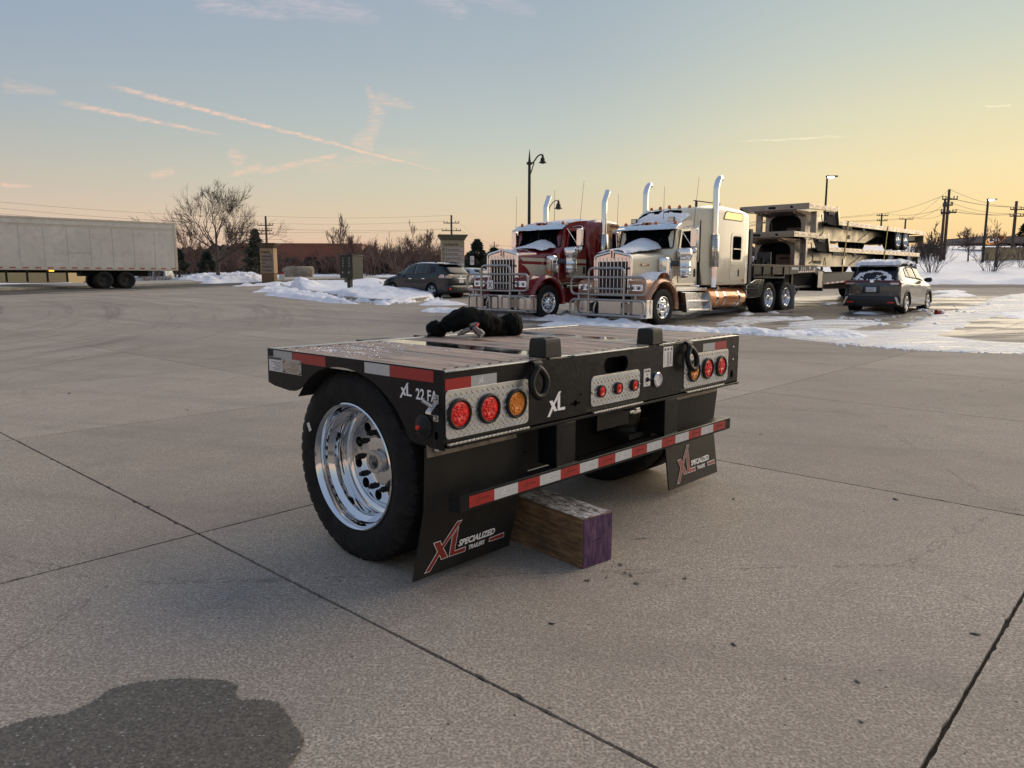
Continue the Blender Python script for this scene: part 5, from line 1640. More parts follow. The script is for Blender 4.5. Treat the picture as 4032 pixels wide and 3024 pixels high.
def truck(name, label, P0, ang, z0, red=False):
    T = thing(name, label, 'truck', (P0[0], P0[1], z0), R(ang))
    body = M['maroon'] if red else M['pearl']
    fend = M['maroon'] if red else M['copper']
    ZG = 0.0
    # ---- frame rails and dark mass between the wheels
    mb = MB(); mb.box(-0.60, 8.3, 0.78, 0.86, 0.62, 0.90); mb.box(-0.60, 8.3, 1.58, 1.66, 0.62, 0.90); mb.build('frame_rail', M['dark'], T)
    mb = MB(); mb.box(-0.50, 2.3, 0.62, 1.82, 0.45, 1.10); mb.build('engine_underside', M['dark'], T)
    mb = MB(); mb.cyl((0, 0.3, 0.47), (0, 2.1, 0.47), 0.07, 10); mb.build('front_axle', M['dark'], T)
    # ---- hood
    secs = [(-0.72, 0.60, 2.00, 1.93, 0.85), (-0.40, 0.63, 2.03, 1.955, 0.9), (0.0, 0.68, 2.06, 1.97, 0.98), (0.45, 0.77, 2.10, 1.99, 1.05), (0.80, 0.90, 2.13, 2.02, 1.08), (0.95, 0.96, 2.15, 2.04, 1.08)]
    rows = []
    for (x, hw, zc_, ze, zb) in secs:
        half = [(0, zc_), (hw * 0.35, zc_ - (zc_ - ze) * 0.35), (hw * 0.72, ze + 0.0), (hw * 0.90, ze - 0.03), (hw * 0.985, ze - 0.10), (hw, ze - 0.22), (hw, (ze + zb) / 2), (hw, zb)]
        rows.append([(x, CY + y, z) for y, z in half] + [(x, CY - y, z) for y, z in reversed(half[1:])])
    mb = MB(); mb.loft(rows); mb.build('hood', body, T, smooth=50)
    if red:
        # cream flashes on the hood side, laid 4 mm proud
        def hx(x, z, s):
            xs_ = [q[0] for q in secs]; k = max(i for i in range(len(xs_)) if xs_[i] <= x or i == 0); k = min(k, len(xs_) - 2)
            f_ = (x - xs_[k]) / (xs_[k + 1] - xs_[k]); hw = secs[k][1] * (1 - f_) + secs[k + 1][1] * f_
            return (x, CY - hw - 0.004 if s == 0 else CY + hw + 0.004, z)
        for s in (0, 1):
            mb = MB()
            xsn = np.linspace(-0.62, 0.94, 24)
            top = [hx(x, 1.80 - 0.02 * (x + .62), s) for x in xsn]; bot = [hx(x, 1.80 - 0.02 * (x + .62) - 0.10 * min(1, (x + .62) / 0.12), s) for x in xsn]
            for i in range(len(xsn) - 1): mb.add([top[i], top[i + 1], bot[i + 1], bot[i]], [(0, 1, 2, 3)])
            xsn = np.linspace(-0.60, 0.94, 30)
            top = [hx(x, 1.61 - 0.02 * (x + .6), s) for x in xsn]; bot = [hx(x, max(1.10, 1.61 - 0.16 * (x + .6) - 0.50 * min(1, max(0, (x + .6)) / 0.55) ** 2.2), s) for x in xsn]
            for i in range(len(xsn) - 1): mb.add([top[i], top[i + 1], bot[i + 1], bot[i]], [(0, 1, 2, 3)])
            mb.build('cream_flash', M['cream'], T)
    # ---- grille
    zt = 1.89
    outline = [(-0.735, CY - 0.62, 0.86), (-0.735, CY - 0.62, zt), (-0.735, CY, zt + 0.125), (-0.735, CY + 0.62, zt), (-0.735, CY + 0.62, 0.86)]
    g = thing('grille', None, None, (0, 0, 0)); g.parent = T
    mb = MB(); mb.tube(fillet(outline, 0.09, 5, closed=False), 0.040, 12); mb.build('grille_surround', M['chrome'], g, smooth=60)
    mb = MB(); mb.prism([(CY - 0.6, 0.88), (CY - 0.6, zt - 0.01), (CY, zt + 0.11), (CY + 0.6, zt - 0.01), (CY + 0.6, 0.88)], o=(-0.738, 0, 0), ex=(0, 1, 0), ey=(0, 0, 1), ez=(1, 0, 0), t=0.02)
    mb.build('grille_panel', simple('grille_polished_panel', (0.80, 0.76, 0.74), 0.12, 1.0), g)
    mb = MB(); mb.box(-0.746, -0.739, CY - 0.51, CY + 0.51, 0.88, 1.74); mb.build('grille_mesh', M['grillemesh'], g)
    for k in range(8):
        y = CY - 0.455 + 0.13 * k
        mb = MB(); mb.tube([(-0.757, y, 0.88), (-0.757, y, 1.76), (-0.762, y + 0.012, 1.81), (-0.752, y - 0.004, 1.86)], [0.011, 0.011, 0.010, 0.004], 8); mb.build('grille_bar', M['chrome'], g, smooth=60)
    mb = MB(); mb.prism([(-0.045, -0.14), (0.045, -0.14), (0.06, 0.05), (0.045, 0.14), (-0.045, 0.14), (-0.06, 0.05)], o=(-0.79, CY, 1.945), ex=(0, 1, 0), ey=(0, 0, 1), ez=(1, 0, 0), t=0.03); em = mb.build('hood_emblem', M['chrome'], g, bevel=0.006)
    mb = MB(); mb.prism([(-0.022, -0.11), (0.022, -0.11), (0.03, 0.09), (-0.03, 0.09)], o=(-0.793, CY, 1.945), ex=(0, 1, 0), ey=(0, 0, 1), ez=(1, 0, 0), t=0.004); mb.build('emblem_inlay', M['brake'], g)
    if not red:
        mb = MB(); mb.box(-0.32, 0.02, CY - 0.686, CY - 0.660, 1.625, 1.68); mb.build('name_badge', M['brake'], T)
        text('KENWORTH', 0.062, simple('badge_silver', (0.75, 0.68, 0.55), 0.2, 1.0), frame((-0.31, CY - 0.689, 1.632), (1, -0.03, 0), (0, 0, 1)), T, sx=0.78, bold=0.002, depth=0.002)
    else:
        text('389', 0.13, M['chrome'], frame((-0.655, CY - 0.640, 1.24), (1, -0.12, 0), (0, 0, 1)), T, bold=0.002, sx=0.8)
    # ---- fenders with headlamp nacelles
    for s in (0, 1):
        Yf = (lambda y: y) if s == 0 else (lambda y: 2 * CY - y)
        # arch shell
        rows = []
        cx, cz = 0.0, 0.52
        N = 26
        inner = 0.63
        for k in range(N + 1):
            a = R(196 - 196 * k / N - 8 * k / N)
            flare = 0.0
            ri = inner; ro_ = 0.80 if a < R(150) else 0.80
            c_, s_ = math.cos(a), math.sin(a)
            ex_ = 1.0
            o_in = (cx + ri * c_, cz + ri * s_); o_mid = (cx + (ri + 0.055) * c_, cz + (ri + 0.055) * s_); o_out = (cx + ro_ * 0.965 * c_, cz + ro_ * 0.96 * s_); o_top = (cx + ro_ * c_, cz + ro_ * 0.985 * s_)
            if k > N * 0.75:
                q = (k / N - 0.75) / 0.25
                o_out = (cx + (0.80 - 0.09 * q) * 0.965 * c_, cz + (0.80 - 0.09 * q) * s_); o_top = (cx + (0.80 - 0.09 * q) * c_, cz + (0.80 - 0.09 * q) * s_)
            rows.append([(o_in[0], Yf(0.02), o_in[1]), (o_mid[0], Yf(-0.03), o_mid[1]), (o_out[0], Yf(0.0), o_out[1]), (o_top[0], Yf(0.10), o_top[1]), (o_top[0], Yf(0.38), o_top[1] + 0.01), (o_top[0] * 0.9, Yf(0.62), o_top[1] - 0.02), (o_in[0], Yf(0.62), o_in[1]), (o_in[0], Yf(0.10), o_in[1])])
        mb = MB(); mb.loft(rows)
        mb.build('front_fender', fend, T, smooth=60)
        # nacelle
        rows = []
        for (x, z0_, z1_, ya, yb) in ((-0.84, 0.84, 1.16, 0.08, 0.60), (-0.82, 0.80, 1.21, 0.06, 0.62), (-0.55, 0.80, 1.28, 0.04, 0.63), (-0.2, 1.0, 1.31, 0.10, 0.64), (0.1, 1.1, 1.28, 0.2, 0.60)):
            rows.append([(x, Yf(ya), z0_), (x, Yf(ya), z1_ - 0.08), (x, Yf(ya + 0.07), z1_ - 0.01), (x, Yf(yb), z1_ + 0.01), (x, Yf(yb), z0_)])
        mb = MB(); mb.loft(rows); mb.build('lamp_nacelle', fend, T, smooth=45, bevel=0.01)
        hl = thing('headlight', None, None, (0, 0, 0)); hl.parent = T
        mb = MB(); mb.prism(rounded(0.46, 0.17, 0.04, 4, Yf(0.34), 1.03), o=(-0.86, 0, 0), ex=(0, 1, 0), ey=(0, 0, 1), ez=(1, 0, 0), t=0.03); mb.build('lamp_frame', M['chrome'], hl, bevel=0.006)
        for yy in (0.235, 0.445):
            mb = MB(); mb.prism(rounded(0.185, 0.115, 0.015, 3, Yf(yy), 1.03), o=(-0.864, 0, 0), ex=(0, 1, 0), ey=(0, 0, 1), ez=(1, 0, 0), t=0.004); mb.build('lamp_lens', M['lamplens'], hl)
            mb = MB(); mb.lathe([(0.0001, -0.009), (0.03, -0.008), (0.045, -0.004)], 16, axis='X', o=(-0.860, Yf(yy), 1.02), closed=False); mb.build('lamp_bulb', M['glassdark'], hl, smooth=50)
        mb = MB(); mb.box(0.06, 0.13, Yf(0.12) - 0.05, Yf(0.12) + 0.05, 1.31, 1.43); mb.build('fender_marker', M['amber'], T, bevel=0.008)
        # air cleaner
        ac = thing('air_cleaner', None, None, (0.92, Yf(-0.02), 0)); ac.parent = T
        mb = MB(); mb.lathe([(0.0001, 1.30), (0.10, 1.30), (0.14, 1.34), (0.185, 1.36), (0.19, 1.39), (0.19, 1.48), (0.194, 1.49), (0.19, 1.50), (0.19, 1.62), (0.194, 1.63), (0.19, 1.64), (0.185, 1.80), (0.19, 1.83), (0.20, 1.85), (0.215, 1.90), (0.215, 2.06), (0.20, 2.10), (0.0001, 2.115)], 32, axis='Z', closed=False)
        mb.build('canister', M['chrome'], ac, smooth=35)
        for z in (1.42, 1.56, 1.74):
            mb = MB(); mb.tube([(0.197 * math.cos(a), 0.197 * math.sin(a), z) for a in np.linspace(0, 2 * math.pi, 25)[:-1]], 0.008, 6, closed=True); mb.build('band', M['chrome'], ac, smooth=60)
        mb = MB(); mb.cyl((-0.10, 0.05 if s == 0 else -0.05, 1.70), (-0.40, 0.30 if s == 0 else -0.30, 1.70), 0.075, 18); mb.build('intake_duct', M['grey'], ac, smooth=50)
        rows = []
        for (x, w_, z0_, z1_) in ((0.30, 0.05, 1.55, 1.80), (0.33, 0.11, 1.42, 1.86), (0.45, 0.12, 1.36, 1.88), (0.58, 0.12, 1.36, 1.88)):
            rows.append([(x, Yf(0.40), z0_), (x, Yf(0.40 - w_ * 2), z0_), (x, Yf(0.40 - w_ * 2), z1_ - 0.06), (x, Yf(0.40 - w_ * 1.5), z1_), (x, Yf(0.40), z1_)])
        mb = MB(); mb.loft(rows); mb.build('intake_hood', M['chrome'], T, smooth=50, bevel=0.01)
    # snow on hood and fender
    # ---- bumper
    mb = MB()
    mb.prism([(0, 0.22), (0, 0.70), (0.03, 0.715), (0.03, 0.205)], o=(-0.84, -0.02, 0), ex=(1, 0, 0), ey=(0, 0, 1), ez=(0, 1, 0), t=2.54)
    for yy in (-0.02, 2.50):
        mb.box(-0.825, -0.56, yy, yy + 0.02, 0.215, 0.705)
    mb.build('bumper', simple('bumper_chrome', (0.78, 0.76, 0.74), 0.10, 1.0), T, bevel=0.008)
    for yy in (CY - 0.50, CY + 0.50):
        mb = MB(); mb.prism(rounded(0.22, 0.34, 0.04, 3, yy, 0.46), o=(-0.843, 0, 0), ex=(0, 1, 0), ey=(0, 0, 1), ez=(1, 0, 0), t=0.003); mb.build('tow_opening', M['dark'], T)
        mb = MB(); mb.tube([(-0.86, yy - 0.02, 0.62), (-0.92, yy, 0.45), (-0.88, yy + 0.02, 0.30)], 0.03, 8); mb.build('tow_hook', M['galv'], T, smooth=50)
    # ---- bull bar
    bb = thing('bull_bar', None, None, (0, 0, 0)); bb.parent = T
    r = 0.036; xb = -1.02
    def bar(pts, closed=False, rad=0.12, rr=r, nm='bar'):
        mb = MB(); mb.tube(fillet(pts, rad, 5, closed), rr, 10, closed=closed); mb.build(nm, M['bullbar'], bb, smooth=60)
    yl, yr = CY - 0.61, CY + 0.61
    zb_ = 0.62 if red else 0.27
    bar([(xb, yl, zb_), (xb, yl, 1.56), (xb, yr, 1.56), (xb, yr, zb_)], False, 0.16, nm='centre_hoop')
    for z in ((1.31, 1.00, 0.83) if not red else (1.31, 1.05, 0.83)):
        bar([(xb, yl, z), (xb, yr, z)], rad=0.01, rr=r * 0.85, nm='cross_rail')
    for s in (0, 1):
        Yf = (lambda y: y) if s == 0 else (lambda y: 2 * CY - y)
        bar([(xb, yl if s == 0 else yr, 1.31), (xb + 0.04, Yf(-0.07), 1.31), (xb + 0.04, Yf(-0.07), 0.84), (xb, yl if s == 0 else yr, 0.84)], rad=0.16, nm='side_hoop')
        bar([(xb + 0.02, Yf(0.22), 0.84), (xb + 0.02, Yf(0.25), 0.70)], rad=0.01, nm='strut')
        if red:
            bar([(xb, Yf(0.62), 0.26), (xb, Yf(0.62), 0.66), (xb + 0.02, Yf(0.02), 0.66), (xb + 0.02, Yf(0.02), 0.26)], rad=0.10, rr=r * 0.85, nm='lower_hoop')
            bar([(xb, Yf(0.96), 0.26), (xb, Yf(0.96), 0.66), (xb, Yf(0.66), 0.66), (xb, Yf(0.66), 0.26)], rad=0.08, rr=r * 0.8, nm='inner_hoop')
    if red: bar([(xb, -0.02, 0.26), (xb, 2.46, 0.26)], rad=0.01, rr=r, nm='lower_rail')
    else:
        bar([(xb, -0.05, 0.69), (xb, 2.50, 0.69), (xb, 2.50, 0.27), (xb, -0.05, 0.27)], True, 0.16, nm='lower_hoop')
    for yy in (yl, yr):
        mb = MB(); mb.box(xb + 0.02, -0.83, yy - 0.02, yy + 0.02, 0.35, 0.60); mb.build('bar_bracket', M['bullbar'], bb)
    if red:
        mb = MB(); mb.box(xb - 0.045, xb - 0.037, CY + 0.06, CY + 0.32, 0.87, 1.13); mb.build('route_placard', M['white'], bb)
        text('X', 0.24, M['print'], frame((xb - 0.047, CY + 0.255, 0.915), (0, -1, 0), (0, 0, 1)), bb, bold=0.004, sx=0.85)
    # ---- cab
    yc0, yc1 = 0.20, 2.24
    cabp = [(0.62, 1.08), (0.62, 1.95), (0.80, 2.12), (0.90, 2.60), (0.98, 2.76), (1.10, 2.84), (1.45, 2.92), (2.02, 2.98), (2.02, 1.08)]
    rows = []
    for (yy, ins_) in ((yc0, 0.0), (yc0 + 0.05, 0.0), (CY, 0.0), (yc1 - 0.05, 0.0), (yc1, 0.0)):
        k = 0.05 if yy in (yc0, yc1) else 0.0
        rows.append([(x + (k if x < 1.5 else 0), yy if not (z > 2.5 and k) else yy + (0.06 if yy == yc0 else -0.06), z - (k if z > 2.5 else 0)) for x, z in cabp])
    # clip for the door window on both sides is laid on
    mb = MB(); mb.loft(rows); mb.build('cab', body, T, smooth=35, bevel=0.02)
    # windscreen
    rows = []
    for (x, z) in ((0.785, 2.145), (0.855, 2.42), (0.905, 2.68)):
        rows.append([(x - 0.012 + 0.05 * abs((yy - CY) / 1.0) ** 2.5, yy, z) for yy in np.linspace(yc0 + 0.10, yc1 - 0.10, 9)])
    mb = MB(); mb.loft(rows, closed_ring=False, cap=False); ws = mb.build('windscreen', M['screen'], T, smooth=60)
    sol = ws.modifiers.new('s', 'SOLIDIFY'); sol.thickness = 0.012; sol.offset = 0
    mb = MB(); mb.tube(fillet([(0.79, yc0 + 0.08, 2.13), (0.905, yc0 + 0.10, 2.69), (0.905, yc1 - 0.10, 2.69), (0.79, yc1 - 0.08, 2.13)], 0.08, 4, True), 0.018, 6, closed=True); mb.build('windscreen_seal', M['blackflat'], T, smooth=60)
    if red: mb = MB(); mb.prism([(0.76, 2.13), (0.80, 2.13), (0.90, 2.68), (0.87, 2.68)], o=(0, CY - 0.012, 0), t=0.024); mb.build('windscreen_divider', M['blackflat'], T)
    for yy in (CY - 0.35, CY + 0.45):
        mb = MB(); mb.tube([(0.76, yy, 2.15), (0.80, yy - 0.20, 2.42)], 0.009, 5); mb.build('wiper', M['blackflat'], T)
    # visor
    vis = []
    for yy in np.linspace(yc0 - 0.02, yc1 + 0.02, 9):
        k = 0.06 * abs((yy - CY) / 1.04) ** 3
        vis.append([(0.70 + k, yy, 2.655), (0.69 + k, yy, 2.672), (0.86 + k, yy, 2.80), (0.96 + k, yy, 2.835), (0.96 + k, yy, 2.80), (0.87 + k, yy, 2.775)])
    mb = MB(); mb.loft(vis); mb.build('sun_visor', M['chrome'], T, smooth=40)
    # doors, windows
    for s in (0, 1):
        Yf = (lambda y: y) if s == 0 else (lambda y: 2 * CY - y)
        e = -1 if s == 0 else 1
        yy = Yf(yc0) + e * 0.008
        door = thing('door', None, None, (0, 0, 0)); door.parent = T
        def sidepanel(pts, mat, nm, dy=0.0, t=0.01, par=door, bev=0.004):
            mb = MB(); mb.prism(pts, o=(0, Yf(yc0) + e * dy, 0), ex=(1, 0, 0), ey=(0, 0, 1), ez=(0, e, 0), t=t); return mb.build(nm, mat, par, bevel=bev)
        sidepanel([(0.95, 1.16), (0.95, 2.12), (1.06, 2.66), (1.84, 2.74), (1.90, 2.68), (1.90, 1.20), (1.86, 1.16)], body, 'door_skin', 0.0, 0.014, bev=0.01)
        sidepanel([(1.04, 2.14), (1.12, 2.60), (1.78, 2.66), (1.82, 2.62), (1.82, 2.14)], M['screen'], 'door_window', 0.014, 0.006)
        sidepanel(rounded(0.10, 0.24, 0.04, 4, 1.80, 1.44), M['blackflat'], 'door_handle', 0.014, 0.012)
        sidepanel([(0.62, 1.07), (1.95, 1.07), (1.95, 1.00), (0.62, 1.00)], M['quilt'], 'sill_plate', 0.01, 0.02)
        if red:
            sidepanel([(0.96, 1.66), (1.89, 1.65), (1.89, 1.77), (0.96, 1.78)], M['cream'], 'cream_band', 0.0145, 0.003, bev=0)
            sidepanel([(0.96, 1.22), (1.89, 1.22), (1.89, 1.58), (0.96, 1.59)], M['cream'], 'cream_band', 0.0145, 0.003, bev=0)
        # mirror
        mi = thing('mirror', None, None, (0, 0, 0)); mi.parent = T
        mb = MB(); mb.prism(rounded(0.20, 0.52, 0.05, 4, Yf(-0.16), 2.42), o=(1.12, 0, 0), ex=(0, 1, 0), ey=(0, 0, 1), ez=(1, 0, 0), t=0.10); mb.build('mirror_shell', M['chrome'], mi, bevel=0.015)
        mb = MB(); mb.lathe([(0.0001, -0.03), (0.05, -0.02), (0.085, 0.01), (0.09, 0.05), (0.0001, 0.05)], 20, axis='X', o=(1.13, Yf(-0.16), 2.06), closed=False); mb.build('convex_mirror', M['chrome'], mi, smooth=50)
        for pts in ([(1.17, Yf(yc0), 2.72), (1.17, Yf(-0.12), 2.76), (1.17, Yf(-0.27), 2.72), (1.17, Yf(-0.27), 2.14), (1.05, Yf(yc0), 2.12)], [(1.0, Yf(yc0), 2.68), (1.17, Yf(-0.10), 2.16)]):
            mb = MB(); mb.tube(fillet(pts, 0.05, 4, False), 0.011, 6); mb.build('mirror_arm', M['chrome'], mi, smooth=60)
        # exhaust
        ex = thing('exhaust_stack', None, None, (0, 0, 0)); ex.parent = T
        xe = 2.50; ye = Yf(-0.02)
        zt_ = 3.50 if red else 3.86
        mb = MB(); mb.tube([(xe, ye, 1.02), (xe, ye, 2.60)], 0.105, 24); mb.build('muffler', M['chrome'], ex, smooth=50)
        pts = [(xe, ye, 2.60), (xe, ye, zt_)]
        if red: pts += [(xe + 0.02, ye, zt_ + 0.08), (xe + 0.06, ye, zt_ + 0.16), (xe + 0.13, ye, zt_ + 0.30), (xe + 0.17, ye, zt_ + 0.40)]
        else: pts += [(xe + 0.01, ye, zt_ + 0.08), (xe + 0.04, ye, zt_ + 0.16), (xe + 0.09, ye, zt_ + 0.25), (xe + 0.16, ye, zt_ + 0.31), (xe + 0.25, ye, zt_ + 0.33)]
        mb = MB(); mb.tube(pts, 0.088, 24, caps=False); mb.tube([pts[-2], pts[-1]], 0.080, 20); mb.build('stack_pipe', M['chrome'], ex, smooth=60)
        mb = MB(); mb.tube([(xe, ye, 2.86), (xe, ye, 2.89)], 0.098, 20); mb.build('clamp', M['chrome'], ex, smooth=60)
        rows = []
        for z in (1.62, 2.55):
            rows.append([(xe + 0.145 * math.cos(a), ye + e * 0.145 * math.sin(a), z) for a in np.linspace(R(-10), R(190), 15)])
        mb = MB(); mb.loft(rows, closed_ring=False, cap=False)
        sh = mb.build('heat_shield', M['shield'] if 'shield' in M else M['chrome'], ex, smooth=60)
        sh.modifiers.new('s', 'SOLIDIFY').thickness = 0.004
    # cab to sleeper bellows
    sx0 = 2.06; sx1 = 3.42 if red else 4.70; zr = 3.02 if red else 3.42
    mb = MB(); mb.box(1.98, sx0 + 0.05, 0.14, 2.30, 1.10, 2.95 if not red else 2.80); mb.build('cab_gap_seal', M['blackflat'], T)
    # ---- sleeper
    def rrect(x, y0, y1, z0_, z1_, r_, rt=0.28):
        pts = []
        for (cy_, cz_, rr2, a0) in ((y1 - rt, z1_ - rt * 0.75, rt, 0), (y0 + rt, z1_ - rt * 0.75, rt, 90), (y0 + r_, z0_ + r_, r_, 180), (y1 - r_, z0_ + r_, r_, 270)):
            for k in range(6):
                a = R(a0 + 90 * k / 5); pts.append((x, cy_ + rr2 * math.cos(a), cz_ + rr2 * (0.75 if a0 < 180 else 1) * math.sin(a)))
        return pts
    if red: st_ = [(1.60, 0.35, 2.09, 2.60, 2.86), (1.85, 0.22, 2.22, 2.50, 2.93), (sx0 + 0.06, 0.06, 2.38, 1.08, 2.97), (2.4, 0.03, 2.41, 1.08, 3.02), (2.9, 0.02, 2.42, 1.08, 3.03), (3.3, 0.02, 2.42, 1.08, 3.00), (sx1, 0.05, 2.39, 1.08, 2.95)]
    else: st_ = [(1.15, 0.42, 2.02, 2.70, 2.88), (1.45, 0.36, 2.08, 2.66, 3.10), (1.80, 0.26, 2.18, 2.60, 3.29), (sx0 + 0.06, 0.08, 2.36, 1.08, 3.36), (2.5, 0.02, 2.42, 1.08, 3.41), (3.3, 0.0, 2.44, 1.08, 3.43), (4.2, 0.0, 2.44, 1.08, 3.40), (4.60, 0.01, 2.43, 1.08, 3.34), (sx1, 0.05, 2.39, 1.10, 3.28)]
    mb = MB(); mb.loft([rrect(x, a, b_, z0_, z1_, 0.06) for (x, a, b_, z0_, z1_) in st_]); mb.build('sleeper', body, T, smooth=45)
    if not red:
        # roof windows in the raised front of the sleeper
        for (ya, yb) in ((0.55, 1.16), (1.28, 1.89)):
            rows = []
            for (x, z) in ((1.21, 2.945), (1.40, 3.085), (1.60, 3.19), (1.74, 3.255)):
                rows.append([(x - 0.01, yy, z + 0.02 - 0.035 * abs((yy - CY) / 0.7) ** 2) for yy in np.linspace(ya, yb, 6)])
            mb = MB(); mb.loft(rows, closed_ring=False, cap=False); o = mb.build('roof_window', M['screen'], T, smooth=60); o.modifiers.new('s', 'SOLIDIFY').thickness = 0.01
        for s in (0, 1):
            e = -1 if s == 0 else 1; y0_ = 0.0 if s == 0 else 2.44
            def sp(pts, mat, nm, dy, t, par=T, bev=0.004):
                mb = MB(); mb.prism(pts, o=(0, y0_ + e * dy, 0), ex=(1, 0, 0), ey=(0, 0, 1), ez=(0, e, 0), t=t); return mb.build(nm, mat, par, bevel=bev)
            fr = sp(rounded(0.74, 0.98, 0.12, 5, 3.88, 2.16), body, 'window_frame', 0.0, 0.012)
            sp(rounded(0.52, 0.72, 0.08, 5, 3.87, 2.20), M['blackflat'], 'window_seal', 0.012, 0.006)
            sp(rounded(0.46, 0.66, 0.06, 5, 3.87, 2.20), M['screen'], 'sleeper_window', 0.018, 0.003)
            sp([(3.64, 2.155), (4.10, 2.155), (4.10, 2.185), (3.64, 2.185)], M['pearl'], 'window_bar', 0.0215, 0.006)
            sp(rounded(0.66, 0.46, 0.09, 5, 3.84, 1.43), body, 'locker_door', 0.0, 0.010)
            sp(rounded(0.085, 0.22, 0.035, 4, 4.02, 1.44), M['blackflat'], 'locker_handle', 0.010, 0.008)
            sp([(3.02, 3.05), (3.10, 3.23), (3.20, 3.275), (4.12, 3.255), (4.17, 3.22), (4.17, 3.04), (4.12, 3.005), (3.06, 3.02)], simple('upper_window_trim', (0.10, 0.09, 0.05), 0.4), 'upper_window_trim', -0.012, 0.02)
            sp([(3.06, 3.06), (3.13, 3.21), (3.21, 3.25), (4.10, 3.232), (4.14, 3.205), (4.14, 3.06), (4.10, 3.03), (3.09, 3.045)], simple('reflective_side_glass', (0.50, 0.47, 0.25), 0.12, 0.5), 'upper_window', 0.008, 0.004)
            sp(rounded(0.07, 0.09, 0.03, 4, 4.34, 1.22), M['amber'], 'side_marker', 0.0, 0.014)
            sp([(2.86, 1.12), (3.12, 1.12), (3.12, 1.20), (2.86, 1.20)], M['quilt'], 'badge', 0.0, 0.006)
            sp([(4.42, 1.10), (4.424, 1.10), (4.424, 3.16), (4.42, 3.16)], M['grey'], 'panel_seam', 0.0, 0.003, bev=0)
        for yy in np.linspace(0.55, 1.89, 5):
            k = abs((yy - CY) / 0.67)
            mb = MB(); mb.lathe([(0.0001, 0.10), (0.03, 0.095), (0.055, 0.06), (0.06, 0.0)], 14, axis='Z', o=(1.98 + 0.05 * k, yy, 3.345 - 0.03 * k), closed=False); mb.build('roof_marker', M['amber'], T, smooth=50)
        mb = MB(); mb.box(2.4, 3.9, 0.62, 0.68, 3.56, 3.585, Matrix.Translation((0, 0, 0))); mb.box(2.5, 2.56, 0.62, 0.68, 3.40, 3.56); mb.box(3.7, 3.80, 0.60, 0.70, 3.40, 3.56); mb.build('roof_rack_rail', M['blackflat'], T, bevel=0.01)
        mb = MB(); mb.box(4.74, 4.92, 0.02, 2.42, 1.08, 2.82); mb.build('cab_extender', M['grey'], T, bevel=0.01)
    else:
        M['mural'] = mural_mat()
        mb = MB(); mb.prism([(2.55, 2.05), (3.30, 2.05), (3.34, 2.84), (3.22, 2.90), (2.62, 2.90), (2.55, 2.80)], o=(0, 0.0, 0), ex=(1, 0, 0), ey=(0, 0, 1), ez=(0, -1, 0), t=0.004); mb.build('sunset_mural', M['mural'], T)
        for (za, zb2) in ((1.66, 1.77), (1.22, 1.58)):
            mb = MB(); mb.box(2.16, 3.36, -0.004, 0.02, za, zb2); mb.build('cream_band', M['cream'], T)
        mb = MB(); mb.prism(rounded(0.10, 0.24, 0.04, 4, 3.0, 1.42), o=(0, -0.004, 0), ex=(1, 0, 0), ey=(0, 0, 1), ez=(0, -1, 0), t=0.01); mb.build('locker_handle', M['blackflat'], T)
        mb = MB(); mb.box(3.44, 3.60, 0.05, 2.40, 1.08, 2.6); mb.build('cab_extender', M['grey'], T, bevel=0.01)
    # marker lamps and work lamps on the cab roof
    for i, yy in enumerate((0.36, 1.02, 1.22, 1.42, 2.08)):
        mb = MB(); mb.lathe([(0.0001, 0.085), (0.03, 0.08), (0.052, 0.05), (0.06, 0.0)], 14, axis='Z', o=(1.0, yy, 2.825), closed=False); mb.build('roof_marker', M['amber'], T, smooth=50)
    if not red:
        for yy in (0.55, 1.85):
            mb = MB(); mb.box(1.05, 1.12, yy - 0.10, yy + 0.10, 2.88, 3.02); wl_ = mb.build('work_lamp', M['grey'], T, bevel=0.01)
            mb = MB(); mb.box(1.043, 1.05, yy - 0.085, yy + 0.085, 2.895, 3.005); mb.build('lamp_glass', M['lamplens'], wl_)
    for (x, yy, z, hgt_, lean) in ((1.15, -0.1, 2.75, 1.35, 0.25), (1.15, 2.54, 2.2, 1.6, 0.05), (1.2, 0.9, 2.9, 1.0, 0.0)):
        mb = MB(); mb.tube([(x, yy, z - 0.5 if yy < 0 else z), (x + lean, yy, z + hgt_)], [0.008, 0.004], 5); mb.build('aerial', M['blackflat'], T)
    # ---- steps, tanks, quarter fender
    if not red:
        tk = thing('fuel_tank', None, None, (0, 0, 0)); tk.parent = T
        mb = MB(); mb.lathe([(0.0001, 2.42), (0.24, 2.42), (0.29, 2.44), (0.31, 2.50), (0.31, 4.56), (0.29, 4.62), (0.24, 4.64), (0.0001, 4.64)], 40, axis='X', o=(0, 0.31, 0.68), closed=False); mb.build('tank_shell', M['tank'], tk, smooth=40)
        for x in (2.86, 3.30, 4.18):
            mb = MB(); mb.lathe([(0.312, x - 0.05), (0.318, x - 0.05), (0.318, x + 0.05), (0.312, x + 0.05)], 40, axis='X', o=(0, 0.31, 0.68)); mb.build('tank_strap', M['chrome'], tk, smooth=40)
        mb = MB(); mb.cyl((3.05, 0.16, 0.93), (3.05, 0.10, 1.01), 0.055, 16); mb.build('filler_cap', M['chrome'], tk, smooth=40)
        mb = MB(); mb.prism([(1.28, 0.34), (2.46, 0.34), (2.28, 0.86), (1.06, 0.90)], o=(0, 0.10, 0), ex=(1, 0, 0), ey=(0, 0, 1), ez=(0, 1, 0), t=0.5); mb.build('step_box', M['orangestep'], T, bevel=0.01)
        for z in (0.36, 0.62):
            mb = MB(); mb.box(1.22, 2.48 - (z - 0.34) * 0.35, -0.04, 0.12, z - 0.02, z + 0.03); mb.build('step_tread', M['orangestep'], T, bevel=0.006)
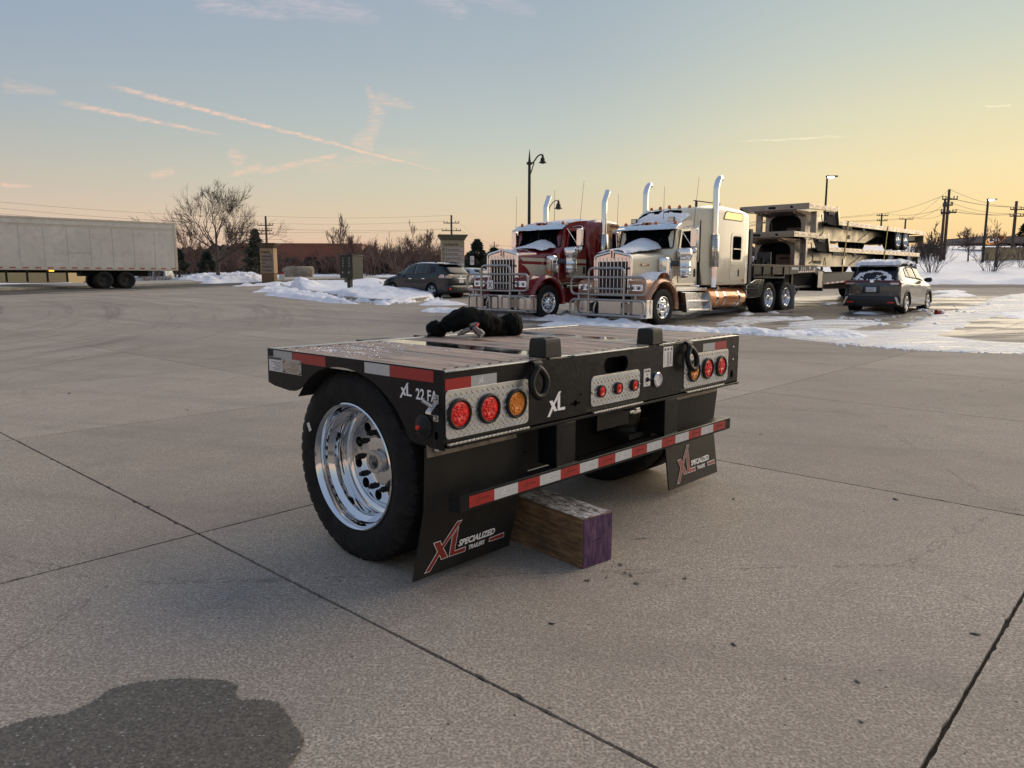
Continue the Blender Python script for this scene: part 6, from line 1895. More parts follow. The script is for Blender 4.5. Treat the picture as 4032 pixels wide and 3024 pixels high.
        for xx in (1.14, 2.42):
            mb = MB(); mb.prism([(xx - 0.14, 0.88), (xx - 0.10, 0.88), (xx + 0.10, 0.32), (xx - 0.02, 0.32)], o=(0, -0.04, 0), ex=(1, 0, 0), ey=(0, 0, 1), ez=(0, 1, 0), t=0.16); mb.build('step_side', M['orangestep'], T, bevel=0.005)
        mb = MB(); mb.box(0.72, 2.4, 0.10, 0.40, 0.92, 1.02); mb.build('step_top', M['orangestep'], T, bevel=0.01)
        mb = MB(); rows = []
        for (x, z) in ((4.72, 0.66), (4.78, 1.02), (5.10, 1.20), (5.75, 1.26), (5.62, 0.66)): pass
        mb.prism([(4.66, 0.66), (4.66, 1.05), (5.2, 1.24), (5.86, 1.26), (5.66, 0.66)], o=(0, 0.02, 0), ex=(1, 0, 0), ey=(0, 0, 1), ez=(0, 1, 0), t=0.60); mb.build('quarter_fender', M['orangestep'], T, bevel=0.015)
        mb = MB(); mb.cyl((4.4, -0.01, 0.94), (5.35, -0.01, 0.94), 0.025, 8); mb.build('fender_bracket', M['dark'], T)
    else:
        mb = MB(); mb.box(0.9, 3.6, 0.16, 0.7, 0.45, 0.93); mb.build('side_skirt', M['maroon'], T, bevel=0.01)
        mb = MB(); mb.box(0.9, 3.6, 0.08, 0.16, 0.90, 0.98); mb.build('step_top', M['orangestep'], T, bevel=0.01)
    # ---- wheels
    k = 'steer' if red else 'steer5'
    truck_wheel(T, 0, 0.02, 0.49, 1, k, TYRE_BIG, 'wheel', dual=False)
    truck_wheel(T, 0, 2.42, 0.49, -1, k, TYRE_BIG, 'wheel', nuts=False, dual=False)
    dz = 0.12
    if not red:
        for x in (6.16, 7.44):
            truck_wheel(T, x, 0.0, 0.52 + dz, 1, 'drive', TYRE_DRIVE, 'wheel'); truck_wheel(T, x, 2.44, 0.52 + dz, -1, 'drive', TYRE_DRIVE, 'wheel', nuts=False)
        for yy in (0.02, 1.82):
            mb = MB(); mb.box(8.14, 8.15, yy, yy + 0.60, 0.22, 1.05); mb.build('mud_flap', simple('white_flap', (0.42, 0.40, 0.42), 0.6), T)
        mb = MB(); mb.box(5.9, 7.9, 0.75, 1.7, 0.95, 1.10); mb.build('fifth_wheel', M['dark'], T)
    else:
        for x in (5.2, 6.5):
            truck_wheel(T, x, 0.0, 0.52 + 0.06, 1, 'drive', TYRE_DRIVE, 'wheel', nuts=False); truck_wheel(T, x, 2.44, 0.52 + 0.06, -1, 'drive', TYRE_DRIVE, 'wheel', nuts=False)
    return T


def mural_mat():
    m, nt = material('sunset_mural_print')
    t = nt.n('ShaderNodeTexCoord').outputs['Object']
    sp = nt.n('ShaderNodeSeparateXYZ', ins={0: t})
    c = nt.colramp(nt.ramp(sp.outputs[2], 2.05, 2.9, smooth=False), [(0.0, (0.11, 0.008, 0.01)), (0.42, (0.16, 0.02, 0.012)), (0.5, (0.55, 0.20, 0.06)), (0.75, (0.62, 0.34, 0.14)), (1.0, (0.60, 0.40, 0.22))])
    tr = nt.noise(nt.mapping(t, (30, 1, 2)), 3, 4)
    c = nt.mix(nt.m('MULTIPLY', nt.ramp(nt.m('ADD', sp.outputs[2], nt.m('MULTIPLY', tr, 0.12)), 2.54, 2.50), 0.9), c, (0.10, 0.012, 0.012))
    cl_ = nt.noise(nt.mapping(t, (2.2, 1, 7)), 1.6, 4)
    c = nt.mix(nt.m('MULTIPLY', nt.ramp(cl_, 0.52, 0.58), nt.ramp(sp.outputs[2], 2.58, 2.65)), c, (0.16, 0.02, 0.015))
    b = bsdf(nt, Base_Color=c, Roughness=0.2); nt.put(b, 'Coat Weight', 0.8)
    return m


def shield_mat():
    m, nt = material('perforated_heat_shield')
    t = nt.n('ShaderNodeTexCoord').outputs['Object']
    vor = nt.n('ShaderNodeTexVoronoi'); nt.put(vor, 'Vector', nt.mapping(t, (1, 1, 0.8))); nt.put(vor, 'Scale', 26.0); nt.put(vor, 'Randomness', 0.25)
    k = nt.ramp(vor.outputs[0], 0.28, 0.36)
    c = nt.mix(k, (0.02, 0.02, 0.02), (0.66, 0.62, 0.56))
    bsdf(nt, Base_Color=c, Roughness=0.25, Metallic=1.0)
    return m


M['shield'] = shield_mat()
WT = truck('white_semi_truck', 'pearl cream semi truck with copper fenders and a grey bull bar, snow on its hood', (4.17, 20.70), 45, 0.0)
RT = truck('red_semi_truck', 'maroon and cream semi truck with a grey bull bar carrying a white X placard', (1.09, 22.20), 45, 0.08, red=True)


# snow lying on the trucks
def snow_blob(name, parent, xs, ys, top, thick, edge, seed, mat=None, res=(60, 50), tag_label=None):
    """snow lying on a surface z=top(x,y); outline by edge(x,y)>0"""
    X_, Y_ = np.meshgrid(np.linspace(xs[0], xs[1], res[0]), np.linspace(ys[0], ys[1], res[1]))
    d = edge(X_, Y_) + (fbm(X_ * 5, Y_ * 5, 4, seed) - 0.47) * 0.30
    ok = d > 0
    Z_ = top(X_, Y_) + np.where(ok, thick * smooth01(d / 0.12) ** 0.5 * (0.65 + 0.7 * fbm(X_ * 4, Y_ * 4, 4, seed + 3)) + 0.02 * fbm(X_ * 20, Y_ * 20, 3, seed + 5), -0.01)
    keep = ok[:-1, :-1] | ok[1:, :-1] | ok[:-1, 1:] | ok[1:, 1:]
    o = grid_mesh(name, X_, Y_, Z_, keep, mat or M['snowclean'], parent=parent)
    o['kind'] = 'stuff'
    return o


ell = lambda cx, cy, rx, ry: (lambda x, y: (1 - np.sqrt(((x - cx) / rx) ** 2 + ((y - cy) / ry) ** 2)) * min(rx, ry))
hood_top = lambda x, y: 2.0 + 0.085 * (x + 0.72) - 0.07 * (np.abs(y - CY) / 0.7) ** 2
snow_blob('hood_snow', WT, (-0.75, 1.05), (0.35, 2.1), lambda x, y: hood_top(x, y) + 0.22 * smooth01((x - 0.1) / 0.7) * np.exp(-((y - 1.35) / 0.55) ** 2) + 0.03 * smooth01((x + .7) / .5), 0.055,
          lambda x, y: np.minimum(np.minimum(0.40 + 0.10 * (x + .7) - np.abs(y - 1.32 ), (x + 0.74) * 1.2), (0.98 - x) * 1.5) + 0.10, 71)
snow_blob('fender_snow', WT, (-0.72, 0.62), (-0.02, 0.62), lambda x, y: 0.52 + 0.80 * np.sqrt(np.clip(1 - (x / 0.92) ** 2, 0.02, 1)) + 0.02, 0.10, lambda x, y: np.minimum(ell(-0.05, 0.30, 0.62, 0.38)(x, y), 0.2), 72)
snow_blob('roof_snow', WT, (0.95, 1.95), (0.3, 2.2), lambda x, y: 2.86 + 0.42 * np.clip((x - 1.12) / 0.75, 0, 1) ** 0.8 - 0.10 * (np.abs(y - CY) / 1.0) ** 3, 0.055,
          lambda x, y: np.minimum(np.minimum(x - 0.98, 0.78 * 1 - np.abs(y - 1.15)), 1.62 - x + 0.25 * np.exp(-((y - 1.22) / 0.25) ** 2)), 73)
snow_blob('hood_snow', RT, (0.1, 1.0), (0.4, 2.0), lambda x, y: hood_top(x, y) + 0.03 + 0.16 * smooth01((x - 0.35) / 0.45) * np.exp(-((y - 1.0) / 0.5) ** 2), 0.045, lambda x, y: np.minimum(np.minimum((x - 0.25) * 1.0 + 0.10 * (1.4 - y), 0.62 - np.abs(y - 1.12)), 0.96 - x + .05), 74)
snow_blob('roof_snow', RT, (0.95, 2.9), (0.3, 2.2), lambda x, y: np.interp(x, [0.9, 1.2, 1.6, 2.1, 2.6, 3.0], [2.83, 2.88, 2.90, 2.985, 3.035, 3.04]) - 0.05 * (np.abs(y - CY) / 1.0) ** 3, 0.05, ell(1.8, 1.15, 0.9, 0.8), 75)
# ================================================================== THE LOADED TRAILER COMBINATION BEHIND THE WHITE TRUCK
D45 = Vector((math.cos(R(45)), math.sin(R(45)), 0))


def tframe(name, label, x0, cat='trailer', z=0.0, group=None):
    p = Vector((4.17, 20.70, 0)) + D45 * x0
    return thing(name, label, cat, (p.x, p.y, z), R(45), group)


M['alufloor'] = simple('aluminium_deck', (0.45, 0.42, 0.38), 0.30, 0.9, var=0.15, vscale=2, rvar=0.1)
M['aluweb'] = simple('aluminium_web_plate', (0.36, 0.335, 0.27), 0.36, 0.9, var=0.12, vscale=1.2, rvar=0.12)
M['strap'] = simple('yellow_ratchet_strap', (0.50, 0.33, 0.06), 0.7)
M['greyplate'] = simple('dark_grey_steel', (0.055, 0.055, 0.058), 0.55, var=0.2, vscale=3)
M['ply'] = simple('brown_tool_box', (0.14, 0.085, 0.055), 0.6, var=0.2)
M['pinkpan'] = simple('kingpin_pan_steel', (0.36, 0.27, 0.22), 0.35, 0.7, var=0.2, vscale=3)

# --- black carrier trailer; local x0 = 4.9
B = tframe('black_flatbed_trailer', 'long black drop deck trailer coupled to the white truck, carrying two stacked aluminium trailers', 4.9)
mb = MB(); mb.box(0.0, 4.75, 0.55, 0.75, 1.30, 1.66); mb.box(0.0, 4.75, 1.75, 1.95, 1.30, 1.66); mb.build('gooseneck_beam', M['black'], B)
mb = MB(); mb.box(0.0, 4.9, 0.0, 2.55, 1.66, 1.73); mb.build('gooseneck_deck', simple('gooseneck_deck_planks', (0.20, 0.14, 0.10), 0.7, var=0.3, vscale=3), B, bevel=0.01)
mb = MB(); mb.prism([(0.0, 1.40), (0.0, 1.66), (4.6, 1.66), (4.95, 1.66), (5.55, 1.52), (5.55, 0.95), (5.2, 0.95), (5.0, 1.38), (4.7, 1.50), (2.7, 1.40)], o=(0, 0.01, 0), t=0.03); mb.build('gooseneck_side', M['black'], B, bevel=0.006)
mb = MB(); mb.prism([(2.72, 1.43), (2.72, 1.655), (4.62, 1.70), (5.25, 1.56), (5.0, 1.45), (4.65, 1.52)], o=(0, 0.0, 0), t=0.009); mb.build('side_panel', M['greyplate'], B)
mb = MB()
for k in range(8):
    x = 3.45 + k * 0.18; mb.box(x, x + 0.09, -0.004, -0.001, 1.475 + 0.003 * k, 1.535 + 0.003 * k)
mb.build('red_tape_blocks', M['tapered'], B)['kind'] = 'stuff'
mb = MB()
for k in range(8):
    x = 3.36 + k * 0.18; mb.box(x, x + 0.09, -0.004, -0.001, 1.473 + 0.003 * k, 1.533 + 0.003 * k)
mb.build('white_tape_blocks', M['tapewhite'], B)['kind'] = 'stuff'
for (x, w_, z) in ((2.85, 0.36, 1.57), (3.22, 0.18, 1.56), (4.25, 0.12, 1.60), (4.62, 0.14, 1.56)):
    mb = MB(); mb.box(x, x + w_, -0.003, -0.001, z, z + 0.09); mb.build('sticker', M['label'], B)
emblem((3.55, -0.003, 1.555), (1, 0, 0), (0, 0, 1), (0, 1, 0), 0.12, M['white'], B)
text('80 SA', 0.12, M['white'], frame((3.76, -0.003, 1.575), (1, 0, 0), (0, 0, 1)), B, sx=0.8, depth=0.001, bold=0.002)
mb = MB(); mb.lathe([(0.045, -0.006), (0.075, -0.006), (0.08, 0.0)], 20, o=(3.48, -0.002, 1.59), closed=True); mb.build('side_lamp', M['blackflat'], B)
mb = MB(); mb.box(5.02, 5.42, -0.012, 0.0, 0.93, 1.52); mb.build('drop_plate', simple('pale_drop_plate', (0.42, 0.40, 0.37), 0.45, 0.4, var=0.3, vscale=8), B, bevel=0.01)
mb = MB(); mb.box(5.45, 5.52, -0.01, 2.55, 0.80, 1.55); mb.build('drop_bulkhead', M['black'], B)
mb = MB(); mb.prism([(5.5, 1.03), (8.0, 1.12), (15.8, 1.16), (15.8, 1.55), (8.0, 1.52), (5.5, 1.43)], o=(0, 0.0, 0), t=0.06); mb.build('deck_side', M['greyplate'], B, bevel=0.01)
mb = MB(); mb.prism([(5.5, 1.432), (8.0, 1.522), (15.8, 1.552), (15.8, 1.50), (8.0, 1.46), (5.5, 1.37)], o=(0, 0.062, 0), t=2.45); mb.build('deck', simple('carrier_deck_planks', (0.26, 0.19, 0.13), 0.65, var=0.3, vscale=3), B)
for par, off in (('tapered', 0.0), ('tapewhite', 0.22)):
    mb = MB()
    for k in range(17):
        x = 5.62 + k * 0.44 + off; zz = 1.045 + (0.036 * (x - 5.5) if x < 8 else 0.09 + 0.005 * (x - 8)); mb.box(x, x + (0.22 if off == 0 else 0.20), -0.005, -0.001, zz, zz + 0.06)
    mb.build('tape_blocks', M[par], B)['kind'] = 'stuff'
mb = MB(); mb.box(3.0, 5.4, 0.35, 2.2, 0.98, 1.66); mb.box(0.6, 3.0, 0.8, 1.7, 1.15, 1.66); mb.box(5.5, 15.6, 0.6, 1.9, 0.85, 1.36); mb.build('underframe', M['dark'], B)
for yy in (0.30, 2.10):
    mb = MB(); mb.box(3.52, 3.66, yy, yy + 0.14, 0.36, 1.45); mb.box(3.42, 3.76, yy - 0.06, yy + 0.20, 0.30, 0.36); mb.build('landing_leg', M['black'], B, bevel=0.01)
mb = MB(); mb.tube([(3.7, 0.3, 0.95), (5.1, 0.3, 0.98)], 0.05, 8); mb.tube([(3.72, 0.3, 0.62), (4.2, 0.3, 0.95)], 0.03, 8); mb.build('leg_brace', M['greyplate'], B)
for x in (13.7, 15.0):
    truck_wheel(B, x, 0.0, 0.93, 1, 'drive', TYRE_DRIVE, 'wheel', nuts=False); truck_wheel(B, x, 2.5, 0.93, -1, 'drive', TYRE_DRIVE, 'wheel', nuts=False)
# clutter on the gooseneck front: hydraulics, rails
rc = random.Random(5)
mb = MB()
for k in range(26):
    x = rc.uniform(0.15, 2.1); y = rc.uniform(0.2, 1.0); z = 1.73; s_ = rc.uniform(0.05, 0.12); mb.box(x, x + s_, y, y + s_ * 1.3, z, z + rc.uniform(0.06, 0.24))
for k in range(8):
    x = rc.uniform(0.2, 2.0); mb.tube([(x, 0.3, 1.73), (x + 0.1, 0.35, 2.0), (x + 0.3, 0.4, 1.95), (x + 0.4, 0.45, 1.74)], 0.018, 6)
mb.build('hydraulic_power_pack', M['blackflat'], B)['kind'] = 'stuff'
mb = MB(); mb.box(1.75, 1.80, 0.25, 0.75, 1.74, 2.15); mb.build('warning_board', M['greyplate'], B)
mb = MB(); mb.box(0.1, 2.3, -0.02, 0.02, 1.66, 1.71); mb.box(0.1, 2.3, -0.02, 0.02, 1.28, 1.33)
for x in (0.1, 0.75, 1.4, 2.25): mb.box(x, x + 0.05, -0.02, 0.02, 1.33, 1.66)
mb.build('storage_rack', M['black'], B)


def alu_trailer(name, label, x0, zlow, updz, updx, L, wheels, wz, xl=False):
    T = tframe(name, label, x0, z=zlow - 1.0, group='aluminium drop deck trailers stacked on the black trailer')
    z = 1.0      # lower deck top
    u_ = z + updz
    # upper deck (front part)
    mb = MB(); mb.box(0.04, updx, 0.05, 2.52, u_ - 0.05, u_); mb.build('upper_deck', M['alufloor'], T)
    mb = MB(); mb.box(-0.03, 0.04, -0.04, 2.61, u_ - 0.20, u_ + 0.01); mb.build('front_header', M['alu'], T, bevel=0.01)
    for s, y0_ in ((0, -0.04), (1, 2.53)):
        mb = MB(); mb.prism([(0.04, u_ - 0.19), (0.04, u_), (updx, u_), (updx, u_ - 0.16), (updx - 0.4, u_ - 0.17)], o=(0, y0_, 0), t=0.08); mb.build('upper_side_rail', M['aluweb'], T, bevel=0.008)
        mb = MB(); mb.box(updx + 0.20, L, y0_, y0_ + 0.08, z - 0.17, z); mb.build('lower_side_rail', M['aluweb'], T, bevel=0.008)
        mb = MB(); mb.prism([(updx - 0.04, u_ + 0.02), (updx + 0.12, u_ + 0.02), (updx + 0.30, z - 0.16), (updx + 0.20, z - 0.16)], o=(0, y0_ - 0.005, 0), t=0.10); mb.build('corner_post', M['aluweb'], T, bevel=0.008)
        for a, b_, zz in ((0.06, updx - 0.05, u_ - 0.075), (updx + 0.3, L - 0.05, z - 0.065)):
            mb = MB(); mb.box(a, b_, y0_ - 0.004 if s == 0 else y0_ + 0.08, y0_ - 0.0005 if s == 0 else y0_ + 0.084, zz - 0.025, zz + 0.03); mb.build('white_tape', M['tapewhite'], T)
            mb = MB(); n_ = int((b_ - a) / 0.5)
            for k in range(n_ + 1):
                x = a + k * 0.5; mb.box(x, min(x + 0.26, b_), y0_ - 0.006 if s == 0 else y0_ + 0.08, y0_ - 0.004 if s == 0 else y0_ + 0.086, zz - 0.025, zz + 0.03)
            mb.build('red_tape_blocks', M['tapered'], T)['kind'] = 'stuff'
    mb = MB(); mb.box(updx + 0.22, L, 0.05, 2.52, z - 0.05, z - 0.004); mb.build('lower_deck', M['alufloor'], T)
    # connectors on the header, bracket, lamps
    for yy in (0.60, 1.25, 1.33, 1.42, 1.95):
        mb = MB(); mb.lathe([(0.0001, -0.06), (0.035, -0.06), (0.045, -0.03), (0.05, 0.0)], 14, axis='X', o=(-0.03, yy + 0.6 if yy > 1.9 else yy, u_ - 0.10), closed=False); mb.build('air_connector', M['blackflat'], T, smooth=50)
    # kingpin pan under the upper deck
    mb = MB(); mb.prism([(0.12, u_ - 0.24), (0.12, u_ - 0.19), (updx - 0.3, u_ - 0.19), (updx - 0.3, u_ - 0.34), (0.9, u_ - 0.34)], o=(0, 0.50, 0), t=1.6); mb.build('kingpin_pan', M['pinkpan'], T, bevel=0.01)
    # longitudinal beams
    for yy in (0.62, 1.86):
        mb = MB(); mb.prism([(0.2, u_ - 0.30), (0.2, u_ - 0.19), (updx + 0.3, u_ - 0.19), (updx + 0.3, z - 0.17), (L - 0.2, z - 0.17), (L - 0.2, z - 0.40), (updx + 5.9, z - 0.36), (updx + 4.6, z - 0.68), (updx - 0.7, z - 0.72), (updx - 1.3, z - 0.66), (updx - 1.45, u_ - 0.40)], o=(0, yy - 0.02, 0), t=0.04); mb.build('main_beam', M['aluweb'], T, bevel=0.006)
    # front arch frame at the drop, with rounded opening
    x1 = updx - 1.5
    outer = [(0.50, z - 0.72), (0.50, u_ - 0.20), (2.05, u_ - 0.20), (2.05, z - 0.72)]
    hole = MB(); hole.prism([(0.66, z - 1.0), (0.66, u_ - 0.62), (0.70, u_ - 0.48), (0.80, u_ - 0.38), (0.95, u_ - 0.34), (1.60, u_ - 0.34), (1.75, u_ - 0.38), (1.85, u_ - 0.48), (1.89, u_ - 0.62), (1.89, z - 1.0)], o=(x1 - 0.5, 0, 0), ex=(0, 1, 0), ey=(0, 0, 1), ez=(1, 0, 0), t=2.0)
    mb = MB(); mb.prism(outer, o=(x1, 0, 0), ex=(0, 1, 0), ey=(0, 0, 1), ez=(1, 0, 0), t=0.55); mb.build('arch_frame', M['alu'], T, cut=[hole], bevel=0.006)
    mb = MB(); mb.box(x1 + 0.60, x1 + 0.65, 0.52, 2.03, z - 0.72, u_ - 0.20); mb.build('bulkhead', M['dark'], T)
    mb = MB(); mb.box(x1 + 0.30, x1 + 0.58, 0.72, 1.35, z - 0.70, z - 0.28); mb.build('tool_box', M['ply'], T, bevel=0.01)
    mb = MB(); mb.box(x1 + 0.292, x1 + 0.30, 0.85, 1.22, z - 0.44, z - 0.39); mb.build('tool_box_slot', M['dark'], T)
    mb = MB(); mb.box(x1 - 0.05, x1 + 0.10, 0.08, 0.30, z - 0.72, u_ - 0.22)
    leg = mb.build('landing_leg', M['alu'], T, bevel=0.01)
    mb = MB(); mb.box(x1 - 0.05, x1 + 0.10, 2.20, 2.42, z - 0.50, u_ - 0.22); mb.build('landing_leg', M['alu'], T, bevel=0.01)
    mb = MB()
    for k in range(7): mb.cyl((x1 - 0.052, 0.19, u_ - 0.30 - 0.07 * k), (x1 - 0.050, 0.19, u_ - 0.30 - 0.07 * k), 0.018, 8)
    mb.build('leg_holes', M['dark'], leg)
    mb = MB(); mb.tube(fillet([(x1 + 0.1, -0.03, u_ - 0.34), (x1 + 0.28, -0.05, z - 0.45), (x1 + 0.22, -0.05, z - 0.55), (x1 - 0.02, -0.05, z - 0.62)], 0.08, 4, False), 0.018, 8); mb.build('crank_handle', M['blackflat'], T, smooth=50)
    mb = MB(); mb.box(updx - 1.0, updx + 0.10, 0.0, 2.55, z - 0.16, u_ - 0.20); 
    mb = MB(); mb.prism([(updx - 1.1, u_ - 0.20), (updx - 0.05, u_ - 0.18), (updx + 0.15, z - 0.20), (updx - 0.7, z - 0.16)], o=(0, 0.02, 0), t=0.03); mb.build('gusset', M['dark'], T)
    # winches under the rails
    for (a, n_) in ((updx - 0.75, 4), (updx + 0.6, 10 if xl else 7), (updx + 2.6, 2)):
        mb = MB()
        for k in range(n_):
            x = a + k * 0.135; mb.box(x, x + 0.075, -0.035, 0.03, (u_ - 0.30) if a < updx else (z - 0.30), (u_ - 0.19) if a < updx else (z - 0.175))
        mb.build('strap_winches', M['greyplate'], T)['kind'] = 'stuff'
    mb = MB(); mb.prism([(updx + 3.8, z - 0.62), (updx + 4.0, z - 0.62), (updx + 5.2, z - 0.22), (updx + 5.0, z - 0.22)], o=(0, 0.57, 0), t=0.03); mb.build('diagonal_brace', M['alu'], T)
    # cross members
    mb = MB()
    for k in range(int((L - updx) / 0.45)): mb.box(updx + 0.3 + 0.45 * k, updx + 0.36 + 0.45 * k, 0.05, 2.5, z - 0.15, z - 0.06)
    mb.build('cross_members', M['dark'], T)['kind'] = 'stuff'
    mb = MB(); mb.box(wheels[0] - 0.6, wheels[-1] + 0.6, 0.7, 1.8, z - 0.62, z - 0.2); mb.build('suspension', M['dark'], T)
    for x in wheels:
        w_ = truck_wheel(T, x, 0.02, wz - (zlow - 1.0), 1, 'drive', TYRE_255, 'wheel', nuts=False); w2 = truck_wheel(T, x, 2.50, wz - (zlow - 1.0), -1, 'drive', TYRE_255, 'wheel', nuts=False)
    mb = MB(); mb.box(L - 0.05, L, 0.0, 2.56, z - 0.50, z - 0.18); mb.build('rear_bumper', M['aluweb'], T, bevel=0.01)
    mb = MB(); mb.prism([(L - 2.2, z - 0.50), (L - 0.6, z - 0.42), (L - 0.6, z - 0.25), (L - 2.2, z - 0.25)], o=(0, 0.2, 0), t=0.5); mb.build('rear_locker', M['greyplate'], T)
    if xl:
        text('routeone', 0.26, M['print'], frame((updx + 0.25, 0.594, z - 0.60), (1, 0, 0), (0, 0, 1)), T, sx=0.80, depth=0.002)
        mb = MB(); mb.prism([(0, 0), (0.08, 0.30), (0.17, 0.30), (0.25, 0), (0.19, 0), (0.15, 0.24), (0.10, 0.24), (0.06, 0)], o=(updx + 1.25, 0.594, z - 0.66), t=0.004); mb.build('sign_mark', M['print'], T)
    else:
        mb = MB(); mb.box(updx + 2.6, updx + 2.95, 0.59, 0.598, z - 0.58, z - 0.42); mb.build('name_plate', M['greyplate'], T)
    return T


T2 = alu_trailer('aluminium_trailer', 'lower of the two stacked aluminium drop deck trailers, lettered routeone on its beam', 7.75, 2.42, 0.46, 2.75, 13.2, (9.65, 12.05), 1.99, True)
T1 = alu_trailer('aluminium_trailer', 'upper of the two stacked aluminium drop deck trailers, its two axles close together', 8.80, 3.42, 0.47, 2.45, 12.7, (9.35, 10.32), 2.97)
for nm, xs_, zs_ in (('ratchet_strap', 12.25, (3.44, 1.50)), ('ratchet_strap', 16.5, (3.44, 1.52))):
    p0 = Vector((4.17, 20.70, 0)) + D45 * xs_
    o = thing('cargo_strap', 'yellow cargo strap holding the stacked trailers down, ' + ('nearer the truck' if xs_ < 14 else 'nearer the trailer wheels'), 'strap', (p0.x, p0.y, 1.5), R(45), 'yellow straps over the stacked trailers')
    mb = MB(); mb.prism([(0.0, 1.95), (0.09, 1.95), (-0.20, 0.0), (-0.29, 0.0)], o=(0, -0.06, 0), t=0.006); mb.box(0.0, 0.09, -0.06, 2.62, 1.945, 1.951); mb.build('webbing', M['strap'], o)
    mb = MB(); mb.box(-0.30, -0.20, -0.09, -0.02, 0.28, 0.50); mb.build('ratchet', M['galv'], o)

# ================================================================== CARS
def cr(P, t):
    """Catmull-Rom through rows of P (n,k) at parameter t in 0..n-1"""
    n = len(P); k = int(min(max(math.floor(t), 0), n - 2)); f = t - k
    p0 = P[max(k - 1, 0)]; p1 = P[k]; p2 = P[k + 1]; p3 = P[min(k + 2, n - 1)]
    return 0.5 * (2 * p1 + (p2 - p0) * f + (2 * p0 - 5 * p1 + 4 * p2 - p3) * f * f + (3 * p1 - p0 - 3 * p2 + p3) * f ** 3)


class Body:
    """stations: (x, wl, wb, zb, zbelt, zroof, wr)"""
    def __init__(s, st):
        s.st = np.array(st, float); s.xs = s.st[:, 0]
    def sec(s, x):
        k = np.searchsorted(s.xs, x) - 1; k = min(max(k, 0), len(s.xs) - 2)
        t = k + (x - s.xs[k]) / (s.xs[k + 1] - s.xs[k])
        v = cr(s.st, t); lin_ = s.st[k] * (k + 1 - t) + s.st[k + 1] * (t - k)
        return v * 0.6 + lin_ * 0.4
    def ctl(s, x):
        _, wl, wb, zb, zbt, zr, wr = s.sec(x)
        zb2 = zb + (zbt - zb) * 0.22; zm = zb + (zbt - zb) * 0.62
        return np.array([(0, zb), (wl * 0.80, zb), (wl * 0.97, zb + 0.03), (wl, zb2), (wl * 0.995, zm), (wb, zbt - 0.09), (wb * 0.975, zbt), (wr + 0.03, zr - (zr - zbt) * 0.14), (wr - 0.06, zr - (zr - zbt) * 0.02), (wr * 0.5, zr), (0, zr + 0.005)])
    def p(s, x, t, side=1, off=0.0):
        c = s.ctl(x); q = cr(c, t) * 0.5 + (c[int(min(t, 9.999))] * (1 - (t - int(min(t, 9.999)))) + c[int(min(t, 9.999)) + 1] * (t - int(min(t, 9.999)))) * 0.5
        if off:
            e = 0.02; c1 = s.p(x, min(t + 0.05, 10), side); c0 = s.p(x, max(t - 0.05, 0), side); cx = s.p(min(x + e, s.xs[-1]), t, side); cm = s.p(max(x - e, s.xs[0]), t, side)
            n = (Vector(cx) - Vector(cm)).cross(Vector(c1) - Vector(c0)).normalized() * (-1 if side == -1 else 1)
            v = Vector((x, q[0] * side, q[1]))
            ctr = Vector((x, 0, 0.7))
            if n.dot(v - ctr) < 0: n = -n
            v = v + n * off
            return tuple(v)
        return (x, q[0] * side, q[1])
    def mesh(s, nx=56, nt=40):
        mb = MB(); rows = []
        xs = np.unique(np.concatenate([np.linspace(s.xs[0], s.xs[-1], nx), s.xs]))
        for x in xs:
            half = [s.p(x, 10 * k / nt) for k in range(nt + 1)]
            rows.append(half + [(a, -b, c) for a, b, c in reversed(half[1:-1])])
        mb.loft(rows); return mb
    def panel(s, poly, side, off, name, mat, parent, nx=8, nt=5):
        """poly: four corners (x,t): a-b along bottom, c-d top (c above b)"""
        (xa, ta), (xb, tb), (xc, tc_), (xd, td) = poly
        rows = []
        for j in range(nt + 1):
            f = j / nt; row = []
            for i in range(nx + 1):
                g = i / nx
                x = (xa * (1 - g) + xb * g) * (1 - f) + (xd * (1 - g) + xc * g) * f
                t = (ta * (1 - g) + tb * g) * (1 - f) + (td * (1 - g) + tc_ * g) * f
                row.append(s.p(x, t, side, off))
            rows.append(row)
        mb = MB(); mb.loft(rows, closed_ring=False, cap=False)
        o = mb.build(name, mat, parent, smooth=60)
        md = o.modifiers.new('s', 'SOLIDIFY'); md.thickness = 0.008; md.offset = 0
        return o


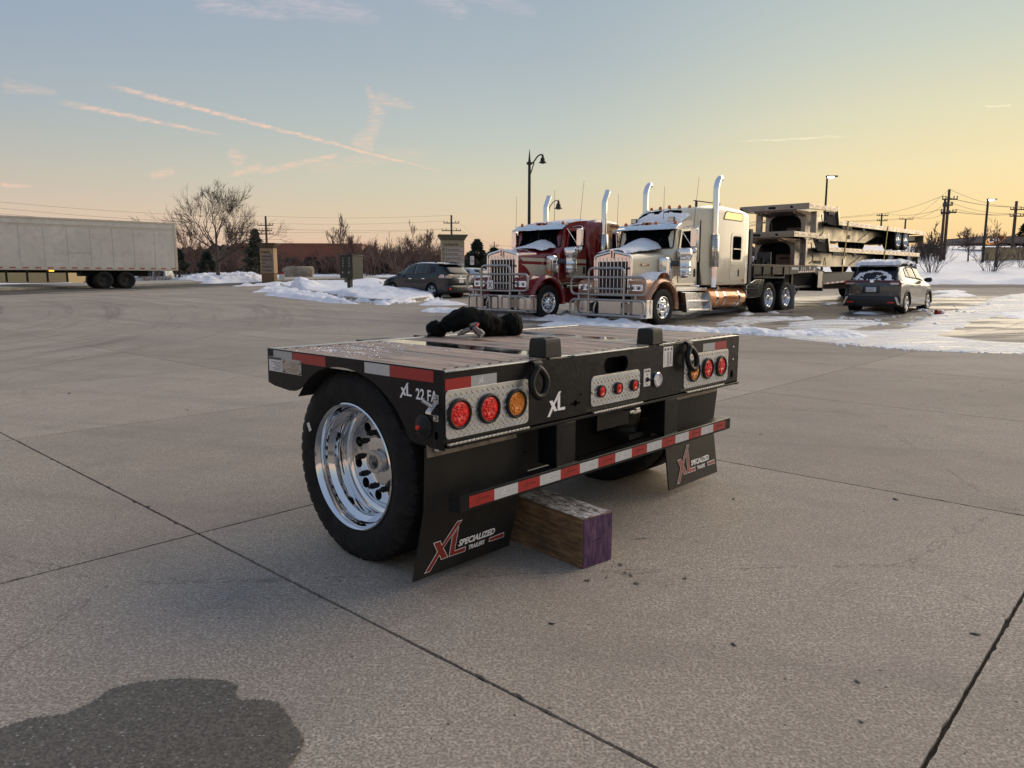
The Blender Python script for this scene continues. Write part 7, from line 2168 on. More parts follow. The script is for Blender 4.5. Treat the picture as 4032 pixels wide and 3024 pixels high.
def car_wheel_mesh(r, rw, w_, spokes, seed):
    mb = MB(); mb.lathe([(rw, 0.02), (rw + 0.02, 0.004), (rw + (r - rw) * 0.5, -0.006), (r - 0.02, 0.004), (r - 0.003, 0.022), (r, 0.045), (r, w_ - 0.045), (r - 0.02, w_ - 0.004), (rw, w_ - 0.02)], 48)
    ty = mesh_only(mb, 'tyre', M['rubber'], 40)
    mb = MB(); mb.lathe([(rw + 0.004, 0.004), (rw - 0.006, 0.0), (rw - 0.016, 0.012), (rw - 0.024, 0.10), (rw - 0.02, 0.12), (rw + 0.002, 0.02)], 48)
    for k in range(spokes):
        a = 2 * math.pi * k / spokes + 0.2
        ca, sa = math.cos(a), math.sin(a)
        for (d0, d1) in (((-0.03, 0.012), (-0.055, 0.0)), ((0.012, 0.03), (0.0, 0.055))) if spokes <= 6 else (((-0.02, 0.02), (-0.022, 0.022)),):
            i0, i1 = d0; o0, o1 = d1
            pts = [(0.04 * ca - i0 * sa, 0.02, 0.04 * sa + i0 * ca), (0.04 * ca - i1 * sa, 0.02, 0.04 * sa + i1 * ca), ((rw - 0.01) * ca - o1 * sa, 0.006, (rw - 0.01) * sa + o1 * ca), ((rw - 0.01) * ca - o0 * sa, 0.006, (rw - 0.01) * sa + o0 * ca)]
            mb.add(pts + [(p[0], p[1] + 0.03, p[2]) for p in pts], [(0, 1, 2, 3), (7, 6, 5, 4), (0, 4, 5, 1), (1, 5, 6, 2), (2, 6, 7, 3), (3, 7, 4, 0)])
    mb.lathe([(0.0001, 0.008), (0.055, 0.010), (0.065, 0.03)], 20, closed=False)
    al = mesh_only(mb, 'rim', simple('alloy_wheel', (0.55, 0.55, 0.54), 0.25, 0.9), 35)
    mb = MB(); mb.lathe([(0.0001, 0.06), (rw - 0.03, 0.06), (rw - 0.03, 0.12), (0.0001, 0.12)], 30, closed=False)
    dk = mesh_only(mb, 'brake_disc', M['dark'], 35)
    return ty, al, dk


def car(name, label, loc, rot, st, Lw, r, rw, paint_, spokes, windows, group=None, cat='car'):
    C = thing(name, label, cat, loc, rot, group)
    b = Body(st); wmax = max(q[1] for q in st)
    cutters = []
    for x in Lw:
        for s_ in (-1, 1):
            c = MB(); c.cyl((x, s_ * (wmax - 0.30), r * 1.02), (x, s_ * (wmax + 0.2), r * 1.02), r * 1.14, 32); cutters.append(c)
    b.mesh().build('body', paint_, C, smooth=50, cut=cutters)
    for x in Lw:
        for s_ in (-1, 1):
            mb = MB(); mb.lathe([(r * 1.13, 0.30), (0.0001, 0.30)], 32, closed=False); 
            o = mb.build('arch_liner', M['dark'], C); o.location = (x, s_ * (wmax - 0.0), r * 1.02); o.rotation_euler = (0, 0, 0 if s_ == -1 else math.pi)
    ty, al, dk = car_wheel_mesh(r, rw, 0.215, spokes, 1)
    for x in Lw:
        for s_ in (-1, 1):
            wv = thing('wheel', None, None, (x, s_ * (wmax - 0.012), r), 0 if s_ == -1 else math.pi); wv.parent = C
            inst(ty, 'tyre', wv); inst(al, 'rim', wv); inst(dk, 'brake_disc', wv)
    for nm, poly, mat in windows:
        for s_ in (-1, 1): b.panel(poly, s_, 0.006, nm, mat, C)
    return C, b


def arch_trim(C, b, xs_, r, wmax, mat, rin=1.12, rout=1.30):
    for x in xs_:
        for s_ in (-1, 1):
            rows = []
            for a in np.linspace(R(-8), R(188), 22):
                ca, sa = math.cos(a), math.sin(a)
                rows.append([(x + r * rin * ca, s_ * (wmax - 0.02), r * 1.02 + r * rin * sa), (x + r * rin * ca, s_ * (wmax + 0.012), r * 1.02 + r * rin * sa), (x + r * rout * ca, s_ * (wmax + 0.008), r * 1.02 + r * rout * sa), (x + r * rout * ca, s_ * (wmax - 0.05), r * 1.02 + r * rout * sa)])
            mb = MB(); mb.loft(rows); mb.build('arch_trim', mat, C, smooth=50)


GL = simple('car_glass', (0.008, 0.010, 0.012), 0.04, spec=0.35)
M['kpaint'] = simple('grey_metallic_car_paint', (0.065, 0.068, 0.066), 0.25, 0.5, coat=0.9, dirt=0.05, vscale=2)
M['lpaint'] = simple('dark_blue_grey_car_paint', (0.012, 0.015, 0.020), 0.3, 0.2, coat=0.4, dirt=0.03, vscale=2)
M['wpaint'] = simple('white_car_paint', (0.62, 0.60, 0.58), 0.25, 0.0, coat=0.8, dirt=0.1, vscale=2)
M['rpaint'] = simple('dull_red_car_paint', (0.16, 0.02, 0.02), 0.3, 0.0, coat=0.8, dirt=0.2, vscale=2)
M['plastic'] = simple('black_bumper_plastic', (0.022, 0.022, 0.022), 0.55)
kst = [(0.00, .66, .62, .42, .72, .80, .56), (.05, .80, .76, .32, .88, 1.00, .62), (.14, .85, .84, .26, .97, 1.13, .66), (.34, .87, .865, .21, 1.02, 1.34, .62), (.62, .88, .875, .19, 1.03, 1.515, .585), (1.1, .88, .88, .19, 1.00, 1.575, .58), (1.8, .88, .88, .19, .98, 1.59, .59),
       (2.4, .88, .88, .19, .965, 1.545, .60), (2.85, .88, .875, .19, .955, 1.32, .62), (3.22, .88, .87, .19, .945, 1.05, .70), (3.75, .87, .83, .2, .89, .955, .66), (4.12, .80, .74, .25, .76, .84, .58), (4.3, .60, .56, .36, .58, .66, .46)]
win_k = [('side_window', ((.78, 6.35), (1.12, 6.3), (1.15, 6.95), (.95, 6.9)), GL), ('side_window', ((1.16, 6.3), (1.82, 6.25), (1.82, 7.05), (1.19, 6.98)), GL), ('side_window', ((1.90, 6.25), (2.82, 6.2), (2.50, 7.02), (1.90, 7.05)), GL)]
K, kb = car('grey_crossover_car', 'dark grey crossover car seen from behind, snow on its roof and rear window', (11.56, 24.30, 0.155), R(48), kst, (0.80, 3.42), 0.33, 0.225, M['kpaint'], 5, win_k)
arch_trim(K, kb, (0.80, 3.42), 0.33, 0.88, M['plastic'])


def rear_sheet(C, f, y0, y1, z0, z1, mat, name, off=0.0, nx=10, nz=4, thick=0.01):
    """sheet over the tail: x given by f(z) """
    rows = []
    for j in range(nz + 1):
        z = z0 + (z1 - z0) * j / nz
        rows.append([(f(y, z) - off, y, z) for y in [y0 + (y1 - y0) * i / nx for i in range(nx + 1)]])
    mb = MB(); mb.loft(rows, closed_ring=False, cap=False)
    o = mb.build(name, mat, C, smooth=60); md = o.modifiers.new('s', 'SOLIDIFY'); md.thickness = thick; md.offset = 0
    return o


def tail_fn(b, wcurve=0.10, wm=0.88):
    """x of the tail surface at height z on the centre line, found from the body's roof curve"""
    xs = np.linspace(b.xs[0], b.xs[0] + 0.9, 120)
    zr = np.array([b.sec(x)[5] for x in xs])
    zr2 = np.maximum.accumulate(zr)
    def f(y, z):
        x = float(np.interp(z, zr2, xs)) if z > zr2[0] else float(xs[0])
        return x + wcurve * abs(y / wm) ** 3
    return f


kf = tail_fn(kb, 0.12)
kff = lambda y, z: (-0.025 if z < 0.9 else -0.025 + (z - 0.9) * 0.30) + 0.10 * abs(y / 0.88) ** 4
# hatch outer skin gives the tail its shape
rear_sheet(K, kff, -0.80, 0.80, 0.52, 1.07, M['kpaint'], 'hatch', 0.0, 14, 5, 0.03)
rear_sheet(K, lambda y, z: -0.05 + 0.13 * abs(y / 0.9) ** 4 + max(0, 0.34 - z) * 0.3, -0.86, 0.86, 0.24, 0.56, M['plastic'], 'rear_bumper', 0.0, 14, 3, 0.05)
rear_sheet(K, lambda y, z: -0.055 + 0.13 * abs(y / 0.9) ** 4, -0.84, 0.84, 0.55, 0.60, M['kpaint'], 'bumper_edge', 0.0, 14, 1, 0.03)
rear_sheet(K, lambda y, z: kff(y, z) , -0.26, 0.26, 0.66, 0.90, M['greyplate'], 'plate_recess', 0.022, 6, 2, 0.01)
mb = MB(); mb.box(-0.062, -0.054, -0.16, 0.16, 0.70, 0.86); pl = mb.build('number_plate', simple('plate_blue_white', (0.42, 0.52, 0.66), 0.4), K)
mb = MB(); mb.box(-0.0625, -0.062, -0.15, 0.15, 0.71, 0.805); mb.build('plate_field', M['label'], pl)
text('K 15915', 0.085, simple('plate_digits', (0.03, 0.05, 0.14), 0.4), frame((-0.063, 0.14, 0.725), (0, -1, 0), (0, 0, 1)), pl, sx=0.75, bold=0.001, depth=0.0006)
mb = MB(); mb.box(-0.060, -0.054, -0.175, 0.175, 0.685, 0.875); mb.build('plate_frame', M['blackflat'], K)
mb = MB(); mb.prism(rounded(0.13, 0.085, 0.04, 5, 0, 1.035), o=(-0.028, 0, 0), ex=(0, 1, 0), ey=(0, 0, 1), ez=(1, 0, 0), t=0.02); mb.build('hatch_emblem', M['chrome'], K, bevel=0.006)
text('KICKS', 0.05, M['chrome'], frame((-0.045, 0.66, 0.60), (0, -1, 0), (0, 0, 1)), K, depth=0.002)
text('SV', 0.05, M['chrome'], frame((-0.045, -0.56, 0.60), (0, -1, 0), (0, 0, 1)), K, depth=0.002)
for s_ in (-1, 1):
    rows = []
    mb = MB(); mb.prism([(0.46 * s_, 0.99), (0.52 * s_, 0.93), (0.84 * s_, 0.91), (0.885 * s_, 0.98), (0.82 * s_, 1.06), (0.60 * s_, 1.045)], o=(0.00, 0, 0), ex=(0, 1, 0), ey=(0, 0, 1), ez=(1, 0, 0), t=0.10); tl = mb.build('tail_lamp', M['brake'], K, bevel=0.015)
    mb = MB(); mb.prism([(0.885 * s_, 0.985), (0.80 * s_, 1.055), (0.80 * s_, 0.94)], o=(0.07, 0, 0), ex=(0, 1, 0), ey=(0, 0, 1), ez=(1, 0, 0), t=0.22); mb.build('tail_lamp_wing', M['brake'], K, bevel=0.01)
    mb = MB(); mb.prism(rounded(0.26, 0.055, 0.02, 3, 0.67 * s_, 0.965), o=(-0.006, 0, 0), ex=(0, 1, 0), ey=(0, 0, 1), ez=(1, 0, 0), t=0.02); mb.build('reversing_lamp', M['lamplens'], tl)
    mb = MB(); mb.prism(rounded(0.20, 0.035, 0.012, 3, 0.62 * s_, 0.37), o=(-0.078, 0, 0), ex=(0, 1, 0), ey=(0, 0, 1), ez=(1, 0, 0), t=0.03); mb.build('reflector', M['redlens'], K)
    mb = MB(); mb.prism([(0.70 * s_, 0.55), (0.78 * s_, 0.54), (0.86 * s_, 0.30), (0.80 * s_, 0.30)], o=(-0.04, 0, 0), ex=(0, 1, 0), ey=(0, 0, 1), ez=(1, 0, 0), t=0.08); mb.build('bumper_accent', M['galv'], K, bevel=0.01)
    # door mirrors
    mb = MB(); rows = []
    for (yy, h_) in ((0.86, 0.03), (0.92, 0.07), (1.06, 0.085), (1.10, 0.05)): rows.append([(2.66, yy * s_, 1.08 - h_), (2.66, yy * s_, 1.08 + h_), (2.76, yy * s_, 1.08 + h_ * 0.8), (2.76, yy * s_, 1.08 - h_ * 0.8)])
    mb.loft(rows); mb.build('door_mirror', M['plastic'], K, bevel=0.02)
    for x in (1.22, 2.05): mb = MB(); mb.prism(rounded(0.17, 0.03, 0.012, 3, x, 0.90), o=(0, s_ * 0.895, 0), t=0.02 * s_); mb.build('door_handle', M['kpaint'], K, bevel=0.006)
    for x in (1.86, 2.92): pass
    mb = MB(); mb.tube([(0.75, 0.60 * s_, 1.575), (0.95, 0.61 * s_, 1.615), (2.1, 0.61 * s_, 1.625), (2.4, 0.61 * s_, 1.58)], 0.014, 8); mb.build('roof_rail', M['galv'], K, smooth=50)
rear_sheet(K, lambda y, z: kff(y, z), -0.60, 0.60, 1.01, 1.05, M['brake'], 'light_band', 0.016, 8, 1, 0.008)
# rear window and spoiler
def kwin(y, z): return 0.03 + (z - 1.09) * 1.02 + 0.13 * abs(y / 0.8) ** 3
rear_sheet(K, kwin, -0.67, 0.67, 1.09, 1.46, GL, 'rear_window', 0.010, 14, 6, 0.01)
mb = MB(); rows = []
for yy in np.linspace(-0.64, 0.64, 9):
    k = 0.10 * abs(yy / 0.64) ** 3; rows.append([(0.26 + k, yy, 1.515), (0.30 + k, yy, 1.545), (0.70, yy, 1.575), (0.70, yy, 1.53)])
mb.loft(rows); mb.build('roof_spoiler', M['plastic'], K, bevel=0.008)
snow_blob('roof_snow', K, (0.30, 2.75), (-0.64, 0.64), lambda x, y: np.interp(x, [0.3, 0.6, 1.1, 1.8, 2.4, 2.8], [1.53, 1.56, 1.58, 1.595, 1.55, 1.40]) - 0.02, 0.16, lambda x, y: np.minimum(np.minimum(0.66 - np.abs(y - 0.06), x - 0.38), 2.5 - x) + 0.02, 81, res=(60, 40))
X_, Z_ = np.meshgrid(np.linspace(-0.62, 0.62, 70), np.linspace(1.07, 1.42, 34))
rr2 = np.hypot(X_ / 0.52, (Z_ - 1.12) / 0.24)
dd = np.maximum(0.17 - np.abs(rr2 - 0.95), 0.10 - np.abs(Z_ - 1.09) - 0.06) + (fbm(X_ * 9, Z_ * 12, 4, 83) - 0.47) * 0.40
ok = dd > 0
XX = 0.02 + (Z_ - 1.09) * 1.02 + 0.13 * np.abs(X_ / 0.8) ** 3 - np.where(ok, 0.016 + 0.03 * smooth01(dd / 0.1), -0.01)
keep = ok[:-1, :-1] | ok[1:, :-1] | ok[:-1, 1:] | ok[1:, 1:]
o = grid_mesh('rear_window_snow', XX, X_, Z_, keep, M['snowclean'], parent=K); o['kind'] = 'stuff'
mb = MB(); mb.tube([(0.02, 0.0, 1.10), (0.06, -0.20, 1.15), (0.07, -0.34, 1.16)], 0.014, 6); mb.build('rear_wiper', M['blackflat'], K)

# dark SUV beyond the island
lst = [(0.00, .70, .68, .45, .80, .92, .60), (.06, .84, .82, .36, .96, 1.08, .66), (.18, .91, .90, .28, 1.06, 1.22, .66), (.50, .92, .915, .24, 1.08, 1.50, .62), (.80, .92, .92, .22, 1.07, 1.62, .60), (1.4, .92, .92, .22, 1.05, 1.67, .61), (2.1, .92, .92, .22, 1.03, 1.68, .62),
       (2.7, .92, .92, .22, 1.02, 1.62, .62), (3.15, .92, .91, .22, 1.01, 1.38, .64), (3.6, .92, .90, .22, 1.00, 1.11, .74), (4.1, .90, .86, .22, .94, 1.02, .70), (4.5, .84, .78, .26, .80, .88, .62), (4.73, .66, .6, .36, .62, .70, .5)]
GLs = simple('tinted_side_glass', (0.030, 0.040, 0.042), 0.05, spec=0.6)
win_l = [('side_window', ((.86, 6.4), (1.25, 6.3), (1.30, 6.95), (1.02, 6.85)), GL), ('side_window', ((1.34, 6.3), (1.60, 6.28), (1.60, 7.0), (1.36, 6.97)), GLs), ('side_window', ((1.63, 6.28), (2.20, 6.25), (2.20, 7.05), (1.63, 7.0)), GLs), ('side_window', ((2.28, 6.25), (3.20, 6.2), (2.78, 7.02), (2.28, 7.05)), GLs)]
Lx, lb = car('dark_suv', 'dark blue grey SUV parked behind the snowy island, facing left', (-2.39, 35.06, 0.25), R(140), lst, (1.0, 3.72), 0.365, 0.235, M['lpaint'], 5, win_l)
lff = lambda y, z: (-0.03 if z < 0.95 else -0.03 + (z - 0.95) * 0.30) + 0.12 * abs(y / 0.9) ** 4
rear_sheet(Lx, lff, -0.82, 0.82, 0.62, 1.14, M['lpaint'], 'tailgate', 0, 12, 4, 0.03)
rear_sheet(Lx, lambda y, z: -0.07 + 0.15 * abs(y / 0.92) ** 4, -0.90, 0.90, 0.32, 0.64, M['lpaint'], 'rear_bumper', 0, 12, 3, 0.05)
rear_sheet(Lx, lambda y, z: 0.04 + (z - 1.16) * 1.0 + 0.14 * abs(y / 0.8) ** 3, -0.68, 0.68, 1.17, 1.54, GL, 'rear_window', 0.0, 10, 4, 0.01)
mb = MB(); rows = []
for yy in np.linspace(-0.66, 0.66, 7): rows.append([(0.36 + 0.08 * abs(yy) ** 3, yy, 1.60), (0.42, yy, 1.63), (0.86, yy, 1.655), (0.86, yy, 1.60)])
mb.loft(rows); mb.build('roof_spoiler', M['lpaint'], Lx)
for s_ in (-1, 1):
    mb = MB(); mb.prism([(0.48 * s_, 1.12), (0.50 * s_, 0.98), (0.86 * s_, 0.96), (0.90 * s_, 1.06), (0.72 * s_, 1.15)], o=(-0.01, 0, 0), ex=(0, 1, 0), ey=(0, 0, 1), ez=(1, 0, 0), t=0.16); mb.build('tail_lamp', simple('clear_tail_lamp', (0.55, 0.45, 0.42), 0.15, 0.3, coat=0.8) if s_ == -1 else bpy.data.materials['clear_tail_lamp'], Lx, bevel=0.015)
    mb = MB(); mb.prism([(0.0, 0.97), (0.42, 0.99), (0.30, 1.13), (0.10, 1.14)], o=(0.12, s_ * 0.895, 0), t=0.03 * s_); mb.build('tail_lamp_wing', bpy.data.materials['clear_tail_lamp'], Lx, bevel=0.008)
    mb = MB(); mb.prism(rounded(0.26, 0.07, 0.03, 3, 0.66 * s_, 0.48), o=(-0.05, 0, 0), ex=(0, 1, 0), ey=(0, 0, 1), ez=(1, 0, 0), t=0.10); mb.build('reflector', M['redlens'], Lx)
    mb = MB(); mb.tube([(0.9, 0.64 * s_, 1.67), (1.1, 0.65 * s_, 1.72), (2.6, 0.65 * s_, 1.73), (2.85, 0.65 * s_, 1.66)], 0.018, 8); mb.build('roof_rail', M['blackflat'], Lx, smooth=50)
    mb = MB(); rows = []
    for (yy, h_) in ((0.90, 0.03), (0.97, 0.08), (1.12, 0.095), (1.16, 0.05)): rows.append([(3.02, yy * s_, 1.14 - h_), (3.02, yy * s_, 1.14 + h_), (3.12, yy * s_, 1.14 + h_ * 0.8), (3.12, yy * s_, 1.14 - h_ * 0.8)])
    mb.loft(rows); mb.build('door_mirror', M['lpaint'], Lx, bevel=0.02)
    mb = MB(); mb.prism(rounded(0.14, 0.15, 0.04, 3, 1.04 * s_, 1.14), o=(3.008, 0, 0), ex=(0, 1, 0), ey=(0, 0, 1), ez=(1, 0, 0), t=0.01); mb.build('mirror_glass', M['chrome'], Lx)
    for x in (1.52, 2.42): mb = MB(); mb.prism(rounded(0.20, 0.04, 0.015, 3, x, 0.945), o=(0, s_ * 0.925, 0), t=0.025 * s_); mb.build('door_handle', M['chrome'], Lx, bevel=0.006)
mb = MB(); mb.box(-0.055, -0.04, -0.32, 0.32, 0.935, 0.965); mb.build('chrome_garnish', M['chrome'], Lx, bevel=0.005)
mb = MB(); mb.box(-0.052, -0.044, -0.155, 0.155, 0.76, 0.91); mb.build('number_plate', M['label'], Lx)
mb = MB(); mb.prism(rounded(0.10, 0.07, 0.03, 5, 0, 1.03), o=(-0.03, 0, 0), ex=(0, 1, 0), ey=(0, 0, 1), ez=(1, 0, 0), t=0.02); mb.build('tailgate_emblem', M['chrome'], Lx)
snow_blob('roof_snow', Lx, (1.0, 2.7), (-0.55, 0.55), lambda x, y: np.interp(x, [1.0, 1.4, 2.1, 2.7], [1.645, 1.675, 1.685, 1.63]), 0.022, lambda x, y: np.minimum(np.minimum(0.5 - np.abs(y), x - 1.05), 2.6 - x), 85, res=(30, 24))
mb = MB(); mb.tube([(0.95, 0.0, 1.65), (0.78, 0, 1.90)], 0.008, 5); mb.build('aerial', M['blackflat'], Lx)

# white saloon next to it
wst = [(0.00, .66, .64, .45, .78, .84, .56), (.08, .84, .82, .34, .90, .98, .62), (.30, .89, .88, .26, .97, 1.06, .64), (.75, .90, .89, .22, 1.0, 1.10, .66), (1.05, .90, .90, .20, .99, 1.25, .58), (1.5, .90, .90, .20, .97, 1.42, .55), (2.1, .90, .90, .20, .95, 1.46, .56),
       (2.7, .90, .90, .20, .94, 1.36, .57), (3.1, .90, .89, .20, .93, 1.16, .62), (3.45, .90, .88, .20, .92, 1.00, .70), (4.0, .88, .84, .21, .84, .90, .66), (4.4, .80, .74, .26, .70, .76, .58), (4.6, .62, .58, .36, .56, .60, .46)]
win_w = [('side_window', ((1.28, 6.35), (1.95, 6.3), (1.95, 7.0), (1.55, 6.9)), GLs), ('side_window', ((2.02, 6.3), (3.0, 6.2), (2.6, 6.98), (2.02, 7.0)), GLs)]
Wc, wbod = car('white_saloon_car', 'white saloon car parked between the dark SUV and the red truck', (-0.57, 37.3, 0.27), R(140), wst, (1.0, 3.7), 0.325, 0.215, M['wpaint'], 7, win_w)
rear_sheet(Wc, lambda y, z: 0.72 + (z - 1.08) * 1.6 + 0.16 * abs(y / 0.7) ** 3, -0.58, 0.58, 1.10, 1.38, GL, 'rear_window', 0.0, 10, 4, 0.01)
rear_sheet(Wc, lambda y, z: -0.03 + 0.14 * abs(y / 0.9) ** 4, -0.86, 0.86, 0.34, 0.62, M['wpaint'], 'rear_bumper', 0, 12, 3, 0.05)
for s_ in (-1, 1):
    mb = MB(); mb.prism([(0.50 * s_, 0.92), (0.52 * s_, 0.78), (0.84 * s_, 0.78), (0.86 * s_, 0.92)], o=(0.0, 0, 0), ex=(0, 1, 0), ey=(0, 0, 1), ez=(1, 0, 0), t=0.12); mb.build('tail_lamp', M['brake'], Wc, bevel=0.015)

# pickup and red car half hidden beyond the road
p_ = G(*z8(1390, 925)); 
pst = [(0, .9, .9, .5, 1.0, 1.05, .8), (.1, .95, .95, .45, 1.15, 1.2, .85), (1.8, .97, .97, .42, 1.2, 1.25, .86), (1.86, .97, .97, .42, 1.2, 1.3, .86), (1.95, .97, .97, .42, 1.2, 1.82, .72), (2.8, .98, .98, .4, 1.18, 1.92, .72), (3.7, .98, .98, .4, 1.16, 1.86, .72), (4.3, .98, .97, .4, 1.15, 1.35, .78), (4.7, .97, .95, .4, 1.12, 1.2, .8), (5.5, .93, .88, .42, 1.0, 1.08, .74), (5.7, .8, .75, .5, .8, .85, .6)]
PK, pb = car('white_pickup', 'white pickup truck beyond the snow bank, seen under the tail of the semi trailer', (-26.3, 62.5, -0.15), R(183), pst, (1.2, 4.6), 0.40, 0.24, M['wpaint'], 6, [('side_window', ((2.05, 6.3), (2.85, 6.3), (2.85, 7.0), (2.1, 7.0)), GL), ('side_window', ((2.95, 6.3), (4.2, 6.25), (3.75, 7.0), (2.95, 7.0)), GL)], cat='pickup')
q_ = G(*z8(600, 960))
RC, rb_ = car('red_car', 'dull red car half hidden behind the semi trailer wheels', (-29.6, 57.8, -0.05), R(150), wst, (1.0, 3.7), 0.325, 0.215, M['rpaint'], 7, win_w)

# ================================================================== BOX SEMI TRAILER ON THE ROAD (left)
e_ = at(701, 1063, 48.6)
SMZ = 0.50
S_ang = math.atan2(-6.3, -7.2)
SM = thing('box_semi_trailer', 'long dusty white box semi trailer passing on the road at the left', 'trailer', (e_.x, e_.y, SMZ), S_ang)
# local x forward from the tail, y left of travel = right in the picture -> near side is +y? decide so that near side faces the camera
near = 1 if (Vector((-math.sin(S_ang), math.cos(S_ang))).dot(Vector((-e_.x, -e_.y))) > 0) else -1
M['vanside'] = simple('dusty_white_trailer_panel', (0.56, 0.535, 0.48), 0.42, 0.15, var=0.10, vscale=0.5, dirt=0.25)
M['vanrail'] = simple('trailer_rail', (0.52, 0.47, 0.38), 0.4, 0.5, var=0.15)
Ls = 15.8
yn, yf = (0.0, -2.55 * near)


def nb(x0, x1, y0, y1, z0, z1, nm, mat, bev=0.0, par=None):
    a, b_ = sorted((y0 * -near, y1 * -near)); mb = MB(); mb.box(x0, x1, a, b_, z0, z1); return mb.build(nm, mat, par or SM, bevel=bev)


nb(0.02, Ls, 0.012, 2.54, 1.22, 4.06, 'van_body', M['vanside'])
nb(0.0, Ls, 0.0, 2.55, 1.10, 1.28, 'bottom_rail', M['vanrail'], 0.01)
nb(0.0, Ls, -0.008, 2.56, 3.98, 4.10, 'top_rail', M['vanrail'], 0.01)
nb(1.8, Ls, 0.4, 2.2, 4.10, 4.125, 'roof_skin', M['greyplate'])
nb(-0.02, 0.14, -0.012, 2.57, 1.10, 4.10, 'rear_frame', M['vanrail'], 0.01)
nb(0.14, Ls, -0.01, 0.012, 3.60, 3.64, 'logistic_strip', M['vanrail']); nb(0.14, Ls, -0.01, 0.012, 3.70, 3.74, 'logistic_strip', M['vanrail'])
k = 0; x = 0.14
while x < 12.0:
    nb(x + 0.008, min(x + 1.18, Ls) - 0.008, -0.002, 0.012, 1.28, 3.60, 'side_sheet', M['vanside'], 0.002); x += 1.2
nb(4.9, 6.1, -0.006, 0.0, 2.10, 2.115, 'vent_seam', M['greyplate'])
mb = MB(); xr = 0.1
while xr < 13:
    a, b_ = sorted((0.004 * near, 0.001 * near)); mb.box(xr, xr + 0.30, a, b_, 1.20, 1.26); xr += 0.62
mb.build('red_tape_blocks', M['tapered'], SM)['kind'] = 'stuff'
nb(0.2, 13.2, -0.0012, 0.0, 1.195, 1.265, 'white_tape', M['tapewhite'])
nb(1.6, 5.4, 0.7, 1.85, 0.75, 1.10, 'slider_frame', M['dark']); nb(4.2, Ls, 0.9, 1.65, 0.95, 1.10, 'floor_beam', M['dark'])
for x in (3.05, 4.30):
    for yv, s_ in ((0.05, 1), (2.5, -1)):
        rot = 0 if (s_ == 1) == (near == -1) else math.pi
        wv = thing('wheel', None, None, (x, yv * -near, 0.52), rot); wv.parent = SM
        inst(TYRE_DRIVE, 'tyre', wv); inst(TYRE_DRIVE, 'inner_tyre', wv, (0, 0.29, 0))
        mb = MB(); mb.lathe([(0.30, 0.03), (0.285, 0.10), (0.22, 0.14), (0.11, 0.14), (0.10, 0.04), (0.0001, 0.03)], 30, closed=False); mb.build('rim', M['rubber_far'], wv, smooth=40)
for x in (6.2, 7.2, 8.2, 9.2): nb(x, x + 0.10, 0.05, 0.15, 0.42, 1.10, 'side_guard_post', M['dark'])
nb(-0.03, 0.0, 0.06, 0.14, 1.34, 1.42, 'tail_marker', simple('glowing_red_marker', (0.9, 0.05, 0.03), 0.3, emit=2.0))
nb(6.9, 7.15, 0.10, 0.16, 1.02, 1.10, 'side_marker', simple('glowing_amber_marker', (0.95, 0.42, 0.05), 0.3, emit=2.5))
for x in np.arange(0.5, 12, 1.2): pass
# ================================================================== TREES AND SHRUBS
M['bark'] = simple('bare_bark', (0.085, 0.065, 0.055), 0.9, var=0.35, vscale=8)
M['twig'] = simple('bare_twigs', (0.075, 0.055, 0.047), 0.9, var=0.3)
M['twigred'] = simple('reddish_brush_twigs', (0.165, 0.10, 0.078), 0.9, var=0.4, vscale=2)
M['twigdark'] = simple('dark_brush', (0.050, 0.036, 0.028), 0.9, var=0.4, vscale=1)
M['needles'] = simple('conifer_needles', (0.018, 0.026, 0.014), 0.85, var=0.5, vscale=2)
M['needles2'] = simple('spruce_needles', (0.032, 0.040, 0.020), 0.85, var=0.5, vscale=2)


def limb(mb, p, d, L, r, depth, rg, spread=0.55, up=0.25, kids=(3, 5), nseg=4, minr=0.004, droop=0.0, n=5):
    """recursive branch"""
    pts = [Vector(p)]; q = Vector(p); dd = Vector(d).normalized(); rs_ = [r]
    for i in range(nseg):
        dd = (dd + Vector((rg.gauss(0, 0.13), rg.gauss(0, 0.13), rg.gauss(0, 0.09) + up * 0.12 - droop))).normalized()
        q = q + dd * (L / nseg); pts.append(q.copy()); rs_.append(max(r * (1 - 0.62 * (i + 1) / nseg), minr))
    mb.tube(pts, rs_, n if r > 0.02 else 3, caps=False)
    if depth <= 0: return
    k = rg.randint(*kids)
    for j in range(k):
        f = rg.uniform(0.30, 1.0) if j < k - 1 else 1.0
        i = min(int(f * nseg), nseg - 1); g = f * nseg - i
        b = pts[i].lerp(pts[i + 1], g)
        ax = dd.orthogonal().normalized(); ax.rotate(Matrix.Rotation(rg.uniform(0, 6.28), 3, dd))
        nd = (dd + ax * rg.uniform(spread * 0.6, spread * 1.3)).normalized()
        nd.z += up * rg.uniform(0.0, 0.5); nd.normalize()
        limb(mb, b, nd, L * rg.uniform(0.52, 0.80), max(rs_[i] * 0.62, minr), depth - 1, rg, spread, up, kids, max(nseg - 1, 2), minr, droop, n)


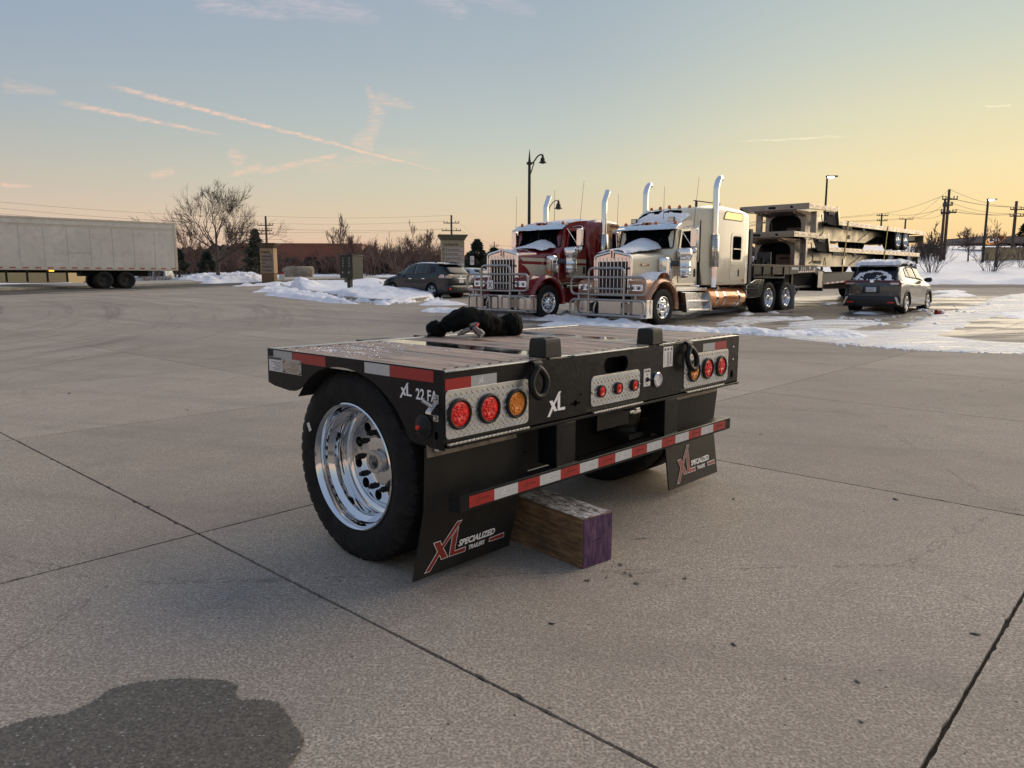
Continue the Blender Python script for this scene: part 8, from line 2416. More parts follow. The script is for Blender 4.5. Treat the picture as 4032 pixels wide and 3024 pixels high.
def bare_tree(name, label, x, y, z, hgt, crown, seed, mat=None, trunk=0.28, depth=5, r0=0.14, group=None, lean=0.0, limbs=7, minr=0.007, up=0.3, spread=0.6, el0=0.45):
    rg = random.Random(seed)
    T = thing(name, label, 'tree', (x, y, z), 0, group)
    mb = MB(); th = hgt * trunk
    mb.tube([(0, 0, -0.3), (0.02, 0, th * 0.5), (lean * 0.3, 0.02, th), (lean * 0.6, 0, hgt * 0.62)], [r0 * 1.25, r0, r0 * 0.85, r0 * 0.35], 10)
    mb.build('trunk', mat or M['bark'], T, smooth=60)
    mb = MB()
    for k in range(limbs):
        a = 2 * math.pi * k / limbs + rg.uniform(-0.3, 0.3); f = k / limbs
        z0 = th * (0.85 + 0.2 * rg.random()) + (hgt * 0.62 - th) * f * 0.9
        el = rg.uniform(el0, el0 + 0.45) + f * 0.5
        d = Vector((math.cos(a) * math.cos(el), math.sin(a) * math.cos(el), math.sin(el)))
        limb(mb, (lean * (0.3 + 0.3 * f), 0, z0), d, crown * 0.55 * (1.1 - 0.35 * f), r0 * (0.55 - 0.25 * f), depth - 1, rg, spread, up, (3, 4), 4, minr)
    limb(mb, (lean * 0.6, 0, hgt * 0.6), (lean * 0.1, 0, 1), hgt * 0.26, r0 * 0.35, depth - 1, rg, spread * 0.8, up, (3, 5), 4, minr)
    mb.build('crown', mat or M['twig'], T, fix=False)
    return T


def shrub(name, label, x, y, z, hgt, wid, seed, mat, n=30, minr=0.006, group=None, depth=2, cat='shrub'):
    rg = random.Random(seed)
    mb = MB()
    for k in range(n):
        a = rg.uniform(0, 6.28); rr = rg.uniform(0, 1) ** 0.6
        b = Vector((math.cos(a) * rr * wid * 0.22, math.sin(a) * rr * wid * 0.22, -0.1))
        d = Vector((math.cos(a) * rr * wid / hgt * 0.75, math.sin(a) * rr * wid / hgt * 0.75, 1)).normalized()
        limb(mb, b, d, hgt * rg.uniform(0.55, 0.85), minr * rg.uniform(1.5, 3.0), depth, rg, 0.35, 0.3, (2, 3), 3, minr, n=3)
    o = mb.build(name, mat, None, fix=False, loc=(x, y, z))
    return tag(o, label, cat, group)


def conifer(name, label, x, y, z, hgt, rad, seed, mat, group=None, n=900):
    rg = random.Random(seed)
    T = thing(name, label, 'tree', (x, y, z), 0, group)
    mb = MB(); mb.tube([(0, 0, -0.3), (0, 0, hgt)], [0.12, 0.02], 6); mb.build('trunk', M['bark'], T)
    mb = MB()
    for k in range(n):
        f = rg.random() ** 0.8; zz = hgt * (0.06 + 0.94 * f)
        lay = 0.75 + 0.25 * math.sin(zz * 7 + seed)
        R0 = rad * (1 - f) ** 0.8 * lay + 0.10; a = rg.uniform(0, 6.28); r_ = R0 * rg.uniform(0.35, 1.05)
        c = Vector((math.cos(a) * r_, math.sin(a) * r_, zz - 0.12 * r_)); s = rg.uniform(0.10, 0.24) * (0.6 + rad / 4)
        out_ = Vector((math.cos(a), math.sin(a), -0.25 + rg.gauss(0, 0.2))).normalized(); sd_ = Vector((-math.sin(a), math.cos(a), rg.gauss(0, 0.25))).normalized()
        mb.add([c - out_ * s * 0.6, c + sd_ * s * 0.45 + Vector((0, 0, -0.06)), c + out_ * s * 1.3 + Vector((0, 0, rg.uniform(-.1, .12))), c - sd_ * s * 0.45 + Vector((0, 0, -0.06)), c + Vector((0, 0, s * 0.35))], [(0, 1, 4), (1, 2, 4), (2, 3, 4), (3, 0, 4)])
    mb.build('foliage', mat, T, fix=False)
    return T


def tz(x, y): return gzf(x, y) + 0.02


p = G(860, 1112)
bare_tree('bare_tree', 'large bare spreading tree beside the road behind the semi trailer tail', p.x, p.y, p.z, 6.5, 4.7, 5, trunk=0.24, depth=5, r0=0.16, limbs=11, minr=0.0085, up=0.22, spread=0.58, el0=0.30)

# brush and thickets behind the road: each clump of brush its own object
rb = random.Random(12)


def col(sx, Y): return (sx - 2016) / 2950 * Y


labels_seen = {}
where_ = ['behind the semi trailer tail', 'behind the big bare tree', 'behind the left monument sign', 'in front of the brick building', 'behind the boulder', 'behind the mailbox cabinet', 'right of the brick building', 'behind the dark SUV', 'left of the right monument sign']
k_ = 0
brush = MB()
for i in range(150):
    sx = rb.uniform(640, 1760); Y = rb.uniform(82, 104)
    if 1060 < sx < 1420: Y = rb.uniform(86, 100)
    h_ = rb.uniform(1.0, 2.1) if sx < 1420 else rb.uniform(1.3, 2.9)
    if 700 < sx < 1060: h_ *= 1.3
    x = col(sx, Y); z = gzf(x, Y)
    n = 9
    for k in range(n):
        a = rb.uniform(0, 6.28); rr = rb.random() ** .6; w_ = 1.6
        b = Vector((x + math.cos(a) * rr * w_ * 0.5, Y + math.sin(a) * rr * w_ * 0.5, z - 0.1)); d = Vector((math.cos(a) * rr * 0.35, math.sin(a) * rr * 0.35, 1)).normalized()
        limb(brush, b, d, h_ * rb.uniform(0.5, 0.7), 0.035, 3, rb, 0.45, 0.35, (2, 3), 2, 0.016, n=3)
o = brush.build('brush_thicket', M['twigred'], fix=False); o['kind'] = 'stuff'
dark = MB()
for i in range(2600):
    sx = rb.uniform(560, 1900); Y = rb.uniform(92, 108); x = col(sx, Y); z = gzf(x, Y)
    hh = 2.1 + 1.0 * fbm(np.array([x * 0.25]), np.array([3.0]), 3, 4)[0] * 2 if sx < 1480 else 2.4
    if 1060 < sx < 1430: hh *= 0.55
    zz = z + rb.random() * hh; s = rb.uniform(0.3, 0.7)
    a = rb.uniform(0, 6.28); v1 = Vector((math.cos(a), math.sin(a), rb.uniform(-.4, .4))) * s; v2 = Vector((rb.uniform(-.4, .4), rb.uniform(-.4, .4), 1)) * s * 0.8
    c = Vector((x, Y, zz)); dark.add([c - v1, c - v2 * 0.5, c + v1, c + v2], [(0, 1, 2, 3)])
o = dark.build('dense_undergrowth', M['twigdark'], fix=False); o['kind'] = 'stuff'
# trees that stand out above the brush
for i, (sx, Y, h_, cr_, lab, mt) in enumerate([(1335, 92, 6.4, 3.0, 'bare tree rising in front of the brick building', 'twigred'), (770, 88, 5.0, 3.4, 'bare tree behind the large tree, just left of its trunk', 'twigred'), (930, 92, 5.2, 3.8, 'bare brown tree behind the large tree, right of its trunk', 'twigred'),
                                               (1625, 98, 5.6, 2.8, 'bare tree left of the right monument sign', 'twigred'), (1695, 100, 5.0, 3.0, 'bare tree just behind the left edge of the right monument sign', 'twigred'), (1480, 100, 3.8, 2.2, 'small bare tree right of the brick building', 'twigred'), (1385, 96, 4.2, 2.0, 'small bare tree at the right end of the brick building', 'twigred')]):
    bare_tree('bare_tree', lab, col(sx, Y), Y, tz(col(sx, Y), Y), h_, cr_, 50 + i, M['twigred'], trunk=0.2, depth=4, r0=0.10, limbs=8, minr=0.018, lean=0.8 if sx == 1335 else 0.2, up=0.5, spread=0.45)
for i, (sx, Y, h_, r_, lab) in enumerate([(1020, 76, 4.8, 1.7, 'dark spruce left of the left monument sign'), (1880, 80, 4.0, 2.2, 'dark evergreen behind the right monument sign, tallest of the pair'), (1945, 84, 3.2, 3.0, 'lower dark evergreen right of the right monument sign'),
                                          (830, 74, 2.6, 1.5, 'low dark evergreen behind the big bare tree'), (720, 74, 2.8, 1.4, 'low dark evergreen behind the semi trailer tail'), (1478, 88, 2.2, 0.8, 'small dark evergreen behind the dark SUV')]):
    conifer('evergreen', lab, col(sx, Y), Y, tz(col(sx, Y), Y), h_, r_, 70 + i, M['needles'] if i else M['needles2'], n=1500 if r_ > 1.6 else 700)
# branching shrub behind the SUV
xx = col(1600, 84)
shrub('bare_shrub', 'pale many-stemmed bare shrub behind the dark SUV', xx, 84, tz(xx, 84), 2.8, 4.2, 91, simple('pale_twigs', (0.16, 0.11, 0.085), 0.9), n=16, minr=0.018, depth=3)
q = G(*z8(1210, 940)); shrub('bare_shrub', 'low tufted bare shrub in the snow behind the semi trailer wheels', q.x, q.y, q.z, 1.3, 2.8, 92, simple('dry_stems', (0.17, 0.13, 0.10), 0.9), n=60, minr=0.010, depth=1)

# ================================================================== RIGHT-HAND SIDE
q = G(*z6(945, 826)); shrub('bare_shrub', 'bare multi-stemmed shrub left of the twin utility poles', q.x, q.y, q.z - .05, 1.75, 1.6, 101, M['twig'], n=20, minr=0.012, depth=2)
q = G(*z6(1515, 816)); shrub('bare_shrub', 'bare vase-shaped shrub between the lamp post and the tan wall', q.x, q.y, q.z - .05, 1.6, 2.2, 102, M['twig'], n=22, minr=0.012, depth=2)
q = G(*z6(1860, 775)); shrub('bare_shrub', 'bare shrub at the right edge before the tan wall', q.x, q.y, q.z - .05, 1.9, 2.0, 103, M['twig'], n=16, minr=0.012, depth=2)
q = G(*z6(1580, 775)); bare_tree('bare_tree', 'slim dark leafless tree standing before the tan wall', q.x, q.y, q.z, 3.7, 1.4, 104, M['bark'], trunk=0.45, depth=4, r0=0.12, limbs=7, minr=0.012)
q = G(*z6(1302, 715)); bare_tree('bare_tree', 'small bare tree on the snowy slope left of the lamp post', q.x, q.y, q.z, 2.7, 1.5, 105, M['twig'], trunk=0.25, depth=4, r0=0.08, limbs=7, minr=0.015, up=0.5)
for i, (sx, Yd, h_) in enumerate([(3775, 125, 3.2), (3650, 90, 3.6), (3760, 140, 3.0), (3850, 150, 4.0)]):
    x = col(sx, Yd); bare_tree('bare_tree', ['bare tree beyond the slope right of the twin poles', 'bare tree behind the twin utility poles', 'distant small bare tree right of the twin poles', 'distant bare tree behind the lamp post'][i], x, Yd, tz(x, Yd), h_, 1.8, 110 + i, M['twig'], trunk=0.2, depth=3, r0=0.08, limbs=7, minr=0.022, up=0.5)
# brush behind trailers and slope
mb = MB()
for i in range(46):
    sx = rb.choice([rb.uniform(2960, 3060), rb.uniform(3560, 3700), rb.uniform(3560, 3700)]); Y = rb.uniform(78, 98); x = col(sx, Y); z = gzf(x, Y)
    for k in range(8):
        a = rb.uniform(0, 6.28); rr = rb.random()
        limb(mb, (x + math.cos(a) * rr, Y + math.sin(a) * rr, z - 0.1), Vector((math.cos(a) * rr * .3, math.sin(a) * rr * .3, 1)), rb.uniform(0.5, 1.1), 0.025, 2, rb, 0.4, 0.4, (2, 3), 2, 0.015, n=3)
o = mb.build('roadside_brush', M['twigdark'], fix=False); o['kind'] = 'stuff'
# distant dark tree belt and berm along the horizon
bm_ = MB(); prev = None; rows = []
for i, sx in enumerate(np.linspace(2900, 4800, 120)):
    Y = 230; x = col(sx, Y)
    top = {0: 0}.get(1, 0)
    ys_ = np.interp(sx, [2900, 3560, 3700, 3780, 3880, 3925, 3960, 4100, 4800], [1012, 1006, 1000, 996, 985, 976, 984, 984, 975])
    zt_ = CAM_H + (1083 - ys_) / 2950 * Y + 0.5 * (fbm(np.array([i * 0.7]), np.array([1.0]), 3, 7)[0] - .45)
    rows.append([(x, Y - 14, gzf(x, Y) - 6), (x, Y - 3, zt_ - 0.3), (x, Y, zt_), (x, Y + 14, gzf(x, Y) - 6)])
bm_.loft(rows, closed_ring=False, cap=False); o = bm_.build('distant_berm', simple('distant_brush_berm', (0.050, 0.042, 0.036), 0.95, var=0.4, vscale=0.3), smooth=60); o['kind'] = 'structure'
far = MB()
for i in range(900):
    sx = rb.uniform(-900, 3000); Y = rb.uniform(180, 240); x = col(sx, Y); z = gzf(x, Y); hh = rb.uniform(1.5, 4.5)
    a = rb.uniform(0, 6.28); r_ = rb.uniform(1.0, 3.0); far.lathe([(0.01, 0), (r_, hh * 0.2), (r_ * 0.8, hh * 0.6), (0.01, hh)], 6, axis='Z', o=(x, Y, z - 0.3), closed=False)
o = far.build('distant_tree_belt', M['twigdark']); o['kind'] = 'stuff'

# tan retaining wall / building on the right with the canopy above
q = G(*z6(1505, 725)); q2 = G(*z6(1868, 728))
ya = q.y + 3; xa = q.x * ya / q.y
dirw = Vector((1, 0.0, 0)).normalized()
CW = thing('tan_block_wall', 'long tan block wall on the snowy rise under the filling station canopy', 'wall', (xa, ya, gzf(xa, ya) - 0.3), math.atan2(dirw.y, dirw.x))
hW = (725 - 600) / 2.552 / 2950 * ya + 0.3
M['tan'] = simple('tan_block', (0.33, 0.245, 0.135), 0.85, var=0.1, vscale=0.8)
mb = MB(); mb.box(0, 40, 0, 1.2, 0, hW); mb.build('wall_body', M['tan'], CW)
mb = MB(); mb.box(-0.1, 40, -0.1, 1.3, hW, hW + 0.12); mb.build('coping', simple('wall_coping', (0.20, 0.17, 0.13), 0.8), CW)
ZC = lambda py, Y: CAM_H + (1083 - (750 + py / 2.552)) / 2950 * Y
Yc = 104; xc = col(3834, Yc)
CN = thing('filling_station_canopy', 'grey filling station canopy with an oval yellow sign at its left end', 'canopy', (xc, Yc, gzf(xc, Yc)), 0.0)
zb0 = ZC(525, Yc) - gzf(xc, Yc); zt0 = ZC(467, Yc) - gzf(xc, Yc)
mb = MB(); mb.box(0, 22, 0, 9, zb0, zt0); mb.build('fascia', simple('canopy_fascia', (0.16, 0.13, 0.11), 0.5), CN, bevel=0.02)
mb = MB(); mb.box(-0.05, 22.05, -0.05, 9.05, zt0, zt0 + 0.08); mb.box(-0.05, 22.05, -0.05, 9.05, zb0 - 0.08, zb0); mb.build('fascia_trim', simple('canopy_trim', (0.10, 0.02, 0.02), 0.5), CN)
mb = MB(); mb.prism([(1.75 + 1.35 * math.cos(a) * 1.0 + 0.25 * math.sin(a), (zb0 + zt0) / 2 + 0.62 * math.sin(a) + 0.22 * math.cos(a)) for a in np.linspace(0, 2 * math.pi, 29)[:-1]], o=(0, -0.12, 0), t=0.12); s1 = mb.build('oval_sign', simple('sign_orange_glow', (0.85, 0.38, 0.06), 0.4, emit=0.45), CN)
mb = MB(); mb.prism([(1.75 + 1.15 * math.cos(a) + 0.2 * math.sin(a), (zb0 + zt0) / 2 + 0.48 * math.sin(a) + 0.18 * math.cos(a)) for a in np.linspace(0, 2 * math.pi, 29)[:-1]], o=(0, -0.14, 0), t=0.02); mb.build('oval_sign_field', simple('sign_dark_red', (0.30, 0.06, 0.03), 0.4, emit=0.2), CN)
text('Cafe', 0.95, simple('sign_white_glow', (0.9, 0.85, 0.75), 0.4, emit=0.7), frame((0.75, -0.16, (zb0 + zt0) / 2 - 0.40), (1, 0.0, 0.12), (-0.1, 0, 1)), CN, depth=0.01, bold=0.02, sx=0.85)
for x in (8.2, 9.4, 21):
    mb = MB(); mb.box(x, x + 0.5, 3, 3.5, -1, zb0); mb.build('column', M['tan'], CN)
for i, sx in enumerate((3995, 4110)):
    x = col(sx, 112); conifer('evergreen', ['round dark evergreen under the canopy', 'dark evergreen beyond the right edge of the canopy'][i], x, 112, tz(x, 112), 3.8, 2.2, 130 + i, M['needles'])

# brick building, tan building, monument signs, boulder
Yb = 128; xb0, xb1 = col(1080, Yb), col(1431, Yb)
zb_g = gzf(xb0, Yb); ztop = CAM_H + (1083 - 968) / 2950 * Yb
BB = thing('brick_building', 'long low red brick building behind the bare brush', 'building', (xb0, Yb, zb_g - 0.5), R(2))
m, nt = material('red_brick_wall'); t = nt.n('ShaderNodeTexCoord').outputs['Object']
br = nt.n('ShaderNodeTexBrick'); nt.put(br, 'Vector', nt.mapping(t, (1, 1, 1), (R(90), 0, 0))); nt.put(br, 'Scale', 2.2); nt.put(br, 'Color1', (0.24, 0.075, 0.04, 1)); nt.put(br, 'Color2', (0.19, 0.06, 0.035, 1)); nt.put(br, 'Mortar', (0.22, 0.14, 0.10, 1))
bsdf(nt, Base_Color=nt.mix(nt.ramp(nt.noise(t, 0.4, 3), .3, .7, 0, .3), br.outputs[0], (0.15, 0.05, 0.03)), Roughness=0.85)
mb = MB(); mb.box(-6, xb1 - xb0, 0, 18, 0, ztop - zb_g + 0.5); mb.build('wall', m, BB)
mb = MB(); mb.box(-6.1, xb1 - xb0 + 0.1, -0.1, 18.1, ztop - zb_g + 0.5, ztop - zb_g + 0.75); mb.build('parapet', simple('brick_parapet', (0.20, 0.09, 0.06), 0.8), BB)
for i in range(4):
    mb = MB(); mb.box(2.5 + i * 3.2, 4.4 + i * 3.2, -0.06, 0.0, 1.6, 3.0); mb.build('window', M['glassdark'], BB)
TB = thing('tan_building', 'low tan building seen beneath the semi trailer', 'building', (col(285, 63), 63, -0.6), R(186))
mb = MB(); mb.box(0, 24, -8, 0, 0, 3.4); mb.build('wall', simple('tan_render', (0.40, 0.30, 0.15), 0.85, var=0.1), TB)
mb = MB(); mb.box(0, 24, -8.1, 0.1, 3.4, 3.6); mb.build('parapet', M['kerb'], TB)


def monument(name, label, cx, cy, z, ang, W_, Dp, H_, base, rows_, cap_col, wall_col, base_col, panel_col, txtmat, title):
    T = thing(name, label, 'sign', (cx, cy, z), ang)
    wm = simple(name + '_render', wall_col, 0.8, var=0.06); bm2 = simple(name + '_base', base_col, 0.85, var=0.15)
    mb = MB(); mb.box(0, W_, 0, Dp, base, H_ - 0.30); mb.build('pylon', wm, T, bevel=0.01)
    mb = MB(); mb.box(0.05, W_ - 0.05, 0.04, Dp - 0.04, -0.4, base); mb.build('plinth', bm2, T, bevel=0.01)
    capm = simple(name + '_cap', cap_col, 0.8)
    mb = MB(); mb.loft([[(-a, -a, zz), (W_ + a, -a, zz), (W_ + a, Dp + a, zz), (-a, Dp + a, zz)] for a, zz in ((0.0, H_ - 0.42), (0.06, H_ - 0.34), (0.20, H_ - 0.12), (0.24, H_ - 0.10), (0.24, H_))]); mb.build('cap', capm, T)
    text(title, 0.26, txtmat, frame((W_ * 0.10, -0.012, H_ - 0.80), (1, 0, 0), (0, 0, 1)), T, sx=(W_ * 0.82) / (0.26 * len(title) * 0.56), depth=0.004, bold=0.003)
    n = len(rows_); z1 = H_ - 0.92; hrow = (z1 - base - 0.10) / n
    pm = simple(name + '_panel', panel_col, 0.6)
    for i, (num, tx) in enumerate(rows_):
        zz = z1 - (i + 1) * hrow
        mb = MB(); mb.box(W_ * 0.16, W_ * 0.97, -0.03, 0.0, zz + 0.04, zz + hrow); mb.build('name_panel', pm, T, bevel=0.006)
        if tx: text(tx, hrow * 0.62, txtmat, frame((W_ * 0.18, -0.034, zz + hrow * 0.30), (1, 0, 0), (0, 0, 1)), T, sx=min(1.0, W_ * 0.76 / (hrow * 0.62 * len(tx) * 0.56)), depth=0.003, bold=0.003)
        if num: text(num, hrow * 0.38, txtmat, frame((W_ * 0.03, -0.004, zz + hrow * 0.38), (1, 0, 0), (0, 0, 1)), T, depth=0.003, sx=0.8)
    return T


tm = simple('sign_lettering', (0.10, 0.075, 0.05), 0.7)
# right sign
Ys = 56; xs0 = col(1742, Ys); zs = gzf(xs0, Ys); Hs = CAM_H + (1083 - 928) / 2950 * Ys - zs
monument('monument_sign', 'tall monument sign headed Terra Business Park with white name panels, behind the dark SUV', xs0, Ys, zs, R(8), 1.68, 1.35, Hs, 0.5,
         [('205', 'Tarp System'), ('205', 'Route One'), ('205', 'Route One ELD'), ('205', 'Truck Hub Repair Shop'), ('', 'Cassidy Tire'), ('', ''), ('', '')], (0.095, 0.09, 0.06), (0.32, 0.27, 0.17), (0.25, 0.19, 0.12), (0.42, 0.36, 0.33), tm, 'Terra Business Park')
Ys = 62; xs0 = col(1036, Ys); zs = CAM_H - (1104 - 1083) / 2950 * Ys; Hs = (1104 - 962) / 2950 * Ys
monument('monument_sign', 'tan monument sign headed Terra Business Park on a brown base, left of the boulder', xs0, Ys, zs, R(-10), 1.20, 0.62, Hs, 0.55,
         [('201', 'Health Management'), ('203', 'MAIDEN STEEL'), ('205', 'AM'), ('207', 'Best for BMW Tools'), ('209', 'Terra Warehouse')], (0.09, 0.065, 0.035), (0.40, 0.27, 0.15), (0.22, 0.13, 0.07), (0.28, 0.22, 0.17), tm, 'Terra Business Park')
q = G(*z7(485, 660)); Yq = 62
mb = MB(); mb.box(0, 0.45, 0, 0.03, 0.25, 0.80); xq = col(1108, Yq); yard = thing('yard_sign', 'small white yard sign with a red top between the monument sign and boulder', 'sign', (xq, Yq, gzf(xq, Yq)), 0)
mb.build('sign_face', M['label'], yard); mb = MB(); mb.box(0, 0.45, -0.004, 0, 0.66, 0.80); mb.build('red_header', M['tapered'], yard)
mb = MB(); mb.box(0.03, 0.06, 0.005, 0.025, -0.1, 0.25); mb.box(0.39, 0.42, 0.005, 0.025, -0.1, 0.25); mb.build('legs', M['galv'], yard)['kind'] = 'stuff'
# boulder
Yq = 70; xq = col(1187, Yq)
import bmesh
bm = bmesh.new(); bmesh.ops.create_icosphere(bm, subdivisions=4, radius=1.0)
for v in bm.verts:
    c = v.co.copy(); k = 1 + 0.20 * noise.noise(c * 1.3 + Vector((4, 1, 2))) + 0.10 * noise.noise(c * 3.1) + 0.04 * noise.noise(c * 8)
    c = Vector((max(-0.92, min(0.92, c.x * 1.15)), max(-.9, min(.9, c.y * 1.1)), max(-0.9, min(0.80, c.z * 1.15)))) * k
    v.co = Vector((c.x * 1.42, c.y * 1.0, c.z * 0.78))
me = bpy.data.meshes.new('boulder'); bm.to_mesh(me); bm.free()
me.polygons.foreach_set('use_smooth', [True] * len(me.polygons)); me.set_sharp_from_angle(angle=R(28))
me.materials.append(simple('boulder_stone', (0.27, 0.22, 0.165), 0.9, var=0.35, vscale=1.6, bump=0.8, bscale=6))
o = inst(me, 'boulder', None, (xq, Yq, gzf(xq, Yq) + 0.55)); tag(o, 'big pale boulder on the snow between the monument sign and the mailbox cabinet', 'boulder')

# mailbox cabinet on its post
q = G(*z7(1072, 797)); Ym = q.y - 0.0
q = Vector((col(1383, 37.5), 37.5, 0)); zq = CAM_H - (1159 - 1083) / 2950 * 37.5
MBX = thing('mailbox_cabinet', 'dark green cluster mailbox cabinet on a single post on the snowy island', 'mailbox', (q.x, q.y, zq), R(-28))
gm = simple('dark_green_enamel', (0.018, 0.020, 0.014), 0.5)
mb = MB(); mb.box(-0.10, 0.10, -0.10, 0.10, -0.15, 0.80); mb.build('post', gm, MBX, bevel=0.01)
mb = MB(); mb.box(-0.40, 0.40, -0.25, 0.55, 0.80, 1.88); mb.build('cabinet', gm, MBX, bevel=0.01)
mb = MB(); mb.box(-0.43, 0.43, -0.28, 0.58, 1.88, 1.94); mb.build('cabinet_roof', gm, MBX, bevel=0.02)
for c_ in range(2):
    for r_ in range(4):
        mb = MB(); mb.box(-0.38 + c_ * 0.39, -0.01 + c_ * 0.39 - 0.015, -0.262, -0.25, 1.70 - r_ * 0.125, 1.815 - r_ * 0.125); d_ = mb.build('box_door', gm, MBX, bevel=0.004)
        mb = MB(); mb.box(-0.20 + c_ * 0.39, -0.17 + c_ * 0.39, -0.268, -0.262, 1.735 - r_ * 0.125, 1.79 - r_ * 0.125); mb.build('lock', M['galv'], d_)
    mb = MB(); mb.box(-0.38 + c_ * 0.39, -0.01 + c_ * 0.39 - 0.015, -0.262, -0.25, 0.84, 1.31); d_ = mb.build('parcel_door', gm, MBX, bevel=0.004)
    mb = MB(); mb.box(-0.24 + c_ * 0.39, -0.20 + c_ * 0.39, -0.268, -0.262, 1.04, 1.12); mb.build('lock', M['galv'], d_)
Yq = 58; xq = col(1368, Yq); stub = thing('short_post', 'short brown post in the snow just left of the mailbox post', 'post', (xq, Yq, gzf(xq, Yq)), 0)
mb = MB(); mb.box(-0.1, 0.1, -0.1, 0.1, 0, 0.62); mb.build('post_body', simple('brown_post', (0.12, 0.09, 0.07), 0.8), stub)
# parking sign right of monument
Yq = 50; xq = col(1860, Yq); PS = thing('parking_sign', 'small white and red parking sign on a post right of the tall monument sign', 'sign', (xq, Yq, gzf(xq, Yq)), R(5))
zt_ = CAM_H + (1083 - 1010) / 2950 * Yq - gzf(xq, Yq)
mb = MB(); mb.box(-0.03, 0.03, 0.0, 0.05, -0.2, zt_); mb.build('post', M['dark'], PS)
mb = MB(); mb.prism(rounded(0.26, 0.58, 0.03, 3, 0, zt_ - 0.29), o=(0, -0.01, 0), t=0.01); mb.build('sign_face', M['label'], PS)
text('P', 0.14, M['logored'], frame((-0.05, -0.013, zt_ - 0.20), (1, 0, 0), (0, 0, 1)), PS, depth=0.001, bold=.003)
mb = MB(); mb.box(-0.09, 0.09, -0.013, -0.0102, zt_ - 0.30, zt_ - 0.27); mb.box(-0.09, 0.09, -0.013, -0.0102, zt_ - 0.36, zt_ - 0.33); mb.build('sign_lines', M['logored'], PS)['kind'] = 'stuff'

# ================================================================== LAMP POSTS
def gooseneck_lamp(label, sx, base_y, Yd, top_sy, arm):
    x = col(sx, Yd); z = gzf(x, Yd); H_ = CAM_H + (1083 - top_sy) / 2950 * Yd - z
    T = thing('street_lamp', label, 'lamp', (x, Yd, z), 0, 'black bell lamps on curved arms')
    mb = MB(); mb.tube([(0, 0, 0), (0, 0, 0.6), (0, 0, H_ * 0.93)], [0.12, 0.075, 0.055], 12); mb.tube([(0, 0, H_ * 0.93), (0, 0, H_)], [0.05, 0.008], 8)
    mb.lathe([(0.12, 0), (0.12, 0.08), (0.05, 0.1)], 12, axis='Z', o=(0, 0, H_ * 0.905), closed=False); mb.build('post', M['blackpole'], T, smooth=50)
    a = arm; zt = H_ * 0.915
    pts = fillet([(0, 0, zt), (a * 0.25, 0, zt - a * 0.02), (a * 0.62, 0, zt + a * 0.50), (a * 0.85, 0, zt + a * 0.62), (a, 0, zt + a * 0.56)], a * 0.25, 6, False)
    mb = MB(); mb.tube(pts, 0.028, 8); mb.tube([(0.02, 0, zt - a * 0.95), (a * 0.35, 0, zt + a * 0.02)], 0.022, 8); mb.build('arm', M['blackpole'], T, smooth=60)
    s = a * 0.30; zz = zt + a * 0.50
    mb = MB(); mb.lathe([(0.005, zz + s * 0.6), (s * 0.10, zz + s * 0.35), (s * 0.28, zz + s * 0.1), (s * 0.32, zz - s * 0.35), (s * 0.55, zz - s * 0.65), (s * 0.62, zz - s * 1.25), (s * 1.0, zz - s * 1.62), (s * 1.0, zz - s * 1.68), (s * 0.6, zz - s * 1.70)], 20, axis='Z', o=(a, 0, 0), closed=False)
    mb.build('bell_shade', M['blackpole'], T, smooth=50)
    mb = MB(); mb.lathe([(s * 0.62, zz - s * 1.66), (s * 0.45, zz - s * 1.84), (0.001, zz - s * 1.92)], 16, axis='Z', o=(a, 0, 0), closed=False); mb.build('lens', M['glassdark'], T, smooth=60)
    return T


gooseneck_lamp('nearer black street lamp with a bell shade rising behind the red truck, taller in view', 2081, 0, 31, 610, 0.53)
gooseneck_lamp('farther black street lamp with a bell shade just right of the red truck exhaust', 2141, 0, 52, 802, 0.92)


def light_pole(label, sx, Yd, top_sy, lit, base_sy=None, w_=0.09, arm=0.35, glow=25):
    x = col(sx, Yd); z = gzf(x, Yd) if base_sy is None else CAM_H + (1083 - base_sy) / 2950 * Yd
    H_ = CAM_H + (1083 - top_sy) / 2950 * Yd - z
    T = thing('light_pole', label, 'lamp', (x, Yd, z), 0)
    mb = MB(); mb.tube([(0, 0, -0.1), (0, 0, H_)], [w_ * 1.1, w_ * 0.8], 10); mb.lathe([(w_ * 2.6, 0), (w_ * 2.6, 0.12), (w_, 0.14)], 12, axis='Z', closed=False); mb.build('pole', M['blackpole'], T, smooth=50)
    mb = MB(); mb.box(-0.08, arm + 0.35, -0.14, 0.14, H_, H_ + 0.10); mb.build('lamp_head', M['blackpole'], T, bevel=0.02)
    if lit:
        mb = MB(); mb.lathe([(0.001, -0.10), (arm * 0.5, -0.08), (arm * 0.6, 0.0)], 14, axis='Z', o=(arm * 0.6, 0, H_ - 0.0), closed=False)
        mb.build('lit_lens', simple('lit_lamp_%d' % int(sx), (1.0, 0.93, 0.75), 0.4, emit=glow), T, smooth=60)
    return T


light_pole('slim black light pole with a lit head rising behind the stacked trailers', 3220, 60, 709, True, arm=0.45, glow=20)
light_pole('leaning-looking black light pole with a bright lamp in the snowy field at the right', 3843, 78, 793, True, base_sy=1043, w_=0.13, arm=0.5, glow=25)
light_pole('distant small lit lamp on a thin pole right of the twin utility poles', 3722, 150, 958, True, w_=0.08, arm=0.6, glow=12)

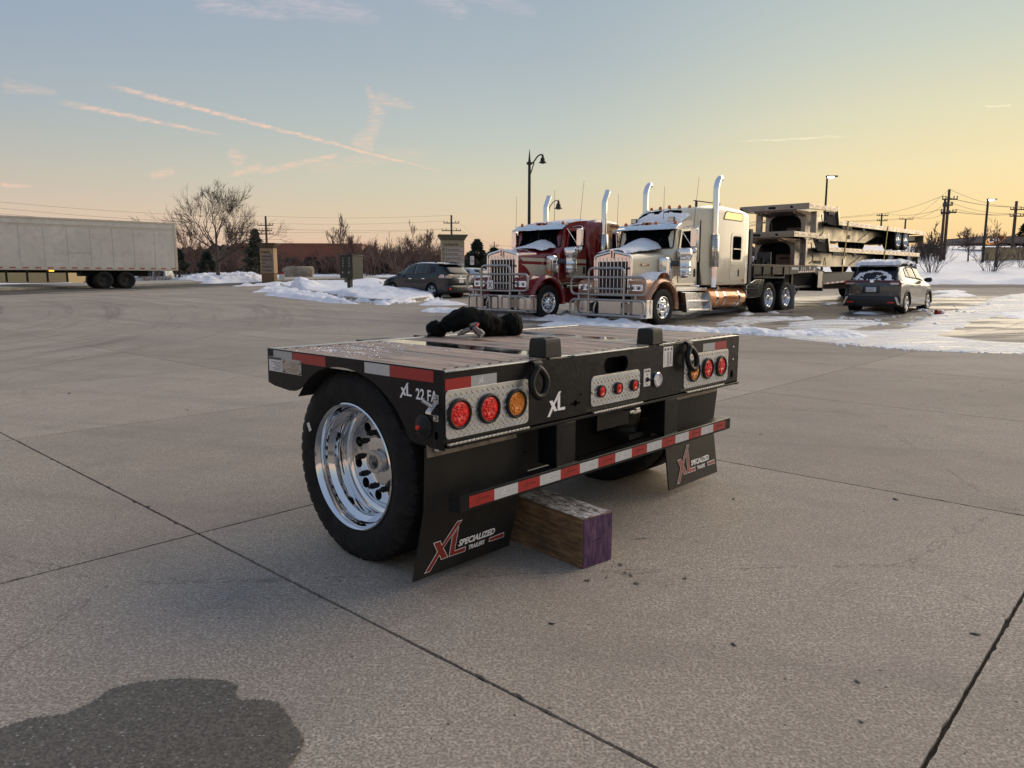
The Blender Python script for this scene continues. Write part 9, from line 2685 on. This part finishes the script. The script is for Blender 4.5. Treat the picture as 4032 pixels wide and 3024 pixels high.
# ================================================================== UTILITY POLES AND CABLES
def upole(label, sx, Yd, top_sy, arms, base_sy=None, r=0.14, aw=1.2, ins=True, z0=None):
    x = col(sx, Yd); z = (gzf(x, Yd) if base_sy is None else CAM_H + (1083 - base_sy) / 2950 * Yd); H_ = CAM_H + (1083 - top_sy) / 2950 * Yd - z
    T = thing('utility_pole', label, 'pole', (x, Yd, z), 0, None)
    mb = MB(); mb.tube([(0, 0, -0.5), (0, 0, H_)], [r, r * 0.75], 8); mb.build('pole_shaft', M['polewood'], T, smooth=50)
    tips = []
    for (sy, hw) in arms:
        zz = CAM_H + (1083 - sy) / 2950 * Yd - z
        mb = MB(); mb.box(-hw, hw, -r - 0.12, -r, zz - 0.07, zz + 0.07); mb.build('crossarm', M['polewood'], T)
        for k in (-1, -0.55, 0.55, 1):
            mb = MB(); mb.lathe([(0.001, 0.28), (0.05, 0.26), (0.07, 0.18), (0.04, 0.14), (0.06, 0.07), (0.03, 0.0)], 8, axis='Z', o=(k * hw * 0.97, -r - 0.06, zz + 0.07), closed=False); mb.build('insulator', M['greyplate'], T, smooth=60)
            tips.append(Vector((x + k * hw * 0.97, Yd - r, z + zz + 0.35)))
    tips.append(Vector((x, Yd, z + H_)))
    return T, tips


U = {}
U['a'] = upole('utility pole standing behind the left monument sign', 1065, 118, 860, [(895, 1.2), (915, 1.0), (928, 1.2)], r=0.20)
U['b'] = upole('utility pole rising behind the right monument sign', 1781, 128, 855, [(885, 1.3), (914, 1.6)], r=0.20)
U['c'] = upole('distant utility pole between the right sign evergreens and the red truck', 1946, 170, 955, [(972, 1.0), (988, 1.2)], r=0.14)
U['d'] = upole('utility pole seen between the white truck and the stacked trailers', 3003, 120, 862, [(882, 1.3)], r=0.17)
U['e'] = upole('utility pole behind the upper trailer, left of the pair there', 3439, 135, 845, [(854, 1.0), (873, 0.9)], r=0.19)
U['f'] = upole('utility pole behind the upper trailer, right of the pair there', 3532, 150, 866, [(867, 1.35)], r=0.20)
U['g'] = upole('taller of the twin utility poles at the right', 3691, 82, 754, [(792, 0.80), (814, 0.35), (842, 0.80)], base_sy=1035, r=0.17)
U['h'] = upole('shorter pole leaning beside the taller twin pole', 3678, 80, 790, [(818, 0.3), (846, 0.45)], base_sy=1030, r=0.16)
U['i'] = upole('utility pole right of the bright light pole, passing behind the canopy', 3953, 100, 798, [(830, 0.9), (855, 0.9)], r=0.22)
U['j'] = upole('utility pole at the right edge of the picture', 4031, 112, 800, [(823, 1.0), (860, 1.0)], r=0.22)


def cable(name, label, spans, r=0.03, sag=0.02, group='overhead cables between the utility poles'):
    mb = MB()
    pts = []
    for a, b_ in zip(spans[:-1], spans[1:]):
        L = (b_ - a).length
        for k in range(13):
            t = k / 12; p_ = a.lerp(b_, t); p_ = p_ - Vector((0, 0, sag * L * 4 * t * (1 - t))); pts.append(p_)
    mb.tube(pts, r, 4); o = mb.build(name, M['wire'], None); return tag(o, label, 'cable', group)


off = Vector
L0 = Vector((-95, 70, 9)); 
ORD = ['topmost', 'second highest', 'third highest', 'fourth highest', 'lowest']
for i, (pa, pb) in enumerate([(-1, -1), (0, 0), (5, 5), (9, 6)]):
    ta = U['a'][1]; tb_ = U['b'][1]; C1 = U['c'][1][min(i * 2, 7)]
    cable('overhead_cable', ORD[i if i < 3 else 4] + ' of the thin cables strung between the two poles behind the monument signs', [at(-700, 720 + 22 * i, 60), ta[pa], tb_[pb], C1, at(2560, 985 - i * 6, 260)], r=0.014, sag=0.012)
for i, gi in enumerate((-1, 0, 5, 8, 11)):
    G1 = U['g'][1][gi]; far_ = (U['e'] if i % 2 else U['f'])[1]; F1 = far_[-1] if gi == -1 else far_[min(gi, 3) if i < 3 else 3]
    cable('overhead_cable', ORD[i] + ' of the thin cables crossing the sky left of the twin poles', [at(2560, 925 + i * 8, 150), U['d'][1][min(i, 3)], F1, G1], r=0.020, sag=0.008)
    cable('overhead_cable', ORD[i] + ' of the thin cables running right from the twin poles over the canopy', [G1, U['i'][1][min(2 * i, 7)], U['j'][1][min(2 * i, 7)], at(4500, 700 + 30 * i, 130)], r=0.030 if i in (1, 3) else 0.018, sag=0.014)

# traffic signal, red pylon sign seen behind the trailers
Yq = 88; xq = col(3632, Yq); zq = gzf(xq, Yq); TS = thing('traffic_signal', 'traffic signal pole with two black signal heads left of the twin poles', 'traffic light', (xq, Yq, zq), 0)
zt_ = CAM_H + (1083 - 944) / 2950 * Yq - zq
mb = MB(); mb.tube([(0, 0, 0), (0, 0, zt_)], 0.11, 10); mb.build('pole', M['greyplate'], TS, smooth=50)
mb = MB(); mb.box(-1.4, 0, -0.06, 0.06, zt_ - 0.65, zt_ - 0.5); mb.build('mast_arm', M['greyplate'], TS)
for x in (-0.32, 0.20):
    z0 = CAM_H + (1083 - 996) / 2950 * Yq - zq
    mb = MB(); mb.box(x - 0.14, x + 0.14, -0.15, 0.05, z0, z0 + 0.72); hd = mb.build('signal_head', M['blackflat'], TS, bevel=0.02)
    for k in range(3):
        mb = MB(); mb.lathe([(0.11, -0.15), (0.11, -0.30), (0.095, -0.30), (0.095, -0.15)], 12, o=(x, 0, z0 + 0.12 + 0.24 * k)); mb.build('visor', M['blackflat'], hd)
Yq = 105; xq = col(3595, Yq); zq = gzf(xq, Yq); RS = thing('pylon_sign', 'red filling station pylon sign seen between the two stacked trailers', 'sign', (xq, Yq, zq), 0)
z0 = CAM_H + (1083 - 985) / 2950 * Yq - zq; z1_ = CAM_H + (1083 - 935) / 2950 * Yq - zq
mb = MB(); mb.box(0, 0.35, 0, 0.3, 0, z1_); mb.build('red_post', simple('sign_red_paint', (0.40, 0.03, 0.02), 0.5), RS)
mb = MB(); mb.box(0.35, 0.62, 0.05, 0.25, z0, z1_ - 0.6); mb.build('price_panel', M['label'], RS)
mb = MB(); mb.box(-0.5, 0.0, 0.02, 0.1, z0 + 0.9, z1_ - 0.1); mb.build('logo_panel', M['greyplate'], RS)

# can lying on the ice
q = G(*z6(1020, 1246)); CA = thing('paper_cup', 'crushed red and white paper cup lying on the ice beside the grey car', 'cup', (q.x, q.y, q.z + 0.05), R(20))
mb = MB(); mb.tube([(-0.16, 0, 0.02), (0.0, 0, 0.03)], [0.085, 0.075], 16); mb.build('cup_red', simple('cup_red', (0.28, 0.02, 0.02), 0.5), CA, smooth=50)
mb = MB(); mb.tube([(0.001, 0, 0.03), (0.14, 0.01, 0.03), (0.16, 0.012, 0.03)], [0.076, 0.068, 0.05], 16); mb.build('cup_white', M['label'], CA, smooth=50)
